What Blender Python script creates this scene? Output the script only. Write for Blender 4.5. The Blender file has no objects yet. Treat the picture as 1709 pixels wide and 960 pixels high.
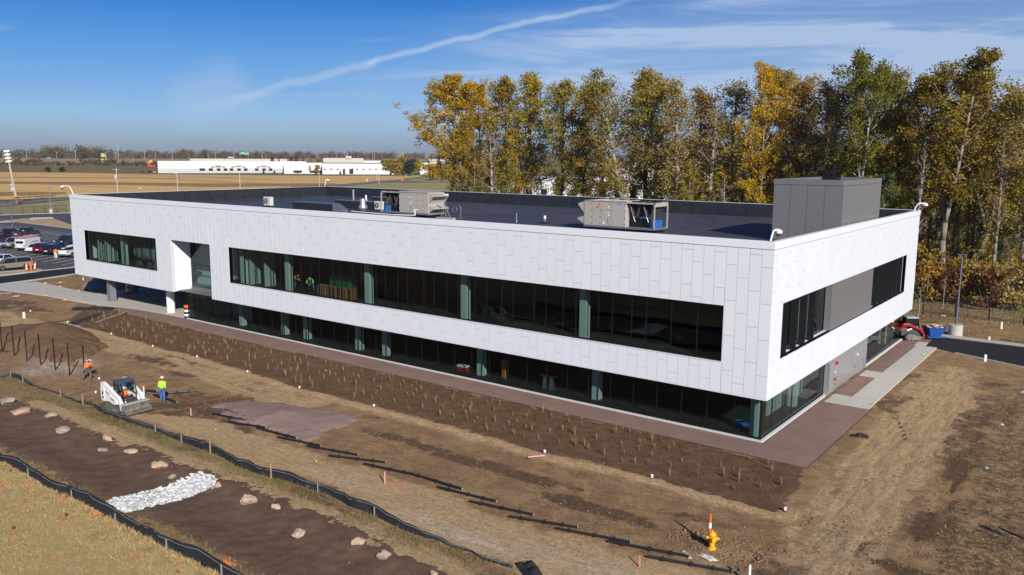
import bpy, bmesh, math, random
import numpy as np
from mathutils import Vector, Matrix
random.seed(7); rng = np.random.default_rng(7)
S = bpy.context.scene
COL = S.collection
rad = math.radians

# ---------------------------------------------------------------- camera
CAM = np.array([16.2355, -46.1536, 16.6765]); YAW, PITCH, ROLL, FPX = 0.6457, 0.1568, 0.0066, 1387.0
_f = np.array([-math.sin(YAW)*math.cos(PITCH), math.cos(YAW)*math.cos(PITCH), -math.sin(PITCH)])
_r0 = np.array([math.cos(YAW), math.sin(YAW), 0.0]); _u0 = np.cross(_r0, _f)
_r = _r0*math.cos(ROLL) + _u0*math.sin(ROLL); _u = -_r0*math.sin(ROLL) + _u0*math.cos(ROLL)
cam = bpy.data.cameras.new('camera'); co = bpy.data.objects.new('camera', cam); COL.objects.link(co)
cam.sensor_width = 36; cam.lens = FPX/1709*36; cam.clip_start = 0.5; cam.clip_end = 12000
M4 = Matrix(((_r[0], _u[0], -_f[0], CAM[0]), (_r[1], _u[1], -_f[1], CAM[1]), (_r[2], _u[2], -_f[2], CAM[2]), (0, 0, 0, 1)))
co.matrix_world = M4
S.camera = co

# ---------------------------------------------------------------- light
EL = rad(28.0); SD = np.array([.842, -.540]); SD = SD/np.linalg.norm(SD)
sun = bpy.data.lights.new('sun', 'SUN'); so = bpy.data.objects.new('sun', sun); COL.objects.link(so)
sun.energy = 4.7; sun.angle = rad(0.55); sun.color = (1.0, 0.95, 0.87)
sdir = Vector((SD[0]*math.cos(EL), SD[1]*math.cos(EL), math.sin(EL)))
so.rotation_euler = sdir.to_track_quat('Z', 'Y').to_euler()
S.view_settings.view_transform = 'Standard'; S.view_settings.look = 'None'
S.view_settings.exposure = 0.29; S.view_settings.gamma = 1.0

def ray(px, py):
    return _f + (px-854.5)/FPX*_r + (480-py)/FPX*_u
def nd(px, py):
    d = ray(px, py); return d/np.linalg.norm(d)
W = bpy.data.worlds.new('World'); S.world = W; W.use_nodes = True
nt = W.node_tree; N = nt.nodes; L = nt.links; N.clear()
def wn(t, **k):
    n = N.new(t)
    for a, b in k.items(): setattr(n, a, b)
    return n
def wm(op, a, b=None, c=None, clamp=False):
    n = N.new('ShaderNodeMath'); n.operation = op; n.use_clamp = clamp
    for i, v in enumerate((a, b, c)):
        if v is None: continue
        if isinstance(v, (int, float)): n.inputs[i].default_value = v
        else: L.new(v, n.inputs[i])
    return n.outputs[0]
def wdot(v, vec):
    n = N.new('ShaderNodeVectorMath'); n.operation = 'DOT_PRODUCT'; L.new(v, n.inputs[0]); n.inputs[1].default_value = tuple(vec); return n.outputs['Value']
def wss(x, a, b):
    n = N.new('ShaderNodeMapRange'); n.interpolation_type = 'SMOOTHSTEP'; L.new(x, n.inputs[0]); n.inputs[1].default_value = a; n.inputs[2].default_value = b; return n.outputs[0]
out = wn('ShaderNodeOutputWorld'); bg = wn('ShaderNodeBackground'); bg.inputs[1].default_value = 0.1
L.new(bg.outputs[0], out.inputs[0])
sky = wn('ShaderNodeTexSky'); sky.sky_type = 'NISHITA'; sky.sun_disc = False
sky.sun_elevation = EL; sky.sun_rotation = math.atan2(SD[0], SD[1]); sky.altitude = 200
sky.air_density = 1.0; sky.dust_density = 0.6; sky.ozone_density = 2.5
tc = wn('ShaderNodeTexCoord'); D = tc.outputs['Generated']
sep = wn('ShaderNodeSeparateXYZ'); L.new(D, sep.inputs[0]); Z = sep.outputs[2]
# colour of the sky over elevation: deeper blue upward, a grey-blue band of low haze at the horizon
ramp = wn('ShaderNodeValToRGB'); L.new(wm('MULTIPLY', wm('MAXIMUM', Z, 0.0), 2.0), ramp.inputs[0])
cr = ramp.color_ramp; cr.elements[0].position = 0.0; cr.elements[0].color = (.36, .46, .74, 1)
cr.elements[1].position = 1.0; cr.elements[1].color = (.10, .28, .62, 1)
for p, c in ((.03, (.36, .47, .78, 1)), (.088, (.36, .51, .85, 1)), (.145, (.29, .445, .765, 1)), (.23, (.200, .410, .72, 1)), (.36, (.080, .315, .68, 1))):
    e = cr.elements.new(p); e.color = c
mul = wn('ShaderNodeMix', data_type='RGBA', blend_type='MULTIPLY'); mul.inputs[0].default_value = 1
L.new(sky.outputs[0], mul.inputs[6]); L.new(ramp.outputs[0], mul.inputs[7])
def noise(scale_vec, sc, det=5, rough=.6, src=None, dist=0.0):
    mp = wn('ShaderNodeMapping'); L.new(src or D, mp.inputs[0]); mp.inputs[3].default_value = scale_vec
    n = wn('ShaderNodeTexNoise'); L.new(mp.outputs[0], n.inputs[0]); n.inputs['Scale'].default_value = sc; n.inputs['Detail'].default_value = det
    n.inputs['Roughness'].default_value = rough; n.inputs['Distortion'].default_value = dist
    return n.outputs[0]
wob = noise((1, 1, 1), 14, 3); fine = noise((1, 1, 3), 60, 4)
def trail(a, b, w, amp, k=1.0, ends=(.04, .06), wobble=.012):
    A, B = nd(*a), nd(*b); n = np.cross(A, B); n /= np.linalg.norm(n); t = np.cross(n, A); t /= np.linalg.norm(t)
    LB = math.atan2(float(np.dot(B, t)), float(np.dot(B, A)))
    dist = wm('ADD', wdot(D, n), wm('MULTIPLY', wm('SUBTRACT', wob, .5), wobble))
    u = wm('ARCTAN2', wdot(D, t), wdot(D, A))
    core = wm('SUBTRACT', 1.0, wss(wm('ABSOLUTE', dist), w*.15, w))
    m = wm('MULTIPLY', wss(u, 0.0, ends[0]), wm('SUBTRACT', 1.0, wss(u, LB-ends[1], LB)))
    tex = wm('MULTIPLY', fine, 2*k) if k else 1.0
    return wm('MULTIPLY', wm('MULTIPLY', wm('MULTIPLY', core, m), amp), wm('ADD', .35, tex, clamp=True))
layers = [
    trail((285, 196), (640, 98), .0070, .42, ends=(.10, .02), wobble=.02),
    trail((600, 106), (1120, -18), .0050, .50, ends=(.02, .12), wobble=.016),
    trail((280, 205), (420, 110), .040, .26, ends=(.03, .03), wobble=.04),
    trail((380, 190), (470, 165), .014, .12, ends=(.03, .03), wobble=.03),
    trail((880, 55), (1500, 46), .0055, .50, ends=(.10, .02), wobble=.010),
    trail((530, 133), (900, 118), .0045, .22, ends=(.12, .06), wobble=.010),
    trail((200, 158), (760, 160), .0040, .16, ends=(.14, .10), wobble=.008),
    trail((560, 70), (700, 62), .0035, .12, ends=(.05, .05)),
    trail((-60, 45), (40, 47), .005, .22, ends=(.03, .03)),
    trail((1000, 78), (1380, 60), .012, .16, ends=(.16, .10), wobble=.02),
]
acc = layers[0]
for l in layers[1:]: acc = wm('ADD', acc, l)
# broad cirrus sheet across the right-hand half of the sky, streaked along the horizon
streak = noise((1, 1, 9), 3.2, 6, .62, dist=.6)
veil = wss(streak, .38, .72)
A0 = nd(860, 200); rt_ = wdot(D, _r)                     # more to the right of the view axis, fading to the left
side = wss(rt_, -.34, .30)
band = wm('MULTIPLY', wss(Z, .00, .06), wm('SUBTRACT', 1.0, wss(wm('SUBTRACT', Z, wm('MULTIPLY', side, .07)), .055, .16)))
veilm = wm('MULTIPLY', wm('MULTIPLY', wm('MULTIPLY', wm('ADD', .35, veil), side), band), 1.1)
low = wm('MULTIPLY', wm('SUBTRACT', 1.0, wss(Z, .0, .16)), wm('MULTIPLY', wss(noise((1, 1, 14), 2.5, 4), .4, .75), .10))
acc = wm('ADD', wm('ADD', acc, veilm), low, clamp=True)
mix = wn('ShaderNodeMix', data_type='RGBA'); L.new(wm('MINIMUM', acc, .8), mix.inputs[0]); L.new(mul.outputs[2], mix.inputs[6]); mix.inputs[7].default_value = (3.9, 4.9, 6.6, 1)
L.new(mix.outputs[2], bg.inputs[0])

# ---------------------------------------------------------------- helpers
def g(px, py, z=0.0):
    d = ray(px, py); t = (z-CAM[2])/d[2]; p = CAM + t*d; return float(p[0]), float(p[1])
def on_y(px, py, y):
    d = ray(px, py); t = (y-CAM[1])/d[1]; p = CAM+t*d; return float(p[0]), float(p[2])
def on_x(px, py, x):
    d = ray(px, py); t = (x-CAM[0])/d[0]; p = CAM+t*d; return float(p[1]), float(p[2])
def top_z(x, y, py):
    """height above (x, y) that reaches picture row py"""
    lo, hi = -5.0, 120.0
    for _ in range(40):
        m = (lo+hi)/2; d = np.array([x, y, m])-CAM; yy = 480-FPX*(d@_u)/(d@_f)
        if yy < py: hi = m
        else: lo = m
    return m
def lnk(o, parent=None):
    COL.objects.link(o)
    if parent is not None: o.parent = parent
    return o
def tag(o, label=None, cat=None, group=None, kind=None):
    if label: o['label'] = label
    if cat: o['category'] = cat
    if group: o['group'] = group
    if kind: o['kind'] = kind
    return o
def thing(name, label, cat, loc=(0, 0, 0), rz=0, group=None):
    o = bpy.data.objects.new(name, None); o.location = loc; o.rotation_euler = (0, 0, rz); o.empty_display_size = .3
    lnk(o); return tag(o, label, cat, group)
def kids(o): return [c for c in bpy.data.objects if c.parent == o]
_kidcache = {}
def dup(root, loc, rz=0, label=None, scale=None, group=None):
    if root.name not in _kidcache:
        k = kids(root); _kidcache[root.name] = [(c, kids(c)) for c in k]
    r = root.copy(); r.location = loc; r.rotation_euler = (0, 0, rz); COL.objects.link(r)
    if scale is not None: r.scale = scale if hasattr(scale, '__len__') else (scale,)*3
    if label: r['label'] = label
    if group: r['group'] = group
    for c, sub in _kidcache[root.name]:
        d = c.copy(); COL.objects.link(d); d.parent = r
        for s in sub:
            e = s.copy(); COL.objects.link(e); e.parent = d
    return r

class MB:
    def __init__(s): s.v = []; s.f = []; s.m = []; s.mi = 0
    def add(s, vs, fs):
        b = len(s.v); s.v += [tuple(map(float, v)) for v in vs]; s.f += [tuple(b+i for i in f) for f in fs]; s.m += [s.mi]*len(fs); return s
    def box(s, x0, x1, y0, y1, z0, z1):
        return s.add([(x0, y0, z0), (x1, y0, z0), (x1, y1, z0), (x0, y1, z0), (x0, y0, z1), (x1, y0, z1), (x1, y1, z1), (x0, y1, z1)],
                     [(0, 3, 2, 1), (4, 5, 6, 7), (0, 1, 5, 4), (1, 2, 6, 5), (2, 3, 7, 6), (3, 0, 4, 7)])
    def cbox(s, c, d, rz=0, top=1.0):
        hx, hy, hz = d[0]/2, d[1]/2, d[2]/2; ca, sa = math.cos(rz), math.sin(rz); vs = []
        for z, k in ((-hz, 1), (hz, top)):
            for x, y in ((-hx, -hy), (hx, -hy), (hx, hy), (-hx, hy)):
                x *= k; y *= k; vs.append((c[0]+x*ca-y*sa, c[1]+x*sa+y*ca, c[2]+z))
        return s.add(vs, [(0, 3, 2, 1), (4, 5, 6, 7), (0, 1, 5, 4), (1, 2, 6, 5), (2, 3, 7, 6), (3, 0, 4, 7)])
    def tube(s, p0, p1, r0, r1=None, n=8, caps=True):
        r1 = r0 if r1 is None else r1
        p0 = Vector(p0); p1 = Vector(p1); d = (p1-p0)
        if d.length < 1e-6: return s
        q = d.to_track_quat('Z', 'Y'); vs = []
        for p, r in ((p0, r0), (p1, r1)):
            for i in range(n):
                a = 2*math.pi*i/n; vs.append(p+q @ Vector((r*math.cos(a), r*math.sin(a), 0)))
        fs = [(i, (i+1) % n, n+(i+1) % n, n+i) for i in range(n)]
        if caps: fs += [tuple(range(n-1, -1, -1)), tuple(range(n, 2*n))]
        return s.add(vs, fs)
    def path(s, pts, r, n=6):
        rr = r if hasattr(r, '__len__') else [r]*len(pts)
        for i in range(len(pts)-1): s.tube(pts[i], pts[i+1], rr[i], rr[i+1], n)
        return s
    def prism(s, poly, z0, z1):
        n = len(poly)
        return s.add([(x, y, z0) for x, y in poly]+[(x, y, z1) for x, y in poly],
                     [tuple(range(n-1, -1, -1)), tuple(range(n, 2*n))]+[(i, (i+1) % n, n+(i+1) % n, n+i) for i in range(n)])
    def ext(s, poly, y0, y1):
        """profile in x,z extruded along y"""
        n = len(poly)
        return s.add([(x, y0, z) for x, z in poly]+[(x, y1, z) for x, z in poly],
                     [tuple(range(n)), tuple(range(2*n-1, n-1, -1))]+[(i, n+i, n+(i+1) % n, (i+1) % n) for i in range(n)])
    def extx(s, poly, x0, x1):
        n = len(poly)
        return s.add([(x0, y, z) for y, z in poly]+[(x1, y, z) for y, z in poly],
                     [tuple(range(n-1, -1, -1)), tuple(range(n, 2*n))]+[(i, (i+1) % n, n+(i+1) % n, n+i) for i in range(n)])
    def lathe(s, prof, n=16, c=(0, 0, 0)):
        vs = []
        for r, z in prof:
            for i in range(n):
                a = 2*math.pi*i/n; vs.append((c[0]+r*math.cos(a), c[1]+r*math.sin(a), c[2]+z))
        fs = [(k*n+i, k*n+(i+1) % n, (k+1)*n+(i+1) % n, (k+1)*n+i) for k in range(len(prof)-1) for i in range(n)]
        fs += [tuple(range(n-1, -1, -1)), tuple(range((len(prof)-1)*n, len(prof)*n))]
        return s.add(vs, fs)
    def mesh(s, name, mats, smooth=False):
        me = bpy.data.meshes.new(name); me.from_pydata(s.v, [], s.f)
        for m in (mats if isinstance(mats, (list, tuple)) else [mats]): me.materials.append(m)
        if any(s.m): me.polygons.foreach_set('material_index', s.m)
        if smooth: me.polygons.foreach_set('use_smooth', [True]*len(me.polygons))
        me.update(); return me
    def build(s, name, mats, parent=None, bevel=0, smooth=False, loc=None, rz=0, seg=2):
        o = bpy.data.objects.new(name, s.mesh(name, mats, smooth)); lnk(o, parent)
        if loc is not None: o.location = loc; o.rotation_euler = (0, 0, rz)
        if bevel:
            b = o.modifiers.new('bevel', 'BEVEL'); b.width = bevel; b.segments = seg; b.limit_method = 'ANGLE'; b.angle_limit = rad(40)
        if smooth and bevel:
            pass
        return o
def npmesh(name, v, quads, mat, attrs=None, smooth=False, tris=False):
    """fast mesh from numpy arrays"""
    me = bpy.data.meshes.new(name); k = quads.shape[1]; nf = len(quads)
    me.vertices.add(len(v)); me.vertices.foreach_set('co', np.ascontiguousarray(v, np.float32).ravel())
    me.loops.add(nf*k); me.loops.foreach_set('vertex_index', np.ascontiguousarray(quads, np.int32).ravel())
    me.polygons.add(nf); me.polygons.foreach_set('loop_start', np.arange(0, nf*k, k, dtype=np.int32))
    try: me.polygons.foreach_set('loop_total', np.full(nf, k, dtype=np.int32))
    except Exception: pass
    if smooth: me.polygons.foreach_set('use_smooth', np.ones(nf, dtype=bool))
    me.update(calc_edges=True)
    for nme, (dom, arr) in (attrs or {}).items():
        a = me.attributes.new(nme, 'FLOAT', dom); a.data.foreach_set('value', np.ascontiguousarray(arr, np.float32))
    if mat: me.materials.append(mat)
    return me
def npobj(name, v, q, mat, attrs=None, parent=None, smooth=False):
    o = bpy.data.objects.new(name, npmesh(name, v, q, mat, attrs, smooth)); return lnk(o, parent)

# ---------------------------------------------------------------- materials
MATS = {}
def mat(name, col, rough=.6, metal=0.0, spec=.5, var=0.0, vscale=4.0, col2=None, bump=0.0, bscale=20.0, rnd=0.0, coat=0.0, coord='Object', streak=None, big=None):
    if name in MATS: return MATS[name]
    m = bpy.data.materials.new(name); m.use_nodes = True; t = m.node_tree; n = t.nodes; l = t.links
    b = n['Principled BSDF']; b.inputs['Roughness'].default_value = rough; b.inputs['Metallic'].default_value = metal
    b.inputs['Specular IOR Level'].default_value = spec; b.inputs['Coat Weight'].default_value = coat
    c = tuple(col)+(1,) if len(col) == 3 else col
    b.inputs['Base Color'].default_value = c
    tcn = n.new('ShaderNodeTexCoord'); src = tcn.outputs[coord]
    if streak: mp = n.new('ShaderNodeMapping'); mp.inputs[3].default_value = streak; l.new(src, mp.inputs[0]); src = mp.outputs[0]
    if var or col2:
        nz = n.new('ShaderNodeTexNoise'); nz.inputs['Scale'].default_value = vscale; nz.inputs['Detail'].default_value = 6; nz.inputs['Roughness'].default_value = .62; l.new(src, nz.inputs[0])
        mr = n.new('ShaderNodeMapRange'); mr.inputs[1].default_value = .3; mr.inputs[2].default_value = .7; l.new(nz.outputs[0], mr.inputs[0])
        mx = n.new('ShaderNodeMix'); mx.data_type = 'RGBA'; l.new(mr.outputs[0], mx.inputs[0])
        if col2: mx.inputs[6].default_value = c; mx.inputs[7].default_value = tuple(col2)+(1,)
        else:
            mx.inputs[6].default_value = tuple(min(1, x*(1-var)) for x in c[:3])+(1,); mx.inputs[7].default_value = tuple(min(1, x*(1+var)) for x in c[:3])+(1,)
        last = mx.outputs[2]
        if big:
            n2 = n.new('ShaderNodeTexNoise'); n2.inputs['Scale'].default_value = big[0]; n2.inputs['Detail'].default_value = 7; n2.inputs['Roughness'].default_value = .68; l.new(tcn.outputs[coord], n2.inputs[0])
            m3 = n.new('ShaderNodeMapRange'); m3.inputs[1].default_value = .34; m3.inputs[2].default_value = .66; m3.inputs[3].default_value = 1-big[1]; m3.inputs[4].default_value = 1+big[1]; l.new(n2.outputs[0], m3.inputs[0])
            vm = n.new('ShaderNodeVectorMath'); vm.operation = 'SCALE'; l.new(last, vm.inputs[0]); l.new(m3.outputs[0], vm.inputs['Scale']); last = vm.outputs[0]
        if rnd:
            oi = n.new('ShaderNodeObjectInfo'); hv = n.new('ShaderNodeHueSaturation'); m2 = n.new('ShaderNodeMapRange'); m2.inputs[3].default_value = 1-rnd; m2.inputs[4].default_value = 1+rnd
            l.new(oi.outputs['Random'], m2.inputs[0]); l.new(m2.outputs[0], hv.inputs['Value']); l.new(last, hv.inputs['Color']); last = hv.outputs[0]
        l.new(last, b.inputs['Base Color'])
    if bump:
        nb = n.new('ShaderNodeTexNoise'); nb.inputs['Scale'].default_value = bscale; nb.inputs['Detail'].default_value = 5; l.new(src, nb.inputs[0])
        bp = n.new('ShaderNodeBump'); bp.inputs['Strength'].default_value = bump; bp.inputs['Distance'].default_value = .05; l.new(nb.outputs[0], bp.inputs['Height']); l.new(bp.outputs[0], b.inputs['Normal'])
    MATS[name] = m; return m
def emit_none(): pass
def leaf_mat(name, stops, trans=.35):
    m = bpy.data.materials.new(name); m.use_nodes = True; t = m.node_tree; n = t.nodes; l = t.links
    b = n['Principled BSDF']; b.inputs['Roughness'].default_value = .55; b.inputs['Specular IOR Level'].default_value = .3
    at = n.new('ShaderNodeAttribute'); at.attribute_name = 'tone'
    r = n.new('ShaderNodeValToRGB'); l.new(at.outputs['Fac'], r.inputs[0]); e = r.color_ramp.elements
    while len(e) < len(stops): e.new(.5)
    for i, c in enumerate(stops): e[i].position = i/(len(stops)-1); e[i].color = tuple(c)+(1,)
    oi = n.new('ShaderNodeObjectInfo'); hv = n.new('ShaderNodeHueSaturation'); m2 = n.new('ShaderNodeMapRange'); m2.inputs[3].default_value = .8; m2.inputs[4].default_value = 1.2
    l.new(oi.outputs['Random'], m2.inputs[0]); l.new(m2.outputs[0], hv.inputs['Value']); l.new(r.outputs[0], hv.inputs['Color'])
    l.new(hv.outputs[0], b.inputs['Base Color'])
    tr = n.new('ShaderNodeBsdfTranslucent'); l.new(hv.outputs[0], tr.inputs[0]); mx = n.new('ShaderNodeMixShader'); mx.inputs[0].default_value = trans
    l.new(b.outputs[0], mx.inputs[1]); l.new(tr.outputs[0], mx.inputs[2]); l.new(mx.outputs[0], n['Material Output'].inputs[0])
    MATS[name] = m; return m
def glass_mat(name, tint, ior=1.5, wave=.02, boost=1.0):
    m = bpy.data.materials.new(name); m.use_nodes = True; t = m.node_tree; n = t.nodes; l = t.links; n.remove(n['Principled BSDF'])
    tr = n.new('ShaderNodeBsdfTransparent'); tr.inputs[0].default_value = tuple(tint)+(1,)
    gl = n.new('ShaderNodeBsdfGlossy'); gl.inputs['Roughness'].default_value = 0.02; gl.inputs[0].default_value = (.82*boost, .93*boost, 1.0*boost, 1)
    lw = n.new('ShaderNodeLayerWeight'); lw.inputs[0].default_value = .5; pw = n.new('ShaderNodeMath'); pw.operation = 'POWER'; pw.inputs[1].default_value = 5; l.new(lw.outputs['Facing'], pw.inputs[0])
    fr = n.new('ShaderNodeMapRange'); fr.inputs[3].default_value = .034; fr.inputs[4].default_value = 1.0; l.new(pw.outputs[0], fr.inputs[0])
    mx = n.new('ShaderNodeMixShader'); l.new(fr.outputs[0], mx.inputs[0]); l.new(tr.outputs[0], mx.inputs[1]); l.new(gl.outputs[0], mx.inputs[2])
    if wave:
        tcn = n.new('ShaderNodeTexCoord'); nz = n.new('ShaderNodeTexNoise'); nz.inputs['Scale'].default_value = .6; nz.inputs['Detail'].default_value = 1; l.new(tcn.outputs['Object'], nz.inputs[0])
        bp = n.new('ShaderNodeBump'); bp.inputs['Strength'].default_value = wave; bp.inputs['Distance'].default_value = 1.0; l.new(nz.outputs[0], bp.inputs['Height']); l.new(bp.outputs[0], gl.inputs['Normal'])
    l.new(mx.outputs[0], n['Material Output'].inputs[0]); MATS[name] = m; return m
white_metal = mat('white_panel_paint', (.71, .735, .77), .42, var=.02, vscale=.6, rnd=.016)
white_trim = mat('white_trim_paint', (.74, .75, .78), .4)
seam = mat('panel_joint_grey', (.56, .57, .59), .8)
grey_metal = mat('grey_metal_cladding', (.235, .225, .225), .38, metal=.35, var=.04, vscale=1.5)
grey_light = mat('silver_metal_cladding', (.42, .42, .43), .35, metal=.5, var=.04, vscale=1.2)
black_alu = mat('black_aluminium', (.009, .010, .011), .6, spec=.3)
bronze_alu = mat('dark_grey_aluminium', (.04, .042, .045), .4, metal=.5)
roof_m = mat('black_roof_membrane', (.052, .055, .062), .55, var=.28, vscale=.5, bump=.35, bscale=3.0, spec=.45, big=(.12, .22))
parapet_m = mat('black_parapet_membrane', (.020, .023, .029), .5, var=.25, vscale=1.5, bump=.2, bscale=6)
concrete = mat('concrete_paving', (.45, .42, .365), .85, var=.08, vscale=1.2, bump=.1, bscale=40)
conc_dk = mat('concrete_curb', (.36, .35, .33), .85, var=.10, vscale=2)
asphalt_new = mat('new_black_asphalt', (.018, .018, .022), .9, spec=.2, var=.15, vscale=1.5, bump=.15, bscale=60)
asphalt = mat('worn_grey_asphalt', (.062, .060, .062), .85, var=.15, vscale=.15, bump=.1, bscale=60)
asph_far = mat('grey_road_asphalt', (.14, .14, .15), .85, var=.1, vscale=.05)
line_white = mat('white_line_paint', (.55, .55, .54), .7, var=.1)
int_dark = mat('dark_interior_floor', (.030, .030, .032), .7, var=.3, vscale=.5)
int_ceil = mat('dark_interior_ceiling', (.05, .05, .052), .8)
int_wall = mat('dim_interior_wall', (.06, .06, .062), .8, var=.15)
col_white = mat('white_painted_column', (.52, .53, .52), .6)
glass = glass_mat('dark_tinted_glass', (.46, .59, .56), 1.42, .004)
car_glass = mat('car_window_glass', (.012, .014, .017), .08, spec=.6)
rubber = mat('black_rubber', (.018, .018, .018), .8)
steel = mat('galvanized_steel', (.45, .46, .48), .35, metal=.8)
pole_m = mat('pale_grey_pole_paint', (.45, .45, .45), .5, metal=.2)
wood_pole = mat('weathered_wood_pole', (.30, .26, .22), .85, var=.2, vscale=3, bump=.2)
wood_stake = mat('raw_wood_stake', (.45, .31, .16), .8, var=.15)
black_fab = mat('black_silt_fabric', (.014, .014, .015), .75, var=.2, vscale=3, bump=.3, bscale=6)
black_paint = mat('black_powder_coat', (.014, .014, .016), .45)
white_plastic = mat('white_pvc_plastic', (.75, .75, .73), .4)
orange_p = mat('orange_plastic', (.85, .13, .02), .5)
refl_white = mat('white_reflective_band', (.78, .78, .78), .5)
# ================================================================= terrain
def vnoise(x, y, seed=0):
    xi = np.floor(x).astype(np.int64); yi = np.floor(y).astype(np.int64); fx = x-xi; fy = y-yi
    fx = fx*fx*(3-2*fx); fy = fy*fy*(3-2*fy)
    def h(a, b):
        n = (a*374761393+b*668265263+seed*974634777) & 0x7fffffff; n = ((n ^ (n >> 13))*1274126177) & 0x7fffffff
        return ((n ^ (n >> 16)) & 0xffff)/65535.0
    return (h(xi, yi)*(1-fx)+h(xi+1, yi)*fx)*(1-fy)+(h(xi, yi+1)*(1-fx)+h(xi+1, yi+1)*fx)*fy
def fbm(x, y, f=1.0, o=4, seed=0, gain=.5):
    s = 0; a = 1; t = 0
    for i in range(o): s = s+a*vnoise(x*f, y*f, seed+i*17); t += a; a *= gain; f *= 2.03
    return s/t-.5
def psd(X, Y, poly):
    """signed distance to polygon, positive inside"""
    P = np.array(poly, float); n = len(P); d = np.full(X.shape, 1e9); ins = np.zeros(X.shape, bool)
    for i in range(n):
        a = P[i]; b = P[(i+1) % n]; e = b-a; wx = X-a[0]; wy = Y-a[1]
        t = np.clip((wx*e[0]+wy*e[1])/(e@e+1e-12), 0, 1); d = np.minimum(d, (wx-t*e[0])**2+(wy-t*e[1])**2)
        c = ((a[1] > Y) != (b[1] > Y)); 
        with np.errstate(divide='ignore', invalid='ignore'): ins ^= c & (X < (b[0]-a[0])*(Y-a[1])/(b[1]-a[1]+1e-12)+a[0])
    d = np.sqrt(d); return np.where(ins, d, -d)
def ldist(X, Y, pts):
    d = np.full(X.shape, 1e9)
    for a, b in zip(pts[:-1], pts[1:]):
        a = np.array(a, float); b = np.array(b, float); e = b-a; wx = X-a[0]; wy = Y-a[1]
        t = np.clip((wx*e[0]+wy*e[1])/(e@e+1e-12), 0, 1); d = np.minimum(d, (wx-t*e[0])**2+(wy-t*e[1])**2)
    return np.sqrt(d)
G = lambda pts: [g(*p) for p in pts]
def sst(x, a, b):
    t = np.clip((x-a)/(b-a), 0, 1); return t*t*(3-2*t)

BLDG = [(-84, -.2), (.3, -.2), (.3, 38.3), (-84, 38.3)]
CHAT = [(-76.6, -.6), (-74.4, -1.25), (-66, -1.75), (-58, -1.95), (-40, -2.05), (3.15, -2.08), (3.12, 11.6), (-.2, 11.6), (-.2, .4), (-60.6, .55), (-66, .35), (-70, -.05)]
WALK_R = [(1.27, 11.35), (3.0, 11.6), (2.9, 34.5), (1.9, 34.5), (1.9, 36.3), (1.1, 36.3), (1.1, 34.4), (1.27, 22.1)]
WALKL = G([(-40, 478), (0, 474), (60, 471), (98, 478.5), (132, 486), (150, 489)]) + [(-83, 2.5), (-83, 12), (-60.7, 12), (-60.7, .9), (-64, .42), (-70, .05)] + G([(172, 511), (125, 503), (78, 494), (0, 484), (-40, 480)])
ROADL_IN = g(120, 447.5); ROADL_IN0 = g(0, 463.5)
ROADR = [(1.95, 39.9), (60, 38.6), (60, 31.0), (9.9, 31.5), (4.6, 33.6), (2.95, 34.55), (2.95, 34.6), (1.95, 34.6)]
BED = G([(113, 539), (186, 558), (255, 578), (329, 596), (413, 621), (500, 648), (624, 679), (770, 716), (909, 757), (1088, 797), (1200, 828), (1300, 856), (1335, 822)]) + [(3.1, -2.0), (-40, -2.0), (-58, -1.9), (-66, -1.7), (-74.5, -1.2), (-77, -.9)]
SWALE = G([(-90, 640), (0, 668), (60, 684), (108, 699), (170, 722), (230, 747), (325, 779), (430, 817), (515, 854), (582, 879), (650, 911), (718, 944), (800, 985), (700, 1050), (480, 985), (379, 931), (325, 907), (238, 863), (176, 839), (108, 801), (54, 771), (0, 750), (-90, 715)])
FENCE1 = G([(-60, 612), (0, 629), (16, 626.5), (34, 632), (44, 639), (78, 652), (100, 658), (125, 671), (148, 673), (161, 683), (193, 695), (211, 700), (257, 712), (309, 729), (364, 750), (400, 769), (430, 780), (470, 789), (539, 812), (582, 834), (634, 858), (680, 880), (718, 896), (785, 922), (830, 941), (866, 950)])
FENCE2 = G([(-60, 742), (0, 770), (49, 796), (85, 818), (122, 834), (158, 852), (195, 872), (230, 890), (252, 903), (280, 916), (325, 938), (372, 960), (420, 985), (520, 1030)])
ROADL = G([(-160, 482), (0, 463), (68, 452.5), (120, 447), (150, 455), (130, 457.2), (62, 467), (0, 475), (-160, 500)])
PAVED = [CHAT, WALK_R, WALKL, ROADR, BLDG, ROADL, [(1.0, 39.4), (60, 38.6), (60, 40.8), (1.0, 40.8)]]
P0 = (1.2, -14.3)  # hydrant mound
HYD = g(1188, 914)

def terr(X, Y):
    X = np.asarray(X, float); Y = np.asarray(Y, float)
    h = fbm(X, Y, .35, 5, 3)*.16+fbm(X, Y, 2.2, 3, 9)*.06
    # swale a shallow basin
    s = psd(X, Y, SWALE); h = h - .25*sst(s, 0, 2.5) + sst(s, 0, .6)*0
    # ridge of dry soil along the lower edge of the bed
    h = h + .10*np.exp(-((ldist(X, Y, BED[:12])-.5)/.45)**2)*(psd(X, Y, BED) < 0)
    h = h + .10*np.exp(-((X-HYD[0])**2+(Y-HYD[1])**2)/1.6)
    pv = np.full(X.shape, -1e9)
    for p in PAVED: pv = np.maximum(pv, psd(X, Y, p))
    k = sst(pv, -1.2, -.15); h = h*(1-k) + (-.04)*k
    bx = np.minimum.reduce([X-XR0, XR1-X, Y-YR0, YR1-Y]); k = sst(bx, 0, 4); h = h*k + (-.22)*(1-k)
    return h
XR0, XR1, YR0, YR1 = -104.0, 36.0, -44.0, 60.0
def tz(x, y): return float(terr(np.array([x]), np.array([y]))[0])
def gg(px, py):
    """point of the uneven ground seen at a picture position"""
    x, y = g(px, py)
    for _ in range(2): x, y = g(px, py, tz(x, y))
    return x, y, tz(x, y)

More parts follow.
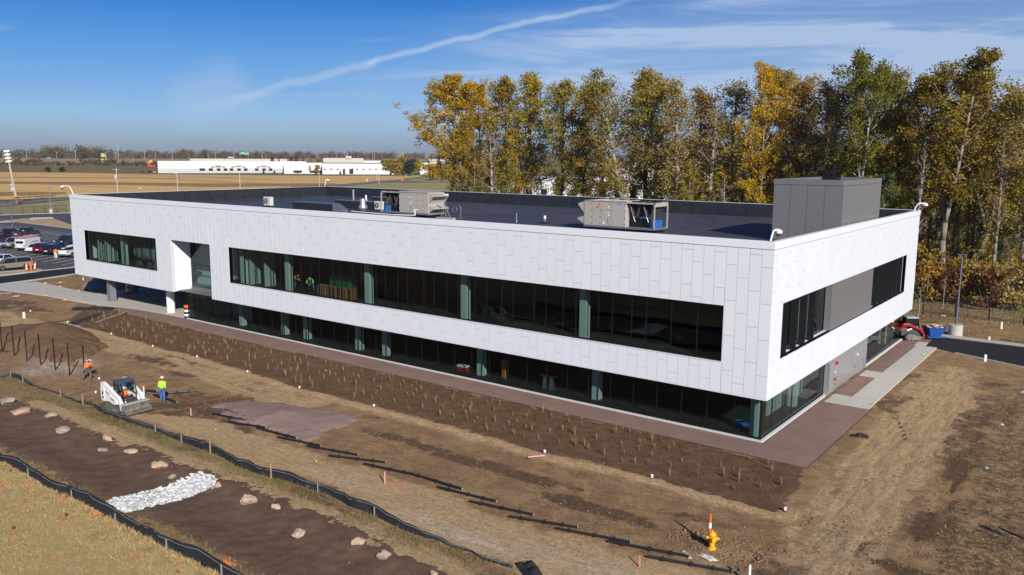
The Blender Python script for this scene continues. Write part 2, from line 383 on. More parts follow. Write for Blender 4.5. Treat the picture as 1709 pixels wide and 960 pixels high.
# ---- dirt ground material
def ground_mat():
    m = bpy.data.materials.new('bare_dirt'); m.use_nodes = True; t = m.node_tree; n = t.nodes; l = t.links
    b = n['Principled BSDF']; b.inputs['Roughness'].default_value = .95; b.inputs['Specular IOR Level'].default_value = .15
    tcn = n.new('ShaderNodeTexCoord'); P = tcn.outputs['Object']
    def nz(sc, det=6, r=.6, vec=None, dist=0):
        k = n.new('ShaderNodeTexNoise'); k.inputs['Scale'].default_value = sc; k.inputs['Detail'].default_value = det; k.inputs['Roughness'].default_value = r; k.inputs['Distortion'].default_value = dist
        if vec:
            mp = n.new('ShaderNodeMapping'); mp.inputs[3].default_value = vec[0]; mp.inputs[2].default_value = (0, 0, vec[1]); l.new(P, mp.inputs[0]); l.new(mp.outputs[0], k.inputs[0])
        else: l.new(P, k.inputs[0])
        return k.outputs[0]
    def mr(x, a, bb, c=0., d=1.):
        k = n.new('ShaderNodeMapRange'); k.inputs[1].default_value = a; k.inputs[2].default_value = bb; k.inputs[3].default_value = c; k.inputs[4].default_value = d; l.new(x, k.inputs[0]); return k.outputs[0]
    def mx(f, a, c):
        k = n.new('ShaderNodeMix'); k.data_type = 'RGBA'
        for i, v in ((0, f), (6, a), (7, c)):
            if isinstance(v, tuple): k.inputs[i].default_value = v+(1,)
            elif isinstance(v, float): k.inputs[i].default_value = v
            else: l.new(v, k.inputs[i])
        return k.outputs[2]
    def mt(op, a, c):
        k = n.new('ShaderNodeMath'); k.operation = op; k.use_clamp = op != 'SUBTRACT'
        for i, v in enumerate((a, c)):
            if isinstance(v, float): k.inputs[i].default_value = v
            else: l.new(v, k.inputs[i])
        return k.outputs[0]
    def mt2(op, a, c):
        k = n.new('ShaderNodeMath'); k.operation = op; l.new(a, k.inputs[0]); l.new(c, k.inputs[1]); return k.outputs[0]
    def att(nm): k = n.new('ShaderNodeAttribute'); k.attribute_name = nm; return k.outputs['Fac']
    c = mx(mr(nz(.35), .35, .65), (.265, .155, .074), (.395, .25, .120))
    c = mx(mr(nz(1.1, 8, .7), .44, .60, 0, .75), c, (.185, .115, .064))
    pale = mr(mt2('ADD', att('pale'), mr(nz(1.2, 8, .75), .25, .75, -.40, .40)), .22, .62, 0, .92)
    c = mx(pale, c, mx(mr(nz(3.5), .35, .65), (.44, .29, .145), (.56, .395, .215)))
    c = mx(mt('MULTIPLY', att('chalk'), mr(nz(2.5, 8, .75), .38, .56)), c, (.64, .56, .46))
    moist = mr(mt2('ADD', att('moist'), mr(nz(.9, 8, .72), .25, .75, -.42, .42)), .38, .62)
    c = mx(moist, c, mx(mr(nz(4), .35, .65), (.092, .054, .030), (.135, .082, .047)))
    st = mt('MULTIPLY', att('straw'), mr(nz(3.2, 8, .75), .46, .62))
    c = mx(st, c, mx(mr(nz(9), .4, .6), (.34, .24, .105), (.43, .31, .14)))
    # tyre and track marks
    tr = mt('MULTIPLY', att('track'), mr(nz(1.5, 7, .75, ((2.4, .34, 1), .22), .5), .44, .62, 0, .75))
    c = mx(tr, c, (.22, .145, .085))
    tr2 = mt('MULTIPLY', att('track'), mr(nz(3.2, 6, .75, ((2.0, .30, 1), -.25), .4), .50, .60, 0, .5))
    c = mx(tr2, c, (.42, .30, .18))
    tr3 = mt('MULTIPLY', att('trackx'), mr(nz(2.2, 7, .75, ((.30, 2.2, 1), .1), .5), .46, .60, 0, .7))
    c = mx(tr3, c, (.20, .125, .072))
    fine_ = mt2('MULTIPLY', mr(nz(13, 8, .85), .32, .68, .58, 1.50), mr(nz(4.5, 6, .8), .3, .7, .84, 1.20))
    vm = n.new('ShaderNodeVectorMath'); vm.operation = 'SCALE'; l.new(c, vm.inputs[0]); l.new(fine_, vm.inputs['Scale']); c = vm.outputs[0]
    sp = mr(nz(26, 2, .6), .66, .74); c = mx(mt('MULTIPLY', sp, .5), c, (.34, .27, .19))
    sd = mr(nz(17, 3, .6), .30, .24); c = mx(mt('MULTIPLY', sd, .65), c, (.05, .036, .026))
    l.new(c, b.inputs['Base Color'])
    h = mt('ADD', mt('MULTIPLY', nz(7, 8, .7), .6), mt('MULTIPLY', nz(38, 4, .7), .25)); bp = n.new('ShaderNodeBump'); bp.inputs['Strength'].default_value = 1.0; bp.inputs['Distance'].default_value = .22
    l.new(h, bp.inputs['Height']); l.new(bp.outputs[0], b.inputs['Normal'])
    return m
RES = .25
nx = int((XR1-XR0)/RES)+1; ny = int((YR1-YR0)/RES)+1
gx, gy = np.meshgrid(np.linspace(XR0, XR1, nx), np.linspace(YR0, YR1, ny)); GX, GY = gx.ravel(), gy.ravel()
GH = terr(GX, GY)
def gridquads(nx, ny, keep=None):
    i = np.arange(nx*ny).reshape(ny, nx); q = np.stack([i[:-1, :-1], i[:-1, 1:], i[1:, 1:], i[1:, :-1]], -1).reshape(-1, 4)
    return q
def blob(px, py, rx, ry, amp=1.0):
    """soft patch given by its picture position and its radii in metres (along x and y)"""
    x, y = g(px, py); return amp*np.exp(-(((GX-x)/rx)**2+((GY-y)/ry)**2))
jit = fbm(GX, GY, .5, 4, 40)*2.2
PALE = G([(190, 690), (300, 690), (360, 700), (480, 742), (560, 768), (700, 806), (800, 846), (960, 895), (1100, 935), (1230, 975), (1100, 1060), (866, 960), (785, 922), (718, 896), (634, 858), (539, 812), (470, 789), (400, 769), (309, 729), (230, 705)])
pale = sst(psd(GX, GY, PALE)+jit*.7, -.6, .9)*.85
PALE2 = G([(0, 520), (113, 545), (186, 566), (255, 587), (329, 606), (413, 632), (500, 660), (560, 672), (500, 690), (380, 650), (230, 600), (110, 570), (0, 545)])
pale = np.maximum(pale, sst(psd(GX, GY, PALE2)+jit*.8, -.8, .6)*.6)
dl = ldist(GX, GY, BED[:12]); pale = np.maximum(pale, .75*np.exp(-((dl-.5)/.7)**2)*(psd(GX, GY, BED) < .1))
SWEDGE = G([(60, 672), (120, 695), (180, 718), (260, 752), (350, 785), (440, 818), (520, 850), (600, 882), (680, 918), (760, 955)])
pale = np.maximum(pale, .75*np.exp(-((ldist(GX, GY, SWEDGE)+jit*.2)/.9)**2))
RT = G([(1400, 760), (1450, 700), (1500, 640), (1560, 600), (1640, 620), (1660, 680), (1600, 760), (1540, 840), (1480, 930), (1440, 1000), (1250, 1000), (1330, 850)])
pale = np.maximum(pale, sst(psd(GX, GY, RT)+jit, -1.0, 2.2)*.66)
chalk = np.zeros_like(GX)
for a in ((90, 612, 3.2, 1.2, .9), (60, 622, 2.5, 1.0, .7), (140, 604, 2.0, .8, .7), (20, 512, 2, 1, .3), (560, 800, 2.5, .5, .4), (770, 895, 2.2, .7, .8), (700, 868, 2, .6, .5), (830, 915, 1.6, .7, .6), (1180, 935, 1.2, .5, .3), (1010, 950, 2.0, .8, .4), (920, 930, 1.8, .9, .35)): chalk = np.maximum(chalk, blob(*a))
moist = np.zeros_like(GX)
for a in ((250, 600, 4, 1.2, .8), (300, 625, 3, .9, .7), (420, 650, 3.5, .7, .5), (60, 515, 5, 1.3, .7), (690, 740, 6, .8, .75), (860, 790, 5, .8, .9), (780, 770, 5, .7, .8), (980, 845, 3.5, .9, .9), (1060, 870, 2.2, .8, .7), (1160, 865, 2.5, .7, .6), (640, 700, 4, .5, .5), (1560, 880, 1.6, 2.2, .9), (1600, 780, 1.0, 3.0, .9), (1660, 900, 2.2, 2.0, .9), (1680, 760, 1.4, 2.2, .7), (1500, 950, 1.5, .9, .8), (1500, 610, .6, 3.0, .7), (1470, 645, .5, 2.0, .8), (1435, 690, .4, 1.2, .5), (230, 655, 2, .8, .5), (1620, 545, 4, 1.5, .3), (1560, 620, .5, 1.5, .4)): moist = np.maximum(moist, blob(*a))
moist = np.maximum(moist, sst(fbm(GX, GY, .13, 4, 77)-.02, 0, .18)*.6*(pale < .5))
WEED = G([(1530, 1000), (1540, 900), (1580, 830), (1620, 740), (1660, 660), (1709, 625), (1800, 640), (1900, 1000)])
straw = sst(psd(GX, GY, WEED)+jit, -.5, 1.5)*.9
moist = np.maximum(moist, sst(psd(GX, GY, WEED)+jit, -.5, 1.2)*.55)
straw = np.maximum(straw, np.exp(-((ldist(GX, GY, [(p[0]-.3, p[1]-1.0) for p in FENCE1])-.1)/.9)**2)*.8)
straw = np.maximum(straw, np.exp(-((ldist(GX, GY, [(p[0], p[1]+.8) for p in FENCE2]))/.8)**2)*.9)
straw = np.maximum(straw, sst(GY, 42.5, 46)*(GX > -4)*.55)
straw = np.maximum(straw, sst(GY, 49, 51)*(GX > -10)*.9)
track = sst(psd(GX, GY, RT)+jit, -.5, 1.5)
trackx = sst(psd(GX, GY, PALE2), -2.5, .5)*.8+sst(psd(GX, GY, PALE), -1, .5)*.5*0; trackx = np.maximum(trackx, (psd(GX, GY, SWALE) < 0)*(GX < 0)*.45)
rut = np.zeros_like(GX); crack = np.zeros_like(GX)
for ln in (((1395, 960), (1440, 870), (1500, 760), (1560, 670), (1610, 625)), ((1330, 930), (1385, 840), (1440, 770), (1500, 690), (1540, 640)), ((1470, 960), (1530, 850), (1570, 770), (1600, 690)), ((1500, 720), (1560, 690), (1640, 690)), ((1250, 960), (1340, 890), (1420, 850))):
    c_ = np.array(G(ln)); d_ = np.gradient(c_, axis=0); n__ = np.stack([-d_[:, 1], d_[:, 0]], 1)/np.linalg.norm(d_, axis=1)[:, None]
    for off in (-.55, .55): rut = np.maximum(rut, np.exp(-(ldist(GX, GY, [tuple(q) for q in c_+n__*off])/.24)**2))
for ln in (((200, 640), (330, 650), (480, 700), (700, 760), (900, 830), (1100, 900)), ((280, 600), (420, 655), (600, 700), (800, 770), (1000, 840), (1180, 880))):
    c_ = np.array(G(ln)); d_ = np.gradient(c_, axis=0); n__ = np.stack([-d_[:, 1], d_[:, 0]], 1)/np.linalg.norm(d_, axis=1)[:, None]
    for off in (-.7, .7): rut = np.maximum(rut, .6*np.exp(-(ldist(GX, GY, [tuple(q) for q in c_+n__*off])/.26)**2))
for ln in (((1645, 690), (1632, 730), (1612, 775), (1592, 815), (1580, 870), (1576, 920)), ((1700, 660), (1680, 690), (1685, 730)), ((1500, 700), (1512, 735)), ((1420, 930), (1450, 900), (1470, 905))):
    crack = np.maximum(crack, np.exp(-(ldist(GX, GY, G(ln))/.13)**2))
GH = GH-.05*rut-.09*crack+.035*np.exp(-((rut-.35)/.15)**2)*(rut > .12)
moist = np.maximum(moist, crack*.9); pale = np.clip(pale+.35*rut*(vnoise(GX*1.2, GY*1.2, 14) > .35), 0, 1)
gq = gridquads(nx, ny)
# drop cells well inside the building footprint
cxm = GX[gq].mean(1); cym = GY[gq].mean(1); keep = ~((cxm > -58) & (cxm < -2) & (cym > 3) & (cym < 36)); gq = gq[keep]
o = npobj('dirt_ground', np.stack([GX, GY, GH], 1), gq, ground_mat(),
          {'pale': ('POINT', pale), 'chalk': ('POINT', chalk), 'moist': ('POINT', moist), 'straw': ('POINT', straw), 'track': ('POINT', track), 'trackx': ('POINT', trackx)}, smooth=True)
tag(o, kind='structure')

# ---- far ground sheet
def sheet(name, poly, z, m, kind='structure'):
    me = bpy.data.meshes.new(name); me.from_pydata([(x, y, z) for x, y in poly], [], [tuple(range(len(poly)))]); me.materials.append(m); me.update()
    if me.polygons[0].normal.z < 0: me.flip_normals()
    o = bpy.data.objects.new(name, me); lnk(o); tag(o, kind=kind); return o
gr_far = mat('far_grassland', (.20, .165, .085), .95, col2=(.13, .125, .06), vscale=.02, spec=.1)
bm_ = MB(); R_ = 9000; bm_.add([(-R_, -400, -.3), (R_, -400, -.3), (R_, R_, -.3), (-R_, R_, -.3)], [(0, 1, 2, 3)]); tag(bm_.build('ground', gr_far), kind='structure')

# ---- zone sheets that ride on the ground
def zone(name, poly, res, m, lift, edge=.5, rough=.0, kind='structure', pad=.8, soft=.35, attrs=None, seed=5):
    P = np.array(poly); x0, y0 = P.min(0)-pad; x1, y1 = P.max(0)+pad
    a = int((x1-x0)/res)+1; c = int((y1-y0)/res)+1
    X, Y = np.meshgrid(np.linspace(x0, x1, a), np.linspace(y0, y1, c)); X = X.ravel(); Y = Y.ravel()
    s = psd(X, Y, poly)+(fbm(X*.83+Y*.55+seed, Y*.83-X*.55, .55, 4, seed, .65)+.4*fbm(X*.3-Y*.95, Y*.3+X*.95, 2.1, 3, seed+3, .7))*edge*1.5
    h = terr(X, Y)+np.clip(s/soft, -1, 1)*lift+(fbm(X, Y, 3.0, 3, seed+1)*rough if rough else 0)*sst(s, 0, .3)
    q = gridquads(a, c); k = (s[q] > -soft*1.2).any(1); q = q[k]
    used = np.unique(q); idx = np.full(len(X), -1); idx[used] = np.arange(len(used))
    o = npobj(name, np.stack([X, Y, h], 1)[used], idx[q], m, smooth=True); tag(o, kind=kind); return o
mulch = mat('brown_bark_mulch', (.090, .050, .030), .95, col2=(.178, .100, .060), vscale=16, bump=1.0, bscale=30, spec=.1, big=(.9, .24))
swale_m = mat('dark_brown_topsoil', (.105, .065, .043), .95, col2=(.175, .112, .075), vscale=14, bump=1.0, bscale=24, spec=.1, big=(.8, .22))
chat_m = mat('maroon_gravel_chat', (.205, .130, .104), .95, col2=(.285, .188, .152), vscale=12, bump=.6, bscale=60, spec=.15, big=(.5, .12))
zone('planting_bed', BED, .2, mulch, .05, .8, .12, seed=11, soft=.5)
zone('swale_bed', SWALE, .16, swale_m, .05, .9, .10, seed=21, soft=.8)
m_ = MB(); m_.prism(CHAT, -.06, .02); tag(m_.build('gravel_strip', chat_m), kind='structure')
m_ = MB(); m_.prism([(.0, 13.7), (1.27, 13.7), (1.27, 20.2), (0, 20.2)], -.06, .02); m_.prism([(0, 22.15), (1.27, 22.15), (1.08, 34.4), (1.08, 36.1), (-.2, 36.1)], -.06, .02); tag(m_.build('gravel_strip', chat_m), kind='structure')
# edging strip of the gravel
m_ = MB(); m_.path([(3.17, -2.1, .03), (3.15, 11.5, .03)], .02, 4); m_.path([(3.17, -2.1, .03), (-40, -2.08, .03)], .015, 4); tag(m_.build('gravel_edging', black_paint), kind='structure')

# walks
def slabs(name, rects, z=.06):
    for r in rects:
        b = MB(); b.box(*r, -.06, z); tag(b.build(name, concrete, bevel=.008, seg=1), kind='structure')
ys = np.linspace(11.35, 34.5, 15)
root = MB()
for i in range(14): slabs('sidewalk', [(1.28, 2.95, ys[i]+.012, ys[i+1]-.012)])
slabs('sidewalk', [(.05, 1.26, 11.35, 13.68), (.05, 1.26, 20.22, 22.12), (1.10, 1.92, 34.52, 36.2)])
m_ = MB(); m_.prism(WALKL, -.08, .05); tag(m_.build('sidewalk', concrete), kind='structure')
joint = mat('paving_joint', (.16, .15, .14), .9)
m_ = MB()
for i in range(9):                                                   # sawn joints across the entrance walk
    x = -84-3.6*i; ya = -6; yb = 6
    seg = [(x, y) for y in np.linspace(ya, yb, 120) if psd(np.array([x]), np.array([y]), WALKL)[0] > .08]
    if seg: m_.box(x-.015, x+.015, seg[0][1], seg[-1][1], .04, .0535)
for x in (-80, -76, -72, -68, -64): m_.box(x-.015, x+.015, .9, 11.8, .04, .0535)
for y in (4, 8): m_.box(-82.9, -60.8, y-.015, y+.015, .04, .0533)
tag(m_.build('sidewalk_joint', joint), kind='structure')
# roads
m_ = MB(); m_.prism(ROADR, -.1, .0); tag(m_.build('service_road', asphalt_new), kind='structure')
m_ = MB(); m_.cbox((31, 39.75+.3, .02), (58.5, .55, .2), math.atan2(-1.3, 58)); tag(m_.build('kerb', conc_dk, bevel=.02, seg=1), kind='structure')
m_ = MB(); m_.prism([(4.6, 33.6), (9.9, 31.5), (9.9, 31.36), (4.55, 33.42)], -.1, .05); m_.prism([(9.9, 31.5), (60, 31.0), (60, 30.86), (9.9, 31.36)], -.1, .05); tag(m_.build('kerb', conc_dk), kind='structure')
def strip(name, pts, w, z0, z1, m, kind='structure'):
    b = MB()
    for a, c in zip(pts[:-1], pts[1:]):
        a = Vector(a[:2]+(0,)) if len(a) == 2 else Vector(a); c = Vector(c[:2]+(0,)) if len(c) == 2 else Vector(c)
        d = (c-a).normalized(); nn = Vector((-d.y, d.x, 0))*w/2
        b.prism([tuple((a+nn)[:2]), tuple((a-nn)[:2]), tuple((c-nn)[:2]), tuple((c+nn)[:2])], z0, z1)
    o = b.build(name, m); return tag(o, kind=kind)
RL = G([(-160, 482), (0, 463), (68, 452.5), (120, 447)]); RLo = G([(-160, 500), (0, 475), (62, 467), (130, 457.2)])
def extend(a, b, d):
    v = np.array(b)-np.array(a); v = v/np.linalg.norm(v)*d; return (b[0]+v[0], b[1]+v[1])
RL.append(extend(RL[-2], RL[-1], 60)); RLo.append(extend(RLo[-2], RLo[-1], 60))
m_ = MB(); m_.prism(RL+RLo[::-1], -.2, -.0); tag(m_.build('access_road', asphalt_new), kind='structure')
strip('kerb', RLo, .5, -.2, .1, conc_dk)
strip('kerb', RL[2:], .3, -.2, .1, conc_dk)
LOT_A = [RL[0], RL[1], RL[2], RL[3], RL[4]]+G([(330, 402), (118, 381.6), (26, 370.2), (0, 371.3), (-160, 384)])
sheet('parking_lot', LOT_A, -.03, asphalt)
LOT_B = G([(-160, 374), (0, 368.5), (40, 364.5), (88, 364), (130, 379), (300, 395), (300, 352), (115, 355.5), (62, 357), (0, 359.2), (-160, 372)])
sheet('parking_lot', LOT_B, -.03, asphalt)
strip('kerb', G([(330, 402), (118, 381.6), (26, 370.2), (0, 371.3), (-160, 384)]), .4, -.2, .12, conc_dk)
strip('kerb', G([(300, 352), (115, 355.5), (62, 357), (0, 359.2), (-160, 372)]), .4, -.2, .12, conc_dk)
strip('kerb', G([(50, 366), (88, 364), (86, 363.2), (50, 364.6)]), .4, -.2, .12, conc_dk)
med = mat('dry_tan_soil', (.40, .28, .14), .95, var=.25, vscale=.3)
sheet('parking_median', G([(-160, 384), (0, 371.3), (26, 370.2), (118, 381.6), (330, 402), (300, 395), (130, 379), (88, 364), (40, 364.5), (0, 368.5), (-160, 374)]), -.02, med)
ISL = G([(-120, 474), (0, 460.5), (40, 456.3), (62, 454), (71.5, 452.2), (66, 450.3), (52, 451.6), (30, 453), (0, 455.5), (-120, 466)])
m_ = MB(); m_.prism(ISL, -.1, .10); tag(m_.build('parking_island', med), kind='structure')
strip('kerb', ISL+[ISL[0]], .22, -.1, .15, conc_dk)
# stall lines
A1, A2 = g(7.4, 419.6), g(24.6, 417.0); HD = math.atan2(A2[1]-A1[1], A2[0]-A1[0]); hv = np.array([math.cos(HD), math.sin(HD)])
rows = [g(7.4, 419.6), g(21.5, 421.8), g(33.5, 424.0), g(47.2, 426.3), g(61, 428.5), g(76, 431), g(104, 436.5)]
st0 = np.array(rows[0]); st1 = np.array(rows[5]); stp = (st1-st0)/5
m_ = MB()
for i in range(-6, 11):
    p = st0+stp*i
    for d0 in (0,): m_.cbox((p[0]+hv[0]*2.7, p[1]+hv[1]*2.7, -.02), (10.6, .12, .012), HD)
for i in range(-8, 18):
    p = np.array(g(12, 378.5))+stp*i; m_.cbox((p[0], p[1], -.02), (5.2, .12, .012), HD)
for i in range(-8, 18):
    p = np.array(g(30, 388))+stp*i; m_.cbox((p[0], p[1], -.02), (10.0, .12, .012), HD)
tag(m_.build('parking_stall_lines', line_white), kind='structure')
# ================================================================= far land
field_m = mat('harvested_corn_stubble', (.70, .45, .18), .95, col2=(.54, .335, .125), vscale=.22, spec=.1, streak=(1, 1, 1))
def field_mat():
    m = MATS['harvested_corn_stubble']; t = m.node_tree; n = t.nodes; l = t.links; b = n['Principled BSDF']
    src = b.inputs['Base Color'].links[0].from_socket; tcn = n.new('ShaderNodeTexCoord')
    mp = n.new('ShaderNodeMapping'); mp.inputs[2].default_value = (0, 0, rad(-62)); mp.inputs[3].default_value = (.05, 1, 1); l.new(tcn.outputs['Object'], mp.inputs[0])
    nz = n.new('ShaderNodeTexNoise'); nz.inputs['Scale'].default_value = .07; nz.inputs['Detail'].default_value = 5; l.new(mp.outputs[0], nz.inputs[0])
    mr = n.new('ShaderNodeMapRange'); mr.inputs[1].default_value = .50; mr.inputs[2].default_value = .60; l.new(nz.outputs[0], mr.inputs[0])
    nz2 = n.new('ShaderNodeTexNoise'); nz2.inputs['Scale'].default_value = .5; nz2.inputs['Detail'].default_value = 4; l.new(tcn.outputs['Object'], nz2.inputs[0])
    mr2 = n.new('ShaderNodeMapRange'); mr2.inputs[1].default_value = .3; mr2.inputs[2].default_value = .6; mr2.inputs[4].default_value = .6; l.new(nz2.outputs[0], mr2.inputs[0])
    mu = n.new('ShaderNodeMath'); mu.operation = 'MULTIPLY'; l.new(mr.outputs[0], mu.inputs[0]); l.new(mr2.outputs[0], mu.inputs[1])
    mx = n.new('ShaderNodeMix'); mx.data_type = 'RGBA'; l.new(mu.outputs[0], mx.inputs[0]); l.new(src, mx.inputs[6]); mx.inputs[7].default_value = (.22, .135, .055, 1); l.new(mx.outputs[2], b.inputs['Base Color'])
field_mat()
_b = mat('dark_corn_stubble', (.36, .225, .085), .95, col2=(.22, .14, .055), vscale=.25, spec=.1)
sheet('corn_field_strip', G([(-200, 301.5), (0, 302.6), (200, 304.2), (357, 306.2), (560, 306), (560, 309.5), (357, 312), (200, 308.6), (0, 306.8), (-200, 306)]), -.06, _b)
sheet('corn_field_strip', G([(-200, 318), (0, 320), (110, 320.5), (110, 323.5), (0, 327), (-200, 329)]), -.06, _b)
sheet('corn_field_strip', G([(-200, 294.2), (0, 295.2), (300, 297.2), (300, 298.2), (0, 296.4), (-200, 295.4)]), -.06, _b)
fo = sheet('corn_field', G([(-200, 336), (0, 333.5), (110, 329), (260, 322), (545, 309), (600, 305), (700, 295.5), (700, 292.5), (560, 293.5), (262, 291), (130, 288.3), (0, 287.3), (-200, 286)]), -.1, field_m)
brown_scrub = mat('brown_fallow_scrub', (.23, .14, .065), .95, col2=(.15, .12, .045), vscale=.015, spec=.1)
sheet('fallow_strip', G([(-200, 286), (0, 287.3), (130, 288.3), (262, 291), (262, 278), (0, 277), (-200, 276)]), -.08, brown_scrub)
green_grass = mat('mown_green_grass', (.235, .21, .085), .95, col2=(.38, .31, .15), vscale=.12, spec=.1)
sheet('roadside_grass', G([(-200, 352), (0, 345), (110, 334), (300, 324), (545, 314), (600, 308), (640, 305), (760, 304), (860, 306), (900, 330), (700, 345), (400, 350), (115, 356), (0, 359), (-200, 372)]), -.12, green_grass)
sheet('roadside_grass', G([(610, 301), (700, 297), (800, 296), (860, 298), (860, 303), (700, 302.5)]), -.11, green_grass)
ROADF = G([(-200, 349), (0, 341.5), (60, 335.5), (115, 331), (300, 322), (545, 311.5), (640, 303), (705, 297.8)])
strip('country_road', ROADF, 7.5, -.2, -.02, asph_far)
strip('country_road', G([(620, 305.5), (700, 303), (800, 303), (900, 305)]), 5.0, -.2, -.03, asph_far)
# guard rail along the far road
gr = thing('guard_rail', 'weathered steel guard rail along the far road beyond the parking lot', 'guard rail', g(60, 334)+(0,))
gl = G([(28, 333.5), (52, 331.8), (80, 330.3), (94, 329)]); b = MB(); ox, oy = g(60, 334)
for a, c in zip(gl[:-1], gl[1:]): b.tube((a[0]-ox, a[1]-oy, .75), (c[0]-ox, c[1]-oy, .75), .18, n=6)
b.build('rail', mat('aged_rail_steel', (.20, .20, .21), .5, metal=.5, var=.3), gr)
for i in range(9):
    t = i/8; x = gl[0][0]*(1-t)+gl[-1][0]*t; y = gl[0][1]*(1-t)+gl[-1][1]*t
    b = MB(); b.box(x-ox-.1, x-ox+.1, y-oy-.1, y-oy+.1, -.1, .85); b.build('post', wood_pole, gr)

# highway embankment and hills
emb = G([(-200, 271.8), (0, 271.5), (140, 271.3), (300, 270.6), (430, 269.8), (700, 269.5)]) 
def ridge(name, pts, wid, h, m, flat=.5):
    b = MB(); n = len(pts)
    vs = []
    for i, (x, y) in enumerate(pts):
        a = np.array(pts[max(0, i-1)]); c = np.array(pts[min(n-1, i+1)]); d = (c-a)/np.linalg.norm(c-a); nn = np.array([-d[1], d[0]])
        for o_, z in ((-wid, -.4), (-wid*flat, h), (wid*flat, h), (wid, -.4)): vs.append((x+nn[0]*o_, y+nn[1]*o_, z))
    b.add(vs, [(i*4+k, i*4+k+1, (i+1)*4+k+1, (i+1)*4+k) for i in range(n-1) for k in range(3)])
    o = b.build(name, m); return tag(o, kind='structure')
ridge('highway_embankment', emb, 42, 6.6, mat('dry_bank_grass', (.26, .175, .10), .95, col2=(.20, .15, .075), vscale=.05), .35)
strip('highway', emb, 24, 6.5, 6.8, mat('highway_concrete', (.30, .26, .23), .85))

# ---- foliage stuff made from many leaf clumps
def leaf_cloud(centres, radii, per, size, seedtone, squash=.8):
    """quads scattered in ellipsoids; returns verts, quads, tone per face"""
    C_ = np.repeat(np.asarray(centres, float), per, axis=0); R = np.repeat(np.asarray(radii, float), per, axis=0); T = np.repeat(np.asarray(seedtone, float), per)
    n = len(C_); d = rng.normal(size=(n, 3)); d /= np.linalg.norm(d, axis=1)[:, None]; rr = rng.random(n)**(1/2.2)
    P = C_+d*rr[:, None]*R
    s = size*(rng.random(n)*.7+.65)
    if R.ndim == 2: pass
    a = rng.normal(size=(n, 3)); a /= np.linalg.norm(a, axis=1)[:, None]; b = np.cross(a, rng.normal(size=(n, 3))); b /= np.linalg.norm(b, axis=1)[:, None]
    a *= s[:, None]/2; b *= s[:, None]/2*.72
    V = np.stack([P-a, P-b*.9, P+a, P+b], 1).reshape(-1, 3); Q = np.arange(4*n).reshape(n, 4)
    return V, Q, np.clip(T+rng.normal(0, .13, n), 0, 1)
autumn = leaf_mat('far_autumn_foliage', [(.06, .062, .026), (.10, .09, .03), (.15, .11, .036), (.19, .11, .036), (.16, .08, .036), (.11, .07, .042)], .15)
cs = []; rs = []; ts = []
def farrow(pa, pb, n, h0, h1, wid, tone=(.2, 1), depth=60):
    A = np.array(g(*pa)); B = np.array(g(*pb))
    for i in range(n):
        t = rng.random(); p = A*(1-t)+B*t; dirv = (p-CAM[:2]); dirv /= np.linalg.norm(dirv); p = p+dirv*rng.random()*depth
        h = rng.uniform(h0, h1); w = h*rng.uniform(.28, .5); k = 5; tn = rng.uniform(*tone)
        for _ in range(k):
            cs.append((p[0]+rng.normal(0, w*.45), p[1]+rng.normal(0, w*.45), h*rng.uniform(.3, .85))); rs.append((w*.75, w*.75, h*.26)); ts.append(tn+rng.normal(0, .05))
# big far belt (about 1.3 to 2 km away), nearer clumps at the left
farrow((-300, 269.8), (480, 269.6), 230, 19, 27, 8, depth=300)
farrow((440, 269.6), (1100, 269.6), 190, 19, 27, 8, depth=300)
farrow((1000, 270.0), (2000, 272.0), 220, 15, 22, 8, depth=300)
farrow((70, 270.0), (112, 270.0), 14, 28, 34, 9, tone=(.1, .6), depth=60)
farrow((122, 270.0), (172, 270.0), 18, 26, 36, 9, tone=(.1, .7), depth=60)
farrow((300, 270.0), (350, 270.0), 14, 24, 29, 9, tone=(.1, .7), depth=60)
farrow((480, 269.8), (660, 269.8), 46, 20, 28, 8, tone=(.3, 1), depth=90)
farrow((-60, 274.2), (230, 274.2), 26, 5, 9, 8, tone=(0, .6), depth=60)
V, Q, T = leaf_cloud(cs, rs, 40, 2.5, ts)
o = npobj('far_woodland', V, Q, autumn, {'tone': ('FACE', T)}); tag(o, kind='stuff')
# hedge of low scrub in front of the highway
cs = []; rs = []; ts = []
farrow((-100, 276.3), (262, 277.4), 130, 3, 6.5, 4, tone=(0, .5), depth=40)
farrow((250, 279), (330, 279), 26, 4, 8, 4, tone=(0, .5), depth=60)
V, Q, T = leaf_cloud(cs, rs, 16, 1.8, ts)
o = npobj('scrub_hedge', V, Q, autumn, {'tone': ('FACE', T)}); tag(o, kind='stuff')

# ---- small far trees, each its own thing
small_leafs = {}
def lm(key, stops, tr=.3):
    if key not in MATS: leaf_mat(key, stops, tr)
    return MATS[key]
OLIVE = lm('olive_foliage', [(.20, .17, .028), (.37, .29, .04), (.55, .41, .05)], .45)
GOLD = lm('golden_foliage', [(.32, .20, .012), (.54, .34, .018), (.70, .47, .03)], .45)
ORNG = lm('orange_brown_foliage', [(.27, .165, .03), (.45, .27, .045), (.62, .39, .07)], .45)
REDF = lm('crimson_foliage', [(.10, .008, .012), (.17, .014, .018), (.24, .03, .02)])
DKGR = lm('dark_evergreen_foliage', [(.015, .025, .012), (.03, .045, .018), (.045, .06, .022)])
BRWN = lm('grey_brown_foliage', [(.26, .20, .065), (.42, .32, .10), (.57, .44, .15)], .45)
YGRN = lm('yellow_green_foliage', [(.10, .115, .012), (.20, .19, .018), (.38, .31, .025)], .4)
bark = mat('pale_tree_bark', (.30, .25, .20), .9, col2=(.16, .125, .095), vscale=1.4, bump=.3)
bark_dk = mat('dark_tree_bark', (.06, .048, .038), .95, col2=(.10, .082, .065), vscale=2)
bark_wh = mat('white_tree_bark', (.42, .37, .31), .85, col2=(.20, .16, .125), vscale=1.0, bump=.2)
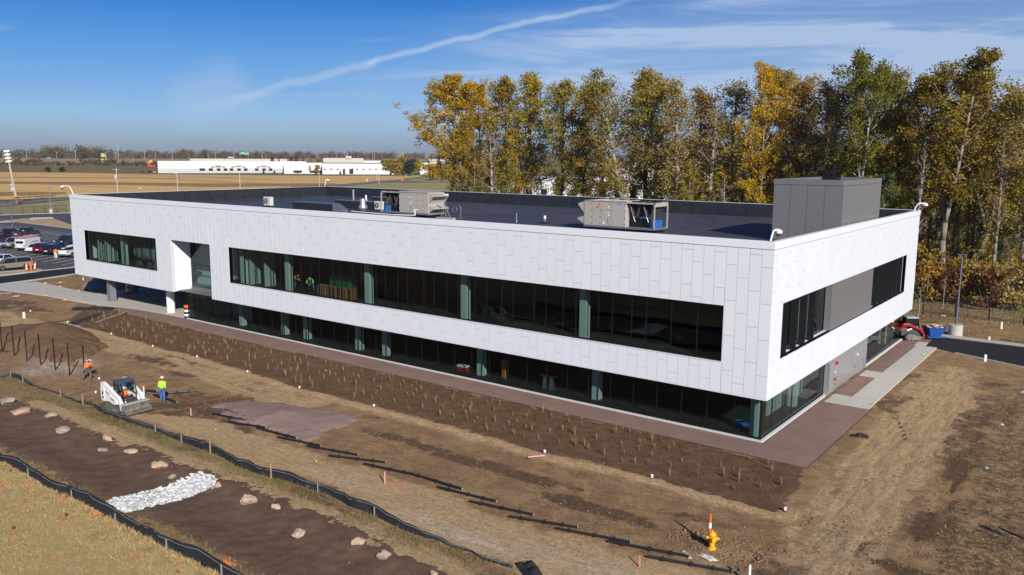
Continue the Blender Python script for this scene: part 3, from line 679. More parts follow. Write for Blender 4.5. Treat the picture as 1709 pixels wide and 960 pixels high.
def small_tree(px, py, toppy, wpx, leafm, kind, label, cat='tree', group=None, name='tree', depth=None):
    x, y = g(px, py) if depth is None else depth; H_ = top_z(x, y, toppy); dist = math.hypot(x-CAM[0], y-CAM[1]); w = wpx/FPX*dist/2
    t = thing(name, label, cat, (x, y, -.1), 0, group)
    b = MB(); b.tube((0, 0, 0), (0, 0, H_*.6), w*.09+.08, w*.04, 6); b.build('trunk', bark_dk, t)
    cs = []; rs = []; tn = []
    if kind == 'cone':
        for k in range(9):
            f = k/8; r_ = w*(1-f)*.9+.1; cs.append((0, 0, H_*(.1+.85*f))); rs.append((r_, r_, H_*.09)); tn.append(.5)
        per = 70
    else:
        for k in range(16):
            a = rng.random()*6.28; q = w*.62*math.sqrt(rng.random()); zz = H_*(.2 if kind == 'round' else .32)+H_*.68*rng.random(); q *= 1-.5*abs(zz/H_-.55)
            cs.append((q*math.cos(a), q*math.sin(a), min(zz, H_*.9))); rs.append((w*.42, w*.42, H_*.16)); tn.append(rng.uniform(.2, .8))
        per = 60
    V, Q, T = leaf_cloud(cs, rs, per, max(.35, w*.20), tn); npobj('crown', V, Q, leafm, {'tone': ('FACE', T)}, t); return t
for i, (px, s) in enumerate(((80, 'left'), (104, 'right'))):
    small_tree(px, 287.6, 278.4, 11, DKGR, 'round', f'{"left" if i == 0 else "right"} one of two small round bushes at the far edge of the corn field', 'bush', 'pair of bushes beyond the corn field', 'bush')
for px, py, tp, w, lab in ((455.5, 283, 259.5, 10, 'crimson tree nearest the long white warehouse, first of the red trees'), (467, 280, 263.5, 7, 'small dark red tree between the two white warehouses'), (486, 280, 260.5, 8, 'crimson tree behind the second warehouse, left of the red pair'), (494.5, 280, 260, 10, 'crimson tree behind the second warehouse, right of the red pair')):
    small_tree(px, py, tp, w, REDF, 'round', lab, group='red trees between the warehouses')
for px, py, tp, w, m, k, lab in (
    (449, 288.5, 278, 12, ORNG, 'round', 'bushy yellow tree at the right end of the long white warehouse'), (440, 289, 284, 5, DKGR, 'cone', 'small evergreen left of the yellow tree by the long warehouse'), (458, 289, 283.5, 5, DKGR, 'cone', 'small evergreen right of the yellow tree by the long warehouse'),
    (475, 289.5, 284, 5, DKGR, 'cone', 'small evergreen at the left corner of the dock warehouse'), (486.5, 289.5, 272.5, 9, ORNG, 'oval', 'orange tree in front of the dock warehouse, leftmost of three'), (496.5, 290, 283, 5, DKGR, 'cone', 'small evergreen right of the leftmost orange tree by the dock warehouse'),
    (508, 290, 282, 4.5, DKGR, 'cone', 'small evergreen left of the middle orange tree by the dock warehouse'), (516.5, 290, 276, 10, ORNG, 'oval', 'orange tree in front of the dock warehouse, middle of three'), (530.5, 290.3, 275.5, 11, ORNG, 'oval', 'orange tree in front of the dock warehouse, rightmost of three'),
    (538, 290.6, 282.5, 5.5, DKGR, 'cone', 'small evergreen just right of the rightmost orange tree'), (547, 290.6, 283, 5, DKGR, 'cone', 'small evergreen left of the dock door of the warehouse'), (554, 290.8, 283, 5, DKGR, 'cone', 'small evergreen close to the dock door of the warehouse'), (568, 291, 284, 4, DKGR, 'cone', 'small evergreen right of the first dock door'),
    (357, 287.5, 280, 5, ORNG, 'oval', 'small orange tree at the middle entrance of the long warehouse'), (391, 287.5, 279, 5, ORNG, 'oval', 'small brown tree at the third entrance of the long warehouse'), (413, 288, 278, 5, OLIVE, 'oval', 'small green tree left of the last entrance of the long warehouse'), (425.5, 288, 279, 6, ORNG, 'oval', 'small red brown tree at the last entrance of the long warehouse'), (436, 288, 278.5, 4, BRWN, 'oval', 'small brown tree at the right end of the long warehouse front'),
    (268.5, 288.3, 284.5, 3, DKGR, 'cone', 'tiny evergreen at the left corner of the long warehouse'), (277, 288.3, 284, 3.5, DKGR, 'cone', 'tiny evergreen below the blank wall of the long warehouse'), (304, 288.4, 285, 3.5, DKGR, 'cone', 'tiny evergreen midway along the blank warehouse wall'), (314.5, 288.4, 284, 4, DKGR, 'cone', 'tiny evergreen left of the first warehouse window')):
    small_tree(px, py, tp, w, m, k, lab)
for px, py, tp, w, m, lab in ((518, 279, 262.5, 14, ORNG, 'yellow orange tree behind the dock warehouse, left'), (533, 278.5, 263, 13, ORNG, 'yellow orange tree behind the dock warehouse, right'), (556, 275, 265.5, 12, ORNG, 'brown orange tree in front of the cream building'), (506, 278, 264, 6, DKGR, 'dark tree behind the dock warehouse roof'),
    (652, 293, 262, 34, OLIVE, 'big olive tree at the right end of the dock warehouse'), (672, 293, 258.5, 34, OLIVE, 'tallest yellow olive tree of the clump right of the warehouse'), (684, 293.5, 264, 24, DKGR, 'dark green tree in the clump right of the warehouse'), (694, 293, 262, 22, OLIVE, 'yellow olive tree at the right end of the clump beside the warehouse'), (641, 290, 266, 16, DKGR, 'dark tree touching the right end of the dock warehouse'),
    (722, 301, 271, 30, ORNG, 'round golden tree on the grass left of the tall woods'), (737, 300, 271, 30, ORNG, 'golden tree behind the twin headed lamp'), (757, 299, 273, 26, ORNG, 'orange tree partly behind the leftmost tall tree'), (716, 285, 266, 7, DKGR, 'narrow evergreen behind the round golden tree')):
    small_tree(px, py, tp, w, m, 'round', lab)

# ---- warehouses and far buildings
wh_white = mat('warehouse_white_wall', (.62, .62, .62), .7, var=.03, vscale=.05); wh_cream = mat('cream_building_wall', (.50, .46, .40), .7); wh_roof = mat('dark_flat_roof', (.10, .10, .11), .7)
dark_win = mat('far_dark_window', (.02, .022, .026), .2); red_sign = mat('dull_red_sign', (.28, .03, .03), .6); blue_sign = mat('blue_sign_face', (.05, .10, .30), .6); wh_base = mat('warehouse_grey_base', (.46, .46, .45), .7)
def far_building(name, label, p0, p1, depth, toppy, wall, roofm, feats=(), basement=None, cat='building'):
    """p0, p1: picture points of the foot of the front wall; depth: metres behind it"""
    a = np.array(g(*p0)); an = math.atan2(a[1]-CAM[1], a[0]-CAM[0])-math.pi/2; Lh = (p1[0]-p0[0])/FPX*math.hypot(*(a-CAM[:2]))*math.cos(0)*1.02/(1+((p0[0]+p1[0])/2-854.5)**2/FPX**2)**.5*1.12; H_ = top_z(a[0], a[1], toppy)
    t = thing(name, label, cat, (a[0], a[1], -.1), an)
    b = MB(); b.box(0, Lh, 0, depth, 0, H_); b.build('wall', wall, t)
    b = MB(); b.box(.4, Lh-.4, .4, depth-.4, H_, H_+.12); b.box(0, Lh, -.05, .4, H_, H_+.5); b.build('roof', roofm, t)
    if basement: b = MB(); b.box(0, Lh, -.12, -.003, 0, H_*basement); b.build('base_course', wh_base, t)
    for (u0, u1, z0, z1, kind) in feats:
        b = MB(); m = {'w': dark_win, 'r': red_sign, 'b': blue_sign, 'd': dark_win, 'c': wh_cream}[kind]
        n_ = {'w': 'window', 'r': 'sign_band', 'b': 'sign', 'd': 'dock_door', 'c': 'entrance_canopy'}[kind]
        dd = 1.2 if kind == 'c' else (.16 if kind in 'rb' else .06)
        b.box(u0*Lh, u1*Lh, -.2-dd, -.13, z0*H_, z1*H_); b.build(n_, m, t)
    return t, Lh, H_
f = []
def U(px): return (px-266)/(464-266)
for x0, x1 in ((319, 326), (331, 333)): f.append((U(x0), U(x1), .2, .42, 'w'))
for c in (344, 371, 405, 450):
    k = (c-266)/198; 
    for s in (-10, 0, 9): f.append((U(c+s-2.4), U(c+s+2.4), .2, .42, 'w'))
    f.append((U(c-10), U(c-5.5), .50, .58, 'r')); f.append((U(c+4.5), U(c+9), .50, .58, 'r')); f.append((U(c-4.5), U(c+3.5), .60, .72, 'c'))
f.append((U(341), U(347), .52, .64, 'b'))
far_building('long_warehouse', 'long low white warehouse with red sign bands beyond the corn field', (264, 289), (470, 285.5), 60, 269.5, wh_white, wh_white, f, .4)
far_building('far_warehouse', 'pale cream warehouse roof showing behind the long white warehouse', (318, 279), (452, 279), 60, 265.3, wh_cream, wh_cream, [(.1+.13*i, .15+.13*i, .3, .45, 'w') for i in range(6)])
f = [(.04, .10, .1, .35, 'w'), (.13, .22, .1, .35, 'w'), (.285, .30, .05, .5, 'd')]
far_building('dock_warehouse', 'white warehouse with dark roof edge and truck dock doors', (474, 290), (540, 290.6), 70, 272.5, wh_white, wh_white, [(.2, .38, .1, .32, 'w'), (.55, .8, .1, .32, 'w')])
far_building('dock_warehouse', 'right wing of the dock warehouse, long dark roof and dock doors', (538, 290.9), (640, 291.6), 70, 272.8, wh_white, wh_roof, [(.285, .315, .0, .45, 'd'), (.375, .43, .05, .55, 'd')]+[(.02+.09*i, .05+.09*i, .48, .58, 'c') for i in range(10)])
far_building('cream_building', 'cream two level building behind the dock warehouse', (540, 280), (597, 280), 40, 264.2, wh_cream, wh_cream, [(.55, .7, .98, 1.25, 'c')])
far_building('white_building', 'low white building strip behind the dock warehouse right end', (596, 279), (630, 279), 40, 268, wh_white, wh_roof)
far_building('white_building', 'small white building partly hidden by the round golden tree', (701, 291), (716, 291), 30, 272.5, wh_white, wh_white)
for i, (a, c, tp, lab) in enumerate(((716, 727, 266.5, 'white house roof above the golden tree, left'), (735, 742, 267, 'white house roof above the golden tree, middle'), (755, 768, 269, 'white house seen through the leftmost tall tree'), (846, 862, 265, 'cream house seen through the woods left part'))):
    t, Lh, H_ = far_building('house', lab, (a, 283), (c, 283), 12, tp+3, wh_cream if i > 2 else wh_white, wh_roof, [(.2, .4, .2, .5, 'w'), (.6, .8, .2, .5, 'w')], cat='house')
    b = MB(); b.extx([(-1, H_), (13, H_), (6, H_+3)], -.5, Lh+.5); b.build('gable_roof', wh_white, t)
far_building('long_white_shed', 'long white shed seen through the trunks of the middle woods', (868, 331), (1085, 338), 40, 298.5, wh_white, wh_white, [(.04+.1*i, .08+.1*i, .05, .5, 'd') for i in range(9)])
far_building('white_trailer_shed', 'white shed seen through the woods above the left rooftop unit', (818, 326), (862, 328), 20, 306, wh_white, wh_cream)
far_building('orange_trimmed_store', 'far store seen through the woods right of centre', (1030, 300), (1085, 301), 30, 282, wh_cream, wh_white, [(.1, .4, .6, .8, 'r'), (.5, .8, .6, .8, 'b')])
# red restaurant-like block with yellow arches on its roof
a = np.array(g(247, 279)); an = math.atan2(-a[0]+g(256, 279)[0], 1); x, y = g(246.5, 278); H_ = top_z(x, y, 270.8); d_ = math.hypot(x-CAM[0], y-CAM[1]); w = 9/FPX*d_
fa = math.atan2(y-CAM[1], x-CAM[0])-math.pi/2
t = thing('red_sign_block', 'big red sign block carrying a yellow double arch, beyond the fields', 'sign', (x, y, -.1), fa)
b = MB(); b.box(0, w*.8, 0, 3, 0, H_); b.box(w*.8, w*1.12, 0, 3, 0, H_*.5); b.build('red_block', mat('bright_red_paint', (.50, .012, .02), .5), t)
yel = mat('bright_yellow_paint', (.80, .52, .02), .5)
b = MB(); b.box(0, w*.75, -.1, 3.1, H_, H_*1.12); b.build('yellow_band', yel, t)
for k in (0, 1):
    b = MB(); cx = w*(.45+.17*k); b.path([(cx+w*.085*math.cos(q), 1, H_*1.1+H_*.38*math.sin(q)) for q in np.linspace(math.pi, 0, 9)], .35, 6); b.build('arch', yel, t)
# far cars in front of the warehouses
fc = [(238, 288, 'black'), (250, 288, 'black'), (257, 288.3, 'white'), (349, 288.3, 'white'), (354, 288.1, 'white'), (366, 287.6, 'dark'), (372, 287.6, 'dark'), (393, 288, 'white'), (464, 287.5, 'blue'), (470, 288, 'blue')]
# ================================================================= office building
LX, WY, ZB, ZT, ZR = 82.59, 38.04, 2.77, 12.0, 10.62
bld = thing('office_building', 'large white panelled two storey office building with black glass bands and a flat dark roof', 'building', (0, 0, 0))
WF = [(-79.74, -64.70, 4.64, 8.03), (-52.08, -2.86, 4.64, 8.03)]          # front windows
NOTCH = (-61.95, -55.15, ZB-.1, 8.06)
WR = (1.92, 34.0, 4.86, 8.22)                                                # right-hand opening (y range)
def rsub(r, h):
    x0, x1, z0, z1 = r; a0, a1, b0, b1 = h
    if a0 >= x1 or a1 <= x0 or b0 >= z1 or b1 <= z0: return [r]
    o = []
    if a0 > x0: o.append((x0, a0, z0, z1))
    if a1 < x1: o.append((a1, x1, z0, z1))
    m0, m1 = max(x0, a0), min(x1, a1)
    if b0 > z0: o.append((m0, m1, z0, b0))
    if b1 < z1: o.append((m0, m1, b1, z1))
    return o
def cut(rects, holes):
    for h in holes: rects = [q for r in rects for q in rsub(r, h)]
    return rects
# backing walls (their own grey shows in the joints between the panels)
b = MB()
for x0, x1, z0, z1 in cut([(-LX+.04, -.04, ZB+.02, ZT-.5)], WF+[NOTCH]): b.box(x0, x1, .035, .30, z0, z1)
b.build('front_wall', seam, bld)
b = MB()
for y0, y1, z0, z1 in cut([(.31, WY-.04, ZB+.02, ZT-.5)], [WR]): b.box(-.30, -.035, y0, y1, z0, z1)
b.build('side_wall', seam, bld)
b = MB(); b.box(-LX, -LX+.3, .31, WY-.3, ZB, ZT-.5); b.build('side_wall', white_metal, bld)
b = MB(); b.box(-LX, 0, WY-.29, WY, ZB, ZT-.5); b.box(-.31, -.0, WY-.04, WY, ZB, ZT-.5); b.build('rear_wall', white_metal, bld)
# panels: columns 0.71 m wide, 2.11 m long, each column stepped by a third
PW, PH, GAP = .709, 2.113, .011
cells = []
k = 0; x1 = 0.0
while x1 > -LX+.02:
    x0 = max(x1-PW, -LX); z = ZB-2.5+((10.50+.704*(k % 3)-(ZB-2.5)) % PH)
    zz = [ZB]+[z+i*PH for i in range(8) if ZB+.05 < z+i*PH < ZT-.5]+[ZT-.47]
    for a, c in zip(zz[:-1], zz[1:]):
        for r in cut([(x0, x1, a, c)], WF+[NOTCH]):
            if r[1]-r[0] > .03 and r[3]-r[2] > .03: cells.append(('F', r))
    x1 = x0; k += 1
k = 0; y0 = 0.0
while y0 < WY-.02:
    y1 = min(y0+PW, WY); z = ZB-2.5+((10.50+.704*((k+1) % 3)-(ZB-2.5)) % PH)
    zz = [ZB]+[z+i*PH for i in range(8) if ZB+.05 < z+i*PH < ZT-.5]+[ZT-.47]
    for a, c in zip(zz[:-1], zz[1:]):
        for r in cut([(y0, y1, a, c)], [WR]):
            if r[1]-r[0] > .03 and r[3]-r[2] > .03: cells.append(('R', r))
    y0 = y1; k += 1
def cdist(c):
    s, r = c; m = (r[0]+r[1])/2
    p = np.array([m, 0, (r[2]+r[3])/2]) if s == 'F' else np.array([0, m, (r[2]+r[3])/2])
    v = CAM-p; d = np.linalg.norm(v); cosn = abs(v[1] if s == 'F' else v[0])/d
    return -(r[1]-r[0])*(r[3]-r[2])*cosn/d**2
cells.sort(key=cdist)
_pm = {}
def panel_mesh(s, w, h):
    key = (s, round(w, 3), round(h, 3))
    if key not in _pm:
        b = MB(); e = GAP
        if s == 'F': b.box(e, w-e, 0, .034, e, h-e)
        else: b.box(-.034, 0, e, w-e, e, h-e)
        _pm[key] = b.mesh('panel', white_metal)
    return _pm[key]
rest = MB()
for i, (s, r) in enumerate(cells):
    w, h = r[1]-r[0], r[3]-r[2]; j = random.uniform(-.0015, .0015)
    if i < 299:
        o = bpy.data.objects.new('panel', panel_mesh(s, w, h)); lnk(o, bld)
        o.location = (r[0], j, r[2]) if s == 'F' else (j, r[0], r[2])
    elif s == 'F': rest.box(r[0]+GAP, r[1]-GAP, j, .034, r[2]+GAP, r[3]-GAP)
    else: rest.box(-.034, j, r[0]+GAP, r[1]-GAP, r[2]+GAP, r[3]-GAP)
o = rest.build('panels', white_metal, bld); o['kind'] = 'stuff'
# coping: upper trim band and cap
b = MB(); b.box(-LX-.02, .03, -.03, .31, ZT-.455, ZT); b.box(-.31, .03, .31, WY-.31, ZT-.455, ZT); b.box(-LX-.02, .03, WY-.31, WY+.03, ZT-.455, ZT); b.box(-LX-.02, -LX+.31, .31, WY-.31, ZT-.455, ZT)
b.build('parapet_cap', white_trim, bld, bevel=.015, seg=1)
b = MB(); b.box(-LX, -61.96, -.012, .3, ZB-.05, ZB-.003); b.box(-55.14, .012, -.012, .3, ZB-.05, ZB-.003); b.box(-.3, .012, .3, WY, ZB-.05, ZB-.003); b.build('base_trim', white_trim, bld)
# parapet inner faces and roof deck
b = MB(); b.box(-LX+.3, -.3, .305, .36, ZR-.2, ZT-.46); b.box(-LX+.3, -.3, WY-.36, WY-.3, ZR-.2, ZT-.02); b.box(-LX+.3, -LX+.36, .36, WY-.36, ZR-.2, ZT-.02); b.box(-.36, -.305, .36, WY-.36, ZR-.2, ZT-.02)
b.build('parapet_lining', parapet_m, bld)
b = MB(); b.box(-LX+.32, -.32, .32, WY-.32, ZR-.3, ZR); b.build('roof', roof_m, bld)
# overlapping membrane laps on the roof and vertical laps on the parapets
lap = mat('membrane_lap', (.085, .09, .10), .5, var=.2, vscale=2)
lap_dk = mat('dark_membrane_lap', (.010, .011, .013), .5)
for i in range(12):
    y = 3+i*3.05
    b = MB(); x = -LX+.5
    while x < -1:
        l_ = random.uniform(8, 16); b.box(x, min(x+l_, -.8), y+random.uniform(-.03, .03), y+.14, ZR, ZR+.008); x += l_+.02
    b.build('roof_lap', lap, bld)
for i in range(27):
    b = MB(); x = -LX+2+i*3.05; b.box(x, x+.10, WY-.372, WY-.362, ZR, ZT-.05); b.build('parapet_lap', lap_dk, bld)
for i in range(12):
    b = MB(); y = 2+i*3.05; b.box(-LX+.362, -LX+.372, y, y+.10, ZR, ZT-.05); b.build('parapet_lap', lap_dk, bld)
b = MB(); b.prism([(-11.5+3.2*math.cos(a)*(1+.25*math.sin(3*a)), 8.6+2.6*math.sin(a)*(1+.2*math.cos(2*a))) for a in np.linspace(0, 6.1, 22)], ZR+.009, ZR+.013); b.build('puddle_stain', mat('brown_puddle_stain', (.022, .016, .012), .12, spec=.5), bld)
# soffit / underside of the overhang, intermediate floor
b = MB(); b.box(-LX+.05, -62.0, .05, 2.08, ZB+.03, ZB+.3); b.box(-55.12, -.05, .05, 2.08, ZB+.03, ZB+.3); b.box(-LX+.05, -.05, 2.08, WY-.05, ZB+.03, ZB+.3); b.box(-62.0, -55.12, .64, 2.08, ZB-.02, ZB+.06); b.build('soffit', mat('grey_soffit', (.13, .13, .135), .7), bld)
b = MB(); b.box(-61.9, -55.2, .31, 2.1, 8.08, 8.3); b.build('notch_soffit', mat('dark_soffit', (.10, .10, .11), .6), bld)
b = MB(); b.box(-62.2, -61.96, .0, 2.2, ZB-.02, 8.08); b.build('notch_reveal', white_metal, bld)
b = MB(); b.box(-55.14, -54.95, .31, 2.2, ZB-.02, 8.08); b.build('notch_reveal', white_metal, bld)
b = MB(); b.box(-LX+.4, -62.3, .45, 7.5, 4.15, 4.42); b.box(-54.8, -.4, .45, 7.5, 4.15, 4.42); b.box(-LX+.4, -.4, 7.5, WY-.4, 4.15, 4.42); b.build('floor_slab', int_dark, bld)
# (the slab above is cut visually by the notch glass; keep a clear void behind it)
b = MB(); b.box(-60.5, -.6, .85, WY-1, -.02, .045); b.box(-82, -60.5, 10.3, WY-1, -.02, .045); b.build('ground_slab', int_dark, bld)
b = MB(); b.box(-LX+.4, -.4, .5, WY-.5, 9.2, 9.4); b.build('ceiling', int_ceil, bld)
# reveals of the openings
b = MB()
for x0, x1, z0, z1 in WF:
    b.box(x0-.02, x0, .0, .30, z0-.02, z1+.02); b.box(x1, x1+.02, .0, .30, z0-.02, z1+.02); b.box(x0-.001, x1+.001, .001, .30, z1, z1+.02); b.box(x0-.001, x1+.001, -.03, .30, z0-.05, z0)
b.build('window_reveal', white_trim, bld)
b = MB(); y0, y1, z0, z1 = WR; b.box(-.62, -.0, y0-.02, y0, z0-.02, z1+.02); b.box(-.62, 0, y1, y1+.02, z0-.02, z1+.02); b.box(-.62, -.001, y0, y1, z1, z1+.02); b.box(-.62, .03, y0, y1, z0-.05, z0); b.build('window_reveal', white_trim, bld)

def glazing(name, axis, v, cuts, z0, z1, parent, fr=.06, trans=(), inward=.09):
    """window > pane, mullion, rail; axis 'x': plane y=v, cuts are x positions"""
    W_ = bpy.data.objects.new(name, None); lnk(W_, parent); W_.empty_display_size = .1
    def bx(b, a0, a1, d0, d1, q0, q1):
        if axis == 'x': b.box(a0, a1, v+d0, v+d1, q0, q1)
        else: b.box(v-d1, v-d0, a0, a1, q0, q1)
    b = MB(); bx(b, cuts[0], cuts[-1], 0, inward, z0, z0+fr); bx(b, cuts[0], cuts[-1], 0, inward, z1-fr, z1)
    for t in trans: bx(b, cuts[0], cuts[-1], .004, inward-.004, t-.03, t+.03)
    b.build('rail', black_alu, W_)
    for i, c in enumerate(cuts):
        b = MB(); h = fr/2; s = h if i == 0 else (-h if i == len(cuts)-1 else 0); bx(b, c-h+s, c+h+s, .05, inward+.04, z0+.002, z1-.002); b.build('mullion', black_alu, W_)
    for a, c in zip(cuts[:-1], cuts[1:]):
        b = MB(); tlt = random.uniform(-.003, .003)
        if axis == 'x': b.add([(a+.02, v+.045, z0+.03), (c-.02, v+.045+tlt, z0+.03), (c-.02, v+.045+tlt, z1-.03), (a+.02, v+.045-tlt, z1-.03)], [(0, 1, 2, 3)])
        else: b.add([(v-.045, a+.02, z0+.03), (v-.045+tlt, c-.02, z0+.03), (v-.045+tlt, c-.02, z1-.03), (v-.045-tlt, a+.02, z1-.03)], [(0, 1, 2, 3)])
        b.build('pane', glass, W_)
    return W_
def pattern(a, c, steps):
    out_ = [a]; i = 0
    while out_[-1]+steps[i % len(steps)] < c-.35: out_.append(out_[-1]+steps[i % len(steps)]); i += 1
    return out_+[c]
glazing('window', 'x', .21, pattern(-79.74, -64.70, [1.05, 1.7, 1.05, 1.45]), 4.64, 8.03, bld)
c2 = sorted([-2.86, -4.6]+[-6.34, -8.08, -9.12, -10.54, -11.6, -13.36, -14.38, -15.81, -16.81, -18.64, -19.65, -21.05, -22.12, -23.78, -24.91]+[-26.2-5.25*i-d for i in range(5) for d in (0, 1.05, 2.8, 3.85)])
c2 = [c for c in c2 if c > -51.4]; glazing('window', 'x', .21, [-52.08]+c2, 4.64, 8.03, bld)
glazing('window', 'x', 2.1, [-61.94, -58.4, -55.16], .05, 8.06, bld, trans=(2.9, 5.4), fr=.09)
gm = [-60.55]+[-60.55+1.716*i for i in range(1, 34)]+[-2.13, -.45]
gm = [x for x in gm if x < -3.0]+[-2.15, -.46]
glazing('glass_wall', 'x', .62, gm, .10, ZB, bld)
glazing('glass_wall', 'y', -.46, [.64]+[2.91-.3, 4.5, 6.2, 7.9, 9.6, 11.3, 12.75], .10, ZB, bld)
glazing('glass_wall', 'y', -.46, [23.25, 25.6, 27.9, 30.2, 32.5, 34.4, 36.1], .10, ZB, bld)
glazing('glass_wall', 'x', 10.2, [-82.0+2.15*i for i in range(10)]+[-60.6], .06, ZB, bld)
glazing('glass_wall', 'y', -60.56, [.7, 2.1, 4.5, 6.9, 10.2], .06, ZB, bld)
glazing('window', 'y', -.55, [1.92, 3.3, 5.0, 6.7, 8.4, 10.1, 12.05], 4.87, 8.21, bld)
glazing('window', 'y', -.55, [23.05, 24.6, 26.2, 27.8, 29.4, 31.0, 32.6, 34.0], 4.87, 8.21, bld)
# base curb below the glass
b = MB(); b.box(-60.6, -.30, .50, .84, -.05, .10); b.box(-.52, -.30, .84, 12.9, -.05, .10); b.box(-.52, -.30, 23.2, 36.3, -.05, .10); b.build('base_curb', mat('pale_base_curb', (.55, .54, .52), .8), bld)
# vertical fins in front of the side windows
for y in (2.95, 4.75, 6.45, 8.2, 24.5, 26.1, 27.65, 29.2, 30.85, 32.5):
    b = MB(); b.box(-.46, -.02, y-.035, y+.035, 4.87, 8.20); b.build('sunshade_fin', black_alu, bld)
    b = MB(); b.box(-.12, .02, y-.05, y+.18, 4.865, 4.885); b.build('fin_bracket', black_alu, bld)
# grey infill between the side windows, and the ground-floor metal wall with two doors
b = MB(); b.box(-.55, -.12, 12.12, 22.98, 4.87, 8.20); b.build('infill_panel', grey_metal, bld)
for i in range(13):
    y0 = 12.9+i*.79
    if 13.55 < y0+.4 < 14.35: pass
    b = MB(); b.box(-.50, -.22+random.uniform(-.002, .002), y0+.006, min(y0+.784, 23.2), .06, ZB); b.build('metal_cladding_panel', grey_light, bld)
door_m = mat('grey_steel_door', (.30, .30, .31), .45, metal=.2)
for y in (12.98, 20.75):
    d = MB(); d.box(-.215, -.165, y, y+1.06, .07, 2.25); dd = d.build('door', door_m, bld, bevel=.01, seg=1)
    f_ = MB(); f_.box(-.214, -.13, y-.09, y-.005, .07, 2.34); f_.box(-.214, -.13, y+1.065, y+1.15, .07, 2.34); f_.box(-.214, -.13, y-.003, y+1.063, 2.255, 2.34); f_.build('frame', grey_light, dd)
    h_ = MB(); h_.box(-.16, -.09, y+.90, y+.95, .98, 1.10); h_.box(-.10, -.08, y+.78, y+.95, 1.02, 1.05); h_.build('handle', steel, dd)
b = MB(); b.box(-.20, -.02, 14.38, 14.52, 2.02, 2.24); b.build('fire_alarm_light', mat('red_alarm_plastic', (.55, .01, .02), .4), bld)
b = MB(); b.box(-.20, -.12, 14.3, 14.42, 1.4, 1.55); b.box(-.20, -.1, 20.2, 20.32, 1.6, 1.75); b.build('call_box', white_plastic, bld)
brass = mat('brass_fitting', (.55, .36, .10), .35, metal=.8)
b = MB(); b.tube((-.20, 14.35, .98), (-.02, 14.35, .98), .09, .09, 12); b.tube((-.05, 14.3, .98), (.06, 14.18, .98), .05, .055, 10); b.tube((-.05, 14.4, .98), (.06, 14.52, .98), .05, .055, 10); b.build('standpipe_connection', brass, bld)
b = MB(); b.tube((-.2, 14.3, .6), (-.05, 14.3, .6), .06, .06, 10); b.tube((-.2, 19.6, .85), (0, 19.6, .85), .06, .06, 10); b.build('pipe_fitting', steel, bld)
# soffit lamp on the side, near the far end
b = MB(); b.box(-.02, .20, 29.6, 29.9, 2.78, 2.9); b.build('wall_lamp', white_plastic, bld)
# interior: columns and dim partitions
for x in (-51.4, -44.7, -34.3, -23.8, -13.2):
    b = MB(); b.box(x-.30, x+.24, .95, 1.45, 4.43, 9.2); b.build('interior_column', col_white, bld)
for x in (-79.2, -77.6, -67.2, -65.9, -50.6, -48.6):
    b = MB(); b.box(x-.05, x+.05, 1.2, 2.6, 4.43, 9.2); b.build('interior_partition', mat('grey_partition', (.38, .39, .38), .7), bld)
b = MB(); b.box(-73.6, -73.05, .95, 1.45, 4.43, 9.2); b.box(-63.3, -54.0, 3.6, 3.7, .05, 9.0); b.build('interior_wall', col_white, bld)
for x in (-53.2, -46.6, -43.4, -36.5, -33.2, -22.9, -12.6):
    b = MB(); b.box(x-.28, x+.24, 1.75, 2.3, .05, 4.15); b.build('interior_column', col_white, bld)
t = thing('wrapped_duct', 'big silver wrapped duct lying inside the upper floor behind the left window', 'duct', (-69.3, 2.3, 4.43))
b = MB(); b.add(*(lambda n, m: ([(-3.2+6.4*i/(m-1), (.95+.15*math.sin(i*1.3))*(1-abs(2*i/(m-1)-1)**4*.5)*math.cos(6.283*j/n), 1.5+(1.0+.15*math.sin(i*1.7+1))*(1-abs(2*i/(m-1)-1)**4*.5)*math.sin(6.283*j/n)) for i in range(m) for j in range(n)], [(i*n+j, i*n+(j+1) % n, (i+1)*n+(j+1) % n, (i+1)*n+j) for i in range(m-1) for j in range(n)]))(14, 12)); b.build('duct_wrap', mat('silver_wrap', (.35, .36, .38), .45, metal=.4), t, smooth=True)
b = MB(); [b.box(x-.1, x+.1, -.7, .7, 0, .6) for x in (-2.4, 0, 2.4)]; b.build('stand', steel, t)
b = MB(); b.box(-1.35, -.85, 1.15, 1.65, .05, 4.15); b.build('interior_column', col_white, bld)
for y in (8.6, 24.6, 33.0):
    b = MB(); b.box(-1.7, -1.1, y, y+.6, .05, 4.15); b.build('interior_column', col_white, bld)
b = MB(); b.box(-1.75, -1.65, 9.0, 12.0, 4.43, 9.2); b.box(-1.75, -1.65, 3.0, 4.6, 4.43, 9.2); b.box(-1.95, -1.85, 5.5, 12.5, .05, 4.15); b.box(-2.0, -1.9, 26, 29, .05, 4.15); b.build('interior_wall', MATS['grey_partition'], bld)  # added behind the side glass to brighten it; near low one mimics a reflection
for y in (4.1, 10.4, 24.2):
    b = MB(); b.box(-1.8, -1.2, y, y+.6, 4.43, 9.2); b.build('interior_column', col_white, bld)
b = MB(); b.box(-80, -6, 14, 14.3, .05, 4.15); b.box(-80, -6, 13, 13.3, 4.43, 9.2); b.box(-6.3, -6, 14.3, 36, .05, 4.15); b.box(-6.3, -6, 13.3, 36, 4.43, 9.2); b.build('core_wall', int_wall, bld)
# entrance canopy columns
b = MB(); b.lathe([(.42, .05), (.42, ZB+.02)], 24, (-64.85, 1.35, 0)); b.build('entrance_column', refl_white, bld, smooth=False)
b = MB(); b.box(-76.75, -76.05, .65, 1.35, .05, ZB+.02); b.build('entrance_column', mat('dark_column_paint', (.17, .17, .18), .5), bld)
b = MB(); b.box(-80.1, -79.5, 5.2, 5.8, .05, ZB+.02); b.build('entrance_column', MATS['dark_column_paint'], bld)
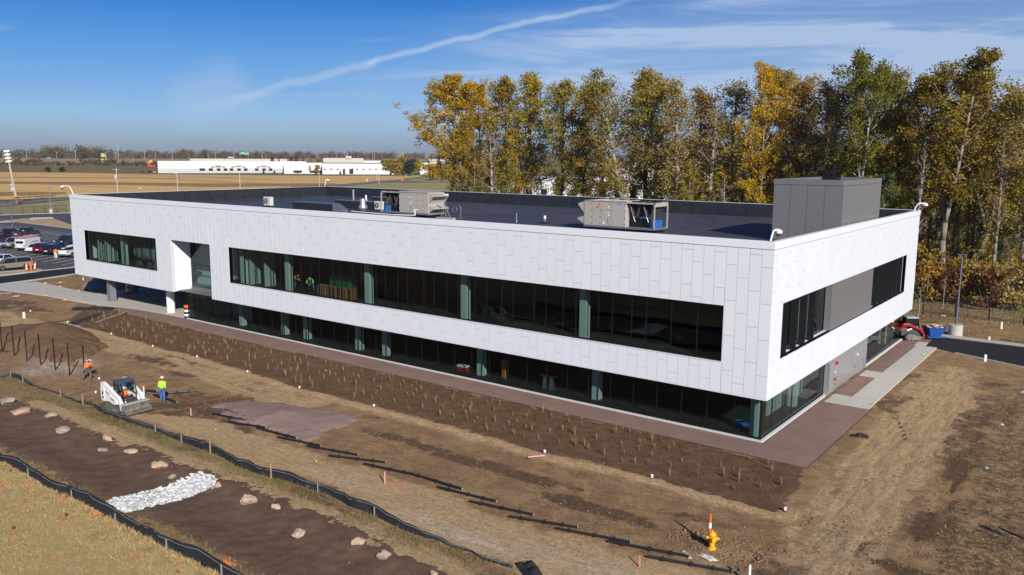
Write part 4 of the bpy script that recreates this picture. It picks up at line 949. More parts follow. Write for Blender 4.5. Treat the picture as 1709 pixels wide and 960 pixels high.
# rooftop penthouse
px0, px1, py0, py1, pz = -5.55, -.62, 14.9, 25.4, 15.15
b = MB()
b.box(px0, px1, py0, py0+.2, ZR, pz); b.box(px0, px1, py1-.2, py1, ZR, pz); b.box(px0, px0+.2, py0+.2, py1-.2, ZR, pz); b.box(px1-.2, px1, py0+.2, py1-.2, ZR, pz)
b.build('penthouse_wall', mat('penthouse_joint', (.05, .05, .052), .7), bld)
for i in range(4):
    w_ = (px1-px0)/4; b = MB(); b.box(px0+i*w_+.012, px0+(i+1)*w_-.012, py0-.035, py0-.002, ZR+.05, pz-.42); b.build('penthouse_panel', grey_metal, bld)
for i in range(26):
    w_ = (py1-py0)/26; b = MB(); b.box(px1+.002, px1+.030, py0+i*w_+.004, py0+(i+1)*w_-.004, ZR+.05, pz-.42); b.build('penthouse_panel', grey_metal, bld)
b = MB()
for (x0, x1, y0, y1) in ((px0-.04, px1+.04, py0-.04, py0+.26), (px0-.04, px1+.04, py1-.26, py1+.04), (px0-.04, px0+.26, py0+.26, py1-.26), (px1-.26, px1+.04, py0+.26, py1-.26)): b.box(x0, x1, y0, y1, pz-.4, pz)
b.build('penthouse_cap', grey_metal, bld, bevel=.012, seg=1)
b = MB(); b.box(px0+.2, px1-.2, py0+.2, py1-.2, pz-.9, pz-.7); b.build('penthouse_roof', roof_m, bld)
b = MB(); b.box(px0+1.0, px0+2.1, py1-2.5, py1-1.2, pz-.7, pz+.05); b.build('penthouse_vent', black_alu, bld)

# ---- rooftop equipment (top-level things standing on the roof)
beige = mat('beige_sheet_metal', (.40, .36, .31), .5, var=.03, vscale=1); beige_dk = mat('dark_screen_grey', (.10, .10, .10), .6, metal=.3); blue_p = mat('blue_compressor_paint', (.01, .10, .38), .4)  # beige_dk is the plain dark grey of the hood screen bars
decal = mat('blue_print', (.02, .22, .55), .5); decal_w = mat('white_label', (.7, .7, .7), .5); decal_o = mat('orange_label', (.7, .12, .03), .5)
def text_mesh(s, size, m, parent, loc, rot, name='lettering', ext=.004):
    c = bpy.data.curves.new('t', 'FONT'); c.body = s; c.size = size; c.extrude = ext; c.align_x = 'LEFT'
    o = bpy.data.objects.new('t', c); COL.objects.link(o); bpy.context.view_layer.update()
    me = bpy.data.meshes.new_from_object(o.evaluated_get(bpy.context.evaluated_depsgraph_get())); bpy.data.objects.remove(o)
    me.name = name; me.materials.clear(); me.materials.append(m); r = bpy.data.objects.new(name, me); lnk(r, parent); r.location = loc; r.rotation_euler = rot; return r
def rtu(loc, flip, label):
    """front long side faces -y; open coil end at +x (flip mirrors it to -x)"""
    t = thing('rooftop_unit', label, 'rooftop unit', loc); s = -1 if flip else 1
    Lr, Wd, Hh, zb = 6.6, 2.35, 2.05, .38
    X = lambda a: a*s
    def bx(b, x0, x1, y0, y1, z0, z1): a, c = sorted((X(x0), X(x1))); return b.box(a, c, y0, y1, z0, z1)
    b = MB(); bx(b, .3, Lr-.3, .25, Wd-.2, 0, zb-.12); b.build('roof_curb', parapet_m, t)
    b = MB(); bx(b, -.02, Lr+.02, -.02, .10, zb-.12, zb); bx(b, -.02, Lr+.02, Wd-.1, Wd+.02, zb-.12, zb); bx(b, -.02, .1, .1, Wd-.1, zb-.12, zb); bx(b, Lr-.1, Lr+.02, .1, Wd-.1, zb-.12, zb); b.build('base_rail', steel, t)
    xs = 4.0
    b = MB(); bx(b, .0, xs, .03, Wd, zb, zb+Hh); b.build('casing', beige, t, bevel=.02, seg=1)
    for i, (a, c) in enumerate(((.03, .82), (.86, 1.68), (1.72, 2.62), (2.66, 3.97))):
        d = MB(); bx(d, a, c, -.004, .028, zb+.03, zb+Hh-.05); pd = d.build('access_panel', beige, t, bevel=.008, seg=1)
        for zz in (.2, .75, 1.3, 1.85):
            l_ = MB(); bx(l_, c-.10, c-.04, -.03, -.004, zb+zz-.03, zb+zz+.03); l_.build('latch', black_alu, pd)
    # ribbed lid in three raised plates
    for i in range(4):
        d = MB(); a = .02+i*1.0; d.ext([(X(a), zb+Hh), (X(a+.98), zb+Hh), (X(a+.98), zb+Hh+.10), (X(a), zb+Hh+.03)][::s], -.05, Wd+.05); d.build('lid_plate', beige, t)
    # rain hoods on the closed end
    for z0, z1, dpt in ((zb+1.0, zb+Hh-.05, .62), (zb+.10, zb+.78, .66)):
        d = MB(); x_ = -dpt
        d.add([(X(0), .05, z1), (X(x_), .05, z1-.22), (X(x_), Wd-.05, z1-.22), (X(0), Wd-.05, z1), (X(0), .05, z0), (X(0), Wd-.05, z0), (X(x_), .05, z1-.30), (X(x_), Wd-.05, z1-.30)],
              [(0, 1, 2, 3), (0, 4, 6, 1), (3, 2, 7, 5), (1, 6, 7, 2)]); hd = d.build('rain_hood', beige, t)
        for q in range(7):
            g_ = MB(); y = .15+q*(Wd-.3)/6; g_.tube((X(-dpt+.02), y, z1-.31), (X(0), y, z0+.02), .016, n=4); g_.build('screen_bar', beige_dk, hd)
    # open condenser section: posts, top frame, V coils, compressors, base pan
    b = MB()
    for y0 in (0, Wd-.09): bx(b, Lr-.09, Lr, y0, y0+.09, zb, zb+Hh)
    bx(b, xs, Lr, .0, .09, zb+Hh-.10, zb+Hh+.02); bx(b, xs, Lr, Wd-.09, Wd, zb+Hh-.10, zb+Hh+.02); bx(b, Lr-.09, Lr, .09, Wd-.09, zb+Hh-.30, zb+Hh+.02); b.build('open_frame', beige, t)
    b = MB(); bx(b, xs, Lr-.09, .09, Wd-.09, zb+Hh-.06, zb+Hh-.03); b.build('fan_deck', beige, t)
    for i in range(2):
        for j in range(2): f_ = MB(); f_.lathe([(.42, 0), (.42, .10), (.36, .12)], 20, (X(xs+.65+1.25*i), .62+1.1*j, zb+Hh-.03)); f_.build('fan_ring', black_alu, t)
    for i in range(2):
        for sg in (-1, 1):
            c_ = MB(); x_ = xs+.68+1.2*i; c_.ext([(X(x_+sg*.50), zb+Hh-.12), (X(x_+sg*.42), zb+Hh-.12), (X(x_+sg*.02), zb+.85), (X(x_+sg*.10), zb+.85)][::s*sg], .3, Wd-.12); c_.build('condenser_coil', mat('coil_fins', (.12, .12, .12), .4, metal=.6), t)
        l_ = MB(); l_.path([(X(xs+.3+1.2*i), .22, zb+1.7), (X(xs+.6+1.2*i), .2, zb+.9), (X(xs+.75+1.2*i), .22, zb+.5)], .03, 6); l_.build('pipe', steel, t)
    b = MB(); bx(b, xs, Lr-.1, .1, Wd-.1, zb, zb+.05); b.build('base_pan', steel, t)
    b = MB(); bx(b, xs+.1, xs+1.5, .5, 1.5, zb+.05, zb+.65); b.build('control_box', black_alu, t)
    for i in range(4):
        c_ = MB(); c_.lathe([(.13, 0), (.15, .08), (.15, .5), (.09, .58)], 12, (X(Lr-.35), .5+.42*i, zb+.06)); c_.build('compressor', blue_p, t)
    # markings: sheets of print on the casing
    for (a, z, w_, h_, m) in ((2.30, 1.55, .16, .10, decal_w), (2.12, 1.35, .12, .09, decal_o), (2.18, 1.1, .08, .10, decal_w), (2.36, 1.1, .10, .09, decal_w), (2.32, .85, .15, .15, decal_w), (1.85, .18, .18, .2, decal_w), (2.28, .3, .10, .35, decal)):
        d = MB(); bx(d, a, a+w_, -.009, -.0055, zb+z, zb+z+h_); d.build('label', m, t)
    text_mesh('DAIKIN', .17, decal, t, (X(3.05) if not flip else X(3.75), -.0062, zb+1.82), (rad(90), 0, 0))
    if not flip: d = MB(); d.path([(1.35, -.08, zb+1.55), (1.62, -.12, zb+1.8), (1.64, -.02, zb+1.95)], .035, 6); d.build('disconnect_lever', decal_o, t)
    return t
rtu((-21.05, 13.3, ZR), False, 'beige rooftop air unit nearer the grey penthouse, open coil bay on its right end')
rtu((-39.4, 14.0, ZR), True, 'beige rooftop air unit in the middle of the roof, rain hoods on its right end')
# long low duct curbs
def curb(loc, Lc, Wc, hc, lab, slope=False):
    t = thing('roof_duct_curb', lab, 'roof curb', loc, 0, 'long low dark boxes on the roof')
    b = MB(); b.box(0, Lc, 0, Wc, 0, hc); b.build('curb_wall', parapet_m, t)
    b = MB(); b.box(-.05, Lc+.05, -.05, Wc+.05, hc, hc+.10); b.build('curb_cap', mat('blue_grey_cap_metal', (.16, .19, .24), .35, metal=.5), t, bevel=.02, seg=1)
    if slope: b = MB(); b.add([(Lc+.05, 0, hc+.1), (Lc+1.5, .1, hc*.35), (Lc+1.5, Wc-.1, hc*.35), (Lc+.05, Wc, hc+.1), (Lc+.05, 0, 0), (Lc+1.5, .1, 0), (Lc+1.5, Wc-.1, 0), (Lc+.05, Wc, 0)], [(0, 1, 2, 3), (0, 4, 5, 1), (3, 2, 6, 7), (1, 5, 6, 2)]); b.build('sloped_end', steel, t)
curb((-59.6, 13.6, ZR), 6.6, 1.0, .8, 'long low dark roof box with a sloping metal end, nearest of three behind the front edge', True)
curb((-58.3, 18.6, ZR), 7.6, 1.0, .85, 'long low dark roof box standing behind the shiny exhaust cowl')
curb((-62.2, 28.0, ZR), 7.5, 1.0, .75, 'long low dark roof box partly hidden behind the left rooftop unit')
# exhaust cowl
x, y = g(606, 353, ZR); t = thing('exhaust_cowl', 'shiny steel exhaust cowl beside the low dark roof boxes', 'vent', (x, y, ZR))
b = MB(); b.lathe([(.42, 0), (.42, .25), (.50, .28), (.50, .55), (.33, .75), (.33, 1.35), (.30, 1.38)], 20); b.build('cowl', mat('polished_steel', (.58, .58, .58), .38, metal=.75), t, smooth=True)
b = MB(); b.cbox((0, 0, .05), (1.3, 1.3, .1)); b.build('base', parapet_m, t)
# small condensers
cond_m = mat('ivory_condenser_paint', (.58, .56, .52), .5)
def mini(px, py, lab, big=1.0):
    x, y = g(px, py, ZR); t = thing('condenser_unit', lab, 'condenser', (x, y, ZR), 0, 'small white condenser units on the roof')
    b = MB(); b.cbox((0, 0, .52*big), (.95*big, .36*big, .78*big)); b.build('case', cond_m, t, bevel=.03)
    b = MB(); b.tube((-.15*big, -.19*big, .52*big), (-.15*big, -.16*big, .52*big), .27*big, n=20); gg_ = b.build('fan_grille', bronze_alu, t)
    for i in range(8): r_ = MB(); a = i*math.pi/8; r_.tube((-.15*big-.26*big*math.cos(a), -.195*big, .52*big-.26*big*math.sin(a)), (-.15*big+.26*big*math.cos(a), -.195*big, .52*big+.26*big*math.sin(a)), .006, n=4); r_.build('spoke', cond_m, gg_)
    b = MB(); b.box(-.45*big, .45*big, -.25, .25, 0, .13); b.build('sleeper', rubber, t)
mini(633, 352, 'white fan condenser tucked against the left rooftop unit', 1.15)
mini(640, 350, 'white fan condenser right against the end of the left rooftop unit', .95)
mini(448.5, 345.5, 'white condenser standing alone near the left part of the roof', 1.3)
mini(1160, 353, 'tiny vent box on the open roof right of the right rooftop unit', .35) if False else None
# pipes on the roof
x, y = g(590, 335.5, ZR); t = thing('vent_pipe', 'tall bare metal vent pipe on the far part of the roof', 'vent pipe', (x, y, ZR)); b = MB(); b.lathe([(.32, 0), (.2, .1), (.16, .15), (.16, 1.35), (.2, 1.36), (.2, 1.5)], 14); b.build('pipe', steel, t)
x, y = g(611, 335, ZR); t = thing('vent_pipe', 'short white vent pipe on the far part of the roof', 'vent pipe', (x, y, ZR)); b = MB(); b.lathe([(.2, 0), (.12, .08), (.1, .75), (.0, .76)], 12); b.build('pipe', white_plastic, t)
x, y = g(909, 373.5, ZR); t = thing('vent_pipe', 'small shiny vent with a dark base between the two rooftop units', 'vent pipe', (x, y, ZR)); b = MB(); b.lathe([(.17, .15), (.17, .75), (.0, .8)], 12); b.build('pipe', MATS['polished_steel'], t, smooth=True); b = MB(); b.cbox((0, 0, .08), (.75, .6, .16)); b.build('base', rubber, t)
x, y = g(862, 371, ZR); t = thing('vent_pipe', 'slim rust topped pipe left of the small shiny vent on the roof', 'vent pipe', (x, y, ZR)); b = MB(); b.lathe([(.12, 0), (.07, .1), (.06, .85)], 10); b.build('pipe', steel, t)
x, y = g(1192, 369, ZR); t = thing('vent_pipe', 'short black pipe alone on the roof right of the right rooftop unit', 'vent pipe', (x, y, ZR)); b = MB(); b.lathe([(.14, 0), (.07, .1), (.07, .35)], 10); b.build('pipe', rubber, t)
x, y = g(1263, 362, ZR); t = thing('roof_drain_box', 'dark square overflow box against the rear parapet near the penthouse', 'roof box', (x, y, ZR)); b = MB(); b.cbox((0, 0, .3), (.55, .5, .6)); b.build('box', rubber, t); b = MB(); b.tube((.2, 0, .2), (1.7, 0, .16), .09, n=8); b.build('hose', rubber, t)
# gas pipe run beside the left unit
t = thing('gas_pipe_run', 'white pipe lying along the roof in front of the left rooftop unit', 'pipe', (-46.0, 12.6, ZR))
b = MB(); b.path([(-3.6, .6, .25), (0, .2, .25), (3.4, -.1, .25), (5.4, .2, .28), (5.9, .25, .3), (5.9, .25, .85), (6.2, .3, .85)], .055, 8); b.build('pipe', white_plastic, t)
for x in (-3, 0, 3, 5.2): b = MB(); b.cbox((x, .25, .1), (.3, .5, .2)); b.build('pipe_block', rubber, t)
# tripod weather mast and gooseneck
x, y = g(744, 366, ZR); t = thing('antenna_tripod', 'small white tripod mast on a concrete block right of the left rooftop unit', 'mast', (x, y, ZR))
b = MB(); b.tube((0, 0, .2), (0, 0, 2.3), .03, n=6); b.build('mast', steel, t)
for a in (0, 2.1, 4.2): b = MB(); b.tube((.55*math.cos(a), .55*math.sin(a), .15), (0, 0, 1.25), .025, n=5); b.build('leg', steel, t)
b = MB(); b.cbox((0, 0, 2.35), (.55, .25, .16)); b.build('head', white_plastic, t, bevel=.03); b = MB(); b.cbox((0, 0, .08), (2.1, .5, .16)); b.build('ballast', conc_dk, t)
x, y = g(769, 367.5, ZR); t = thing('gooseneck_pipe', 'pale curved gooseneck pipe with a coiled hose right of the tripod mast', 'pipe', (x, y, ZR))
b = MB(); b.path([(0, 0, 0), (0, 0, 1.1), (-.08, 0, 1.3), (-.25, 0, 1.38), (-.4, 0, 1.3)], .045, 8); b.build('pipe', steel, t)
b = MB(); b.path([(-.75+.28*math.cos(a), 0, .95+.28*math.sin(a)) for a in np.linspace(0, 6.28, 16)], .03, 5); b.build('coil', steel, t); b = MB(); b.lathe([(.2, 0), (.12, .12)], 10); b.build('base', rubber, t)
# parapet braces along the back (dark feet)
for i, (px, py, lab) in enumerate(((317, 334, 'nearest the left end'), (356, 336, 'beside the first lap strip'), (379, 334.5, 'left of the lone condenser'), (437, 333, 'right of the centre of the far left parapet'))):
    y, z = on_x(px, py, -LX+.6); t = thing('parapet_scupper', f'dark scupper box under the left parapet, {lab}', 'scupper', (-LX+.62, y, ZR), 0, 'dark scupper boxes along the left parapet')
    b = MB(); b.cbox((0, 0, .2), (.4, .45, .4)); b.build('box', rubber, t); b = MB(); b.tube((-.18, 0, .4), (-.18, 0, 1.1), .035, n=6); b.build('pipe', rubber, t)

# security cameras on bent arms
def dome_cam(base, dirv, lab, arm=1.5, up=.75):
    t = thing('security_camera', lab, 'security camera', base); d = Vector((dirv[0], dirv[1], 0)).normalized()
    b = MB(); p = [Vector((0, 0, -.1))]+[d*arm*.35*q+Vector((0, 0, up*q)) for q in (.5, .9)]+[d*arm*.55+Vector((0, 0, up+.02)), d*arm+Vector((0, 0, up))]
    b.path(p, .055, 8); b.build('arm', white_plastic, t)
    e = d*arm; b = MB(); b.lathe([(.06, .02), (.19, -.04), (.20, -.20), (.14, -.22)], 16, (e.x, e.y, up)); b.build('housing', white_plastic, t, smooth=True)
    b = MB(); b.lathe([(.155, -.22), (.15, -.30), (.09, -.38), (.01, -.41)], 16, (e.x, e.y, up)); b.build('lens_dome', mat('smoked_dome', (.05, .05, .055), .1), t, smooth=True)
    b = MB(); b.cbox((0, 0, -.03), (.3, .3, .06)); b.build('mount', white_plastic, t)
dome_cam((-LX+.8, .15, ZT), (-.95, -.3), 'white dome camera on a long bent arm at the left front roof corner', 1.7, .95)
dome_cam((-.35, .15, ZT), (.25, .8), 'white dome camera on a bent arm at the near roof corner', .75, .62)
dome_cam((-.15, WY-2.2, ZT), (.9, .5), 'white dome camera on a bent arm at the right rear roof corner', 1.0, .7)
dome_cam((-LX+.15, WY-.4, ZT), (.6, .7), 'white dome camera on a short arm at the far left roof corner', .55, 1.0)
# ================================================================= woods
def grow(H_, seed, lean=(0, 0), low=.35, spread=.17, limbs=26, steep=.9, per=9, leaf=.34, fork=False, dens=1.0, clump=.95, topw=1.0, bare_top=0.0):
    """a tall tree: tapered trunk, limbs, branchlets; leaves in clumps on the branchlets"""
    r = np.random.default_rng(seed); b = MB(); pts = []; n = 12
    amp = r.normal(0, .35, (n, 2)).cumsum(0)*.35
    stems = []
    def stem(h0, h1, p0, ln, r0, r1, m):
        P = []
        for i in range(m+1):
            f = i/m; P.append(Vector((p0[0]+ln[0]*f+math.sin(f*4+seed)*.35*f, p0[1]+ln[1]*f+math.cos(f*3.2+seed)*.3*f, h0+(h1-h0)*f)))
        R = [r0*(1-f/m)+r1*f/m for f in range(m+1)]
        b.path(P, R, 7); return P, R
    if fork:
        P, R = stem(-.3, H_*.30, (0, 0), (.3, .1), .38, .30, 4); q = P[-1]
        for sgn in (-1, 1):
            a = r.uniform(0, 6.28); stems.append(stem(q.z, H_*(.97 if sgn > 0 else .85), (q.x, q.y), (sgn*H_*.10*math.cos(.4), sgn*H_*.06), .24, .05, 10))
    else: stems.append(stem(-.3, H_, (0, 0), (lean[0], lean[1]), .40, .05, 14))
    anchors = []
    for (P, R) in stems:
        nl = int(limbs/len(stems))
        for k in range(nl):
            f = low+(1-low)*(k+.5*r.random())/nl; f0 = max(0, (f*H_-P[0].z)/(P[-1].z-P[0].z)); f0 = min(.985, f0); i = int(f0*(len(P)-1)); u = f0*(len(P)-1)-i
            p = P[i].lerp(P[min(i+1, len(P)-1)], u); a = k*2.4+r.normal(0, .5); g_ = (f-low)/(1-low)
            env = (math.sin(math.pi*min(1, (g_*.86+.14)))**.7)*topw if g_ < .999 else .3
            Ln = H_*spread*max(.28, env)*r.uniform(.7, 1.2); el = steep*r.uniform(.75, 1.1)+.3*g_
            d = Vector((math.cos(a)*math.cos(el), math.sin(a)*math.cos(el), math.sin(el))); q = [p]
            for s in range(4): d = (d+Vector(r.normal(0, .16, 3))+Vector((0, 0, .04))).normalized(); q.append(q[-1]+d*Ln/4)
            rr = max(.03, R[i]*.5); b.path(q, [rr, rr*.75, rr*.5, rr*.32, .015], 5)
            for s in range(per):
                t = .3+.7*r.random(); j = min(3, int(t*4)); o_ = q[j].lerp(q[j+1], t*4-j); d2 = (d+Vector(r.normal(0, .75, 3))).normalized(); l2 = Ln*r.uniform(.18, .42)
                e = o_+d2*l2; b.tube(o_, e, .03, .008, 3, False)
                if r.random() < dens*(1-bare_top*g_): anchors.append((e.x, e.y, e.z)); 
                if r.random() < dens*.6: m_ = o_.lerp(e, .5); anchors.append((m_.x, m_.y, m_.z))
    return b, np.array(anchors)
def crown_mesh(name, anchors, per, size, rad_, seed, lm_):
    global rng
    keep = rng; rng = np.random.default_rng(seed); n = len(anchors)
    zc = anchors[:, 2]; tone = np.clip(rng.normal(.5, .2, n), 0, 1)
    V, Q, T = leaf_cloud(anchors, np.tile([rad_, rad_, rad_*.8], (n, 1))*rng.uniform(.6, 1.25, (n, 1)), per, size, tone); rng = keep
    return npmesh(name, V, Q, lm_, {'tone': ('FACE', T)})
VAR = {}
specs = {  # name: (kwargs, leaves per clump, leaf size, clump radius)
    'full': (dict(limbs=34, per=9, low=.30, spread=.20, steep=.75, dens=.9), 34, .30, 1.0),
    'tall': (dict(limbs=36, per=9, low=.32, spread=.165, steep=.9, dens=.8), 28, .30, 1.15),
    'forked': (dict(limbs=36, per=9, low=.42, spread=.19, steep=.8, fork=True, dens=.85), 32, .30, 1.0),
    'sparse': (dict(limbs=38, per=9, low=.25, spread=.17, steep=.85, dens=.68), 24, .27, 1.15),
    'sparse_forked': (dict(limbs=36, per=9, low=.33, spread=.18, steep=.85, dens=.68, fork=True), 24, .27, 1.15),
    'thin': (dict(limbs=32, per=8, low=.28, spread=.135, steep=.95, dens=.7), 22, .27, 1.1),
    'bare': (dict(limbs=26, per=6, low=.35, spread=.13, steep=1.0, dens=.10), 8, .25, .6),
    'wide': (dict(limbs=40, per=10, low=.34, spread=.27, steep=.62, lean=(-2.5, 0)), 34, .34, .9),
    'young': (dict(limbs=24, per=8, low=.12, spread=.26, steep=.6), 24, .30, .8),
}
for i, (k, (kw, pr_, sz, rd)) in enumerate(specs.items()):
    b, an_ = grow(30.0, 31+i*7, **kw)
    VAR[k] = (b.mesh('trunk_'+k, bark, smooth=True), crown_mesh('crown_'+k, an_, pr_, sz, rd, 100+i, GOLD))
def big_tree(px, yd, toppy, var, leafm, barkm, label, group=None, sc=1.0, rz=None, name='tree'):
    x = on_y(px, 261, yd)[0]; H_ = top_z(x, yd, toppy)+.5; k = H_/30.0
    t = thing(name, label, 'tree', (x, yd, -.3), rng.random()*6.28 if rz is None else rz, group); w = k*sc
    t.scale = (w, w, k)
    tm, cm = VAR[var]
    for nme, me, m in (('trunk', tm, barkm), ('crown', cm, leafm)):
        o = bpy.data.objects.new(nme, me); lnk(o, t)
        o.material_slots[0].link = 'OBJECT'; o.material_slots[0].material = m
    return t
OLG = lm('olive_gold_foliage', [(.15, .12, .018), (.32, .225, .025), (.54, .36, .03)], .35)
RUST = lm('rusty_shrub_foliage', [(.09, .038, .018), (.155, .070, .028), (.23, .125, .042)], .25)
feature = [
 (748, 84, 141, 'wide', GOLD, bark, 'big golden tree at the left end of the woods, crown reaching out over the field', 1.2),
 (800, 90, 150, 'full', GOLD, bark, 'golden tree second from the left end of the woods', .85),
 (842, 84, 142, 'full', OLG, bark, 'gold and orange tree third from the left end of the woods', .9),
 (882, 90, 133, 'tall', OLIVE, bark, 'olive topped tree just left of the gap in the woods', 1.1),
 (938, 84, 147, 'full', OLIVE, bark_dk, 'dark trunked olive green tree above the gap between the rooftop units', .85),
 (975, 88, 152, 'tall', OLIVE, bark_dk, 'dark olive tree right of the dark trunked tree', 1.0),
 (1003, 82, 150, 'sparse', ORNG, bark, 'thin leaved orange brown tree behind the right rooftop unit left end', 1.2),
 (1048, 80, 124, 'sparse_forked', OLIVE, bark_wh, 'tall brown olive tree with a pale forked trunk behind the right rooftop unit', 1.2),
 (1078, 86, 128, 'tall', OLG, bark, 'olive brown tree right behind the pale forked trunk', 1.1),
 (1100, 84, 140, 'sparse', BRWN, bark, 'grey brown thin tree above the open end of the right rooftop unit', 1.1),
 (1130, 78, 145, 'thin', BRWN, bark_wh, 'slender white trunked tree right of the right rooftop unit', 1.3),
 (1163, 84, 160, 'sparse', ORNG, bark, 'orange topped thin tree halfway between rooftop unit and penthouse', 1.3),
 (1187, 78, 172, 'bare', BRWN, bark_wh, 'nearly bare white forked tree left of the golden group', 1.3),
 (1222, 82, 150, 'sparse', BRWN, bark, 'grey brown tree left of the tall golden tree behind the penthouse', 1.5),
 (1272, 78, 120, 'full', GOLD, bark, 'tall golden tree just left of the penthouse top', .80),
 (1300, 84, 128, 'full', OLG, bark, 'gold orange tree directly above the penthouse left edge', .8),
 (1340, 82, 143, 'sparse', ORNG, bark, 'orange brown tree above the penthouse middle', 1.4),
 (1372, 80, 150, 'sparse', BRWN, bark, 'brown tree above the penthouse right part', 1.2),
 (1396, 76, 135, 'bare', BRWN, bark_wh, 'bare white limbed tree left of the tallest green tree', 1.1),
 (1437, 74, 94, 'forked', YGRN, bark_wh, 'tallest tree, green gold crown on a white forked trunk right of the penthouse', .80),
 (1460, 82, 128, 'full', OLIVE, bark, 'olive green tree tucked behind the tallest tree', .75),
 (1502, 80, 130, 'thin', BRWN, bark_dk, 'slim brown tree between the two tallest trees', 1.2),
 (1540, 76, 138, 'full', OLG, bark, 'gold brown tree left of the second tallest tree', .75),
 (1588, 73, 99, 'forked', OLG, bark, 'second tallest tree, gold olive crown on twin trunks above the right roof corner', .95),
 (1608, 80, 128, 'tall', OLIVE, bark, 'olive tree right behind the second tallest tree', 1.1),
 (1650, 74, 152, 'sparse_forked', OLG, bark, 'brown gold tree near the right edge with a reddish grey trunk', 1.1),
 (1684, 80, 158, 'sparse', BRWN, bark, 'grey brown tree at the right edge of the view', 1.4),
 (1725, 76, 150, 'sparse', BRWN, bark, 'thin brown tree cut by the right edge of the view', 1.3),
 (820, 80, 215, 'bare', BRWN, bark_wh, 'leaning pale bare trunk under the golden trees', 1.2),
 (1210, 76, 300, 'bare', BRWN, bark_wh, 'short white forked snag left of the penthouse foot', 1.6),
 (1540, 71, 245, 'bare', BRWN, bark_wh, 'white dead stem under the gold brown tree, right of the roof corner', .9),
 (1675, 72, 240, 'bare', BRWN, bark, 'leaning brown stem near the right edge above the fence', .9),
]
for (px, yd, tp, v, lf, bk, lab, sc) in feature: big_tree(px, yd, tp, v, lf, bk, lab, 'tall trees of the woods behind the building', sc*(1.0 if lf is GOLD else 1.22))
# deeper ranks of the woods
def SZ(tp, a, c): return 'taller' if tp < a else 'middling' if tp < c else 'shorter'
def where(px):
    for lim, s in ((860, 'above the left rooftop unit'), (960, 'between the two rooftop units'), (1040, 'above the right rooftop unit'), (1120, 'right of the right rooftop unit'), (1210, 'halfway to the penthouse'), (1300, 'just left of the penthouse'), (1390, 'behind the penthouse, left part'), (1475, 'behind the penthouse, right part'), (1540, 'above the right rear roof corner'), (1610, 'above the tall lamp post'), (1670, 'right of the lamp post')):
        if px < lim: return s
    return 'at the right edge of the view'
leafset = [OLIVE, OLG, BRWN, ORNG, BRWN, OLIVE]; vs_ = ['sparse', 'tall', 'thin', 'full', 'sparse_forked', 'thin']
names_ = {'olive_foliage': 'olive', 'olive_gold_foliage': 'gold brown', 'grey_brown_foliage': 'grey brown', 'orange_brown_foliage': 'orange brown'}
for i in range(31):
    px = 780+i*(1740-780)/30+rng.normal(0, 5)
    if 865 < px < 1095 and i % 3: continue
    yd = rng.choice([93, 99, 106, 114]) + rng.uniform(-2, 2); tp = rng.uniform(205, 262)-(25 if px > 1130 else 0)
    lf = leafset[i % 6]; big_tree(px, yd, tp, vs_[(i*5+i//3) % 6], lf, bark if i % 3 else bark_dk, f'{names_[lf.name]} {SZ(tp, 190, 215)} tree deep in the woods {where(px)}', f'{names_[lf.name]} trees filling the depth of the woods', rng.uniform(1.0, 1.4))
# understorey
for i in range(54):
    px = 775+i*(1745-775)/53+rng.normal(0, 6)
    if 885 < px < 1090 and i % 2: continue
    yd = rng.uniform(74, 92); tp = rng.uniform(235, 292) if px < 1500 else rng.uniform(225, 330)
    if 860 < px < 1100: tp = rng.uniform(300, 330)
    lf = [OLIVE, BRWN, OLG, OLIVE, YGRN, ORNG][i % 6]; nm = {'yellow_green_foliage': 'yellow green'}.get(lf.name) or names_[lf.name]
    big_tree(px, yd, tp, 'young', lf, bark if i % 2 else bark_dk, f'low {SZ(tp, 255, 285)} {nm} tree between the trunks, {where(px)}', f'low {nm} trees under the woods', rng.uniform(.8, 1.1), name='young_tree')
big_tree(1483, 66, 301, 'young', lm('fresh_green_foliage', [(.04, .07, .02), (.08, .13, .03), (.14, .20, .05)]), bark, 'fresh green small tree just right of the penthouse', None, 1.0, name='young_tree')
# shrubs along the fence
bsh = MB(); 
for k in range(9): a = k*.7; bsh.tube((0, 0, 0), (1.3*math.cos(a), 1.3*math.sin(a), 2.2), .05, .015, 4, False)
bm1 = bsh.mesh('stems', bark_dk)
shr = []
for v in range(4):
    r_ = np.random.default_rng(500+v); n_ = 26; A_ = np.stack([r_.normal(0, .85, n_), r_.normal(0, .85, n_), r_.uniform(.3, 3.0, n_)], 1)
    shr.append(crown_mesh('shrub_leaves', A_, 34, .24, .55, 510+v, RUST))
fnc = {'rusty_shrub_foliage': 'rusty red', 'olive_foliage': 'olive', 'grey_brown_foliage': 'grey brown', 'orange_brown_foliage': 'orange brown', 'yellow_green_foliage': 'yellow green'}
for i in range(70):
    px = 1180+i*(1745-1180)/69+rng.normal(0, 5); yd = rng.uniform(62, 75); x = on_y(px, 261, yd)[0]
    lf = [RUST, OLIVE, RUST, BRWN, ORNG, RUST, YGRN, BRWN][i % 8]; s = rng.uniform(.8, 1.7)
    t = thing('shrub', f'{SZ(-s, -1.4, -1.1)} {fnc[lf.name]} shrub by the woods {where(px)}', 'shrub', (x, yd, -.25), rng.random()*6.28, f'{fnc[lf.name]} shrubs along the wood edge'); t.scale = (s, s, s*rng.uniform(.8, 1.3))
    o = bpy.data.objects.new('stems', bm1); lnk(o, t)
    o = bpy.data.objects.new('crown', shr[i % 4]); lnk(o, t); o.material_slots[0].link = 'OBJECT'; o.material_slots[0].material = lf
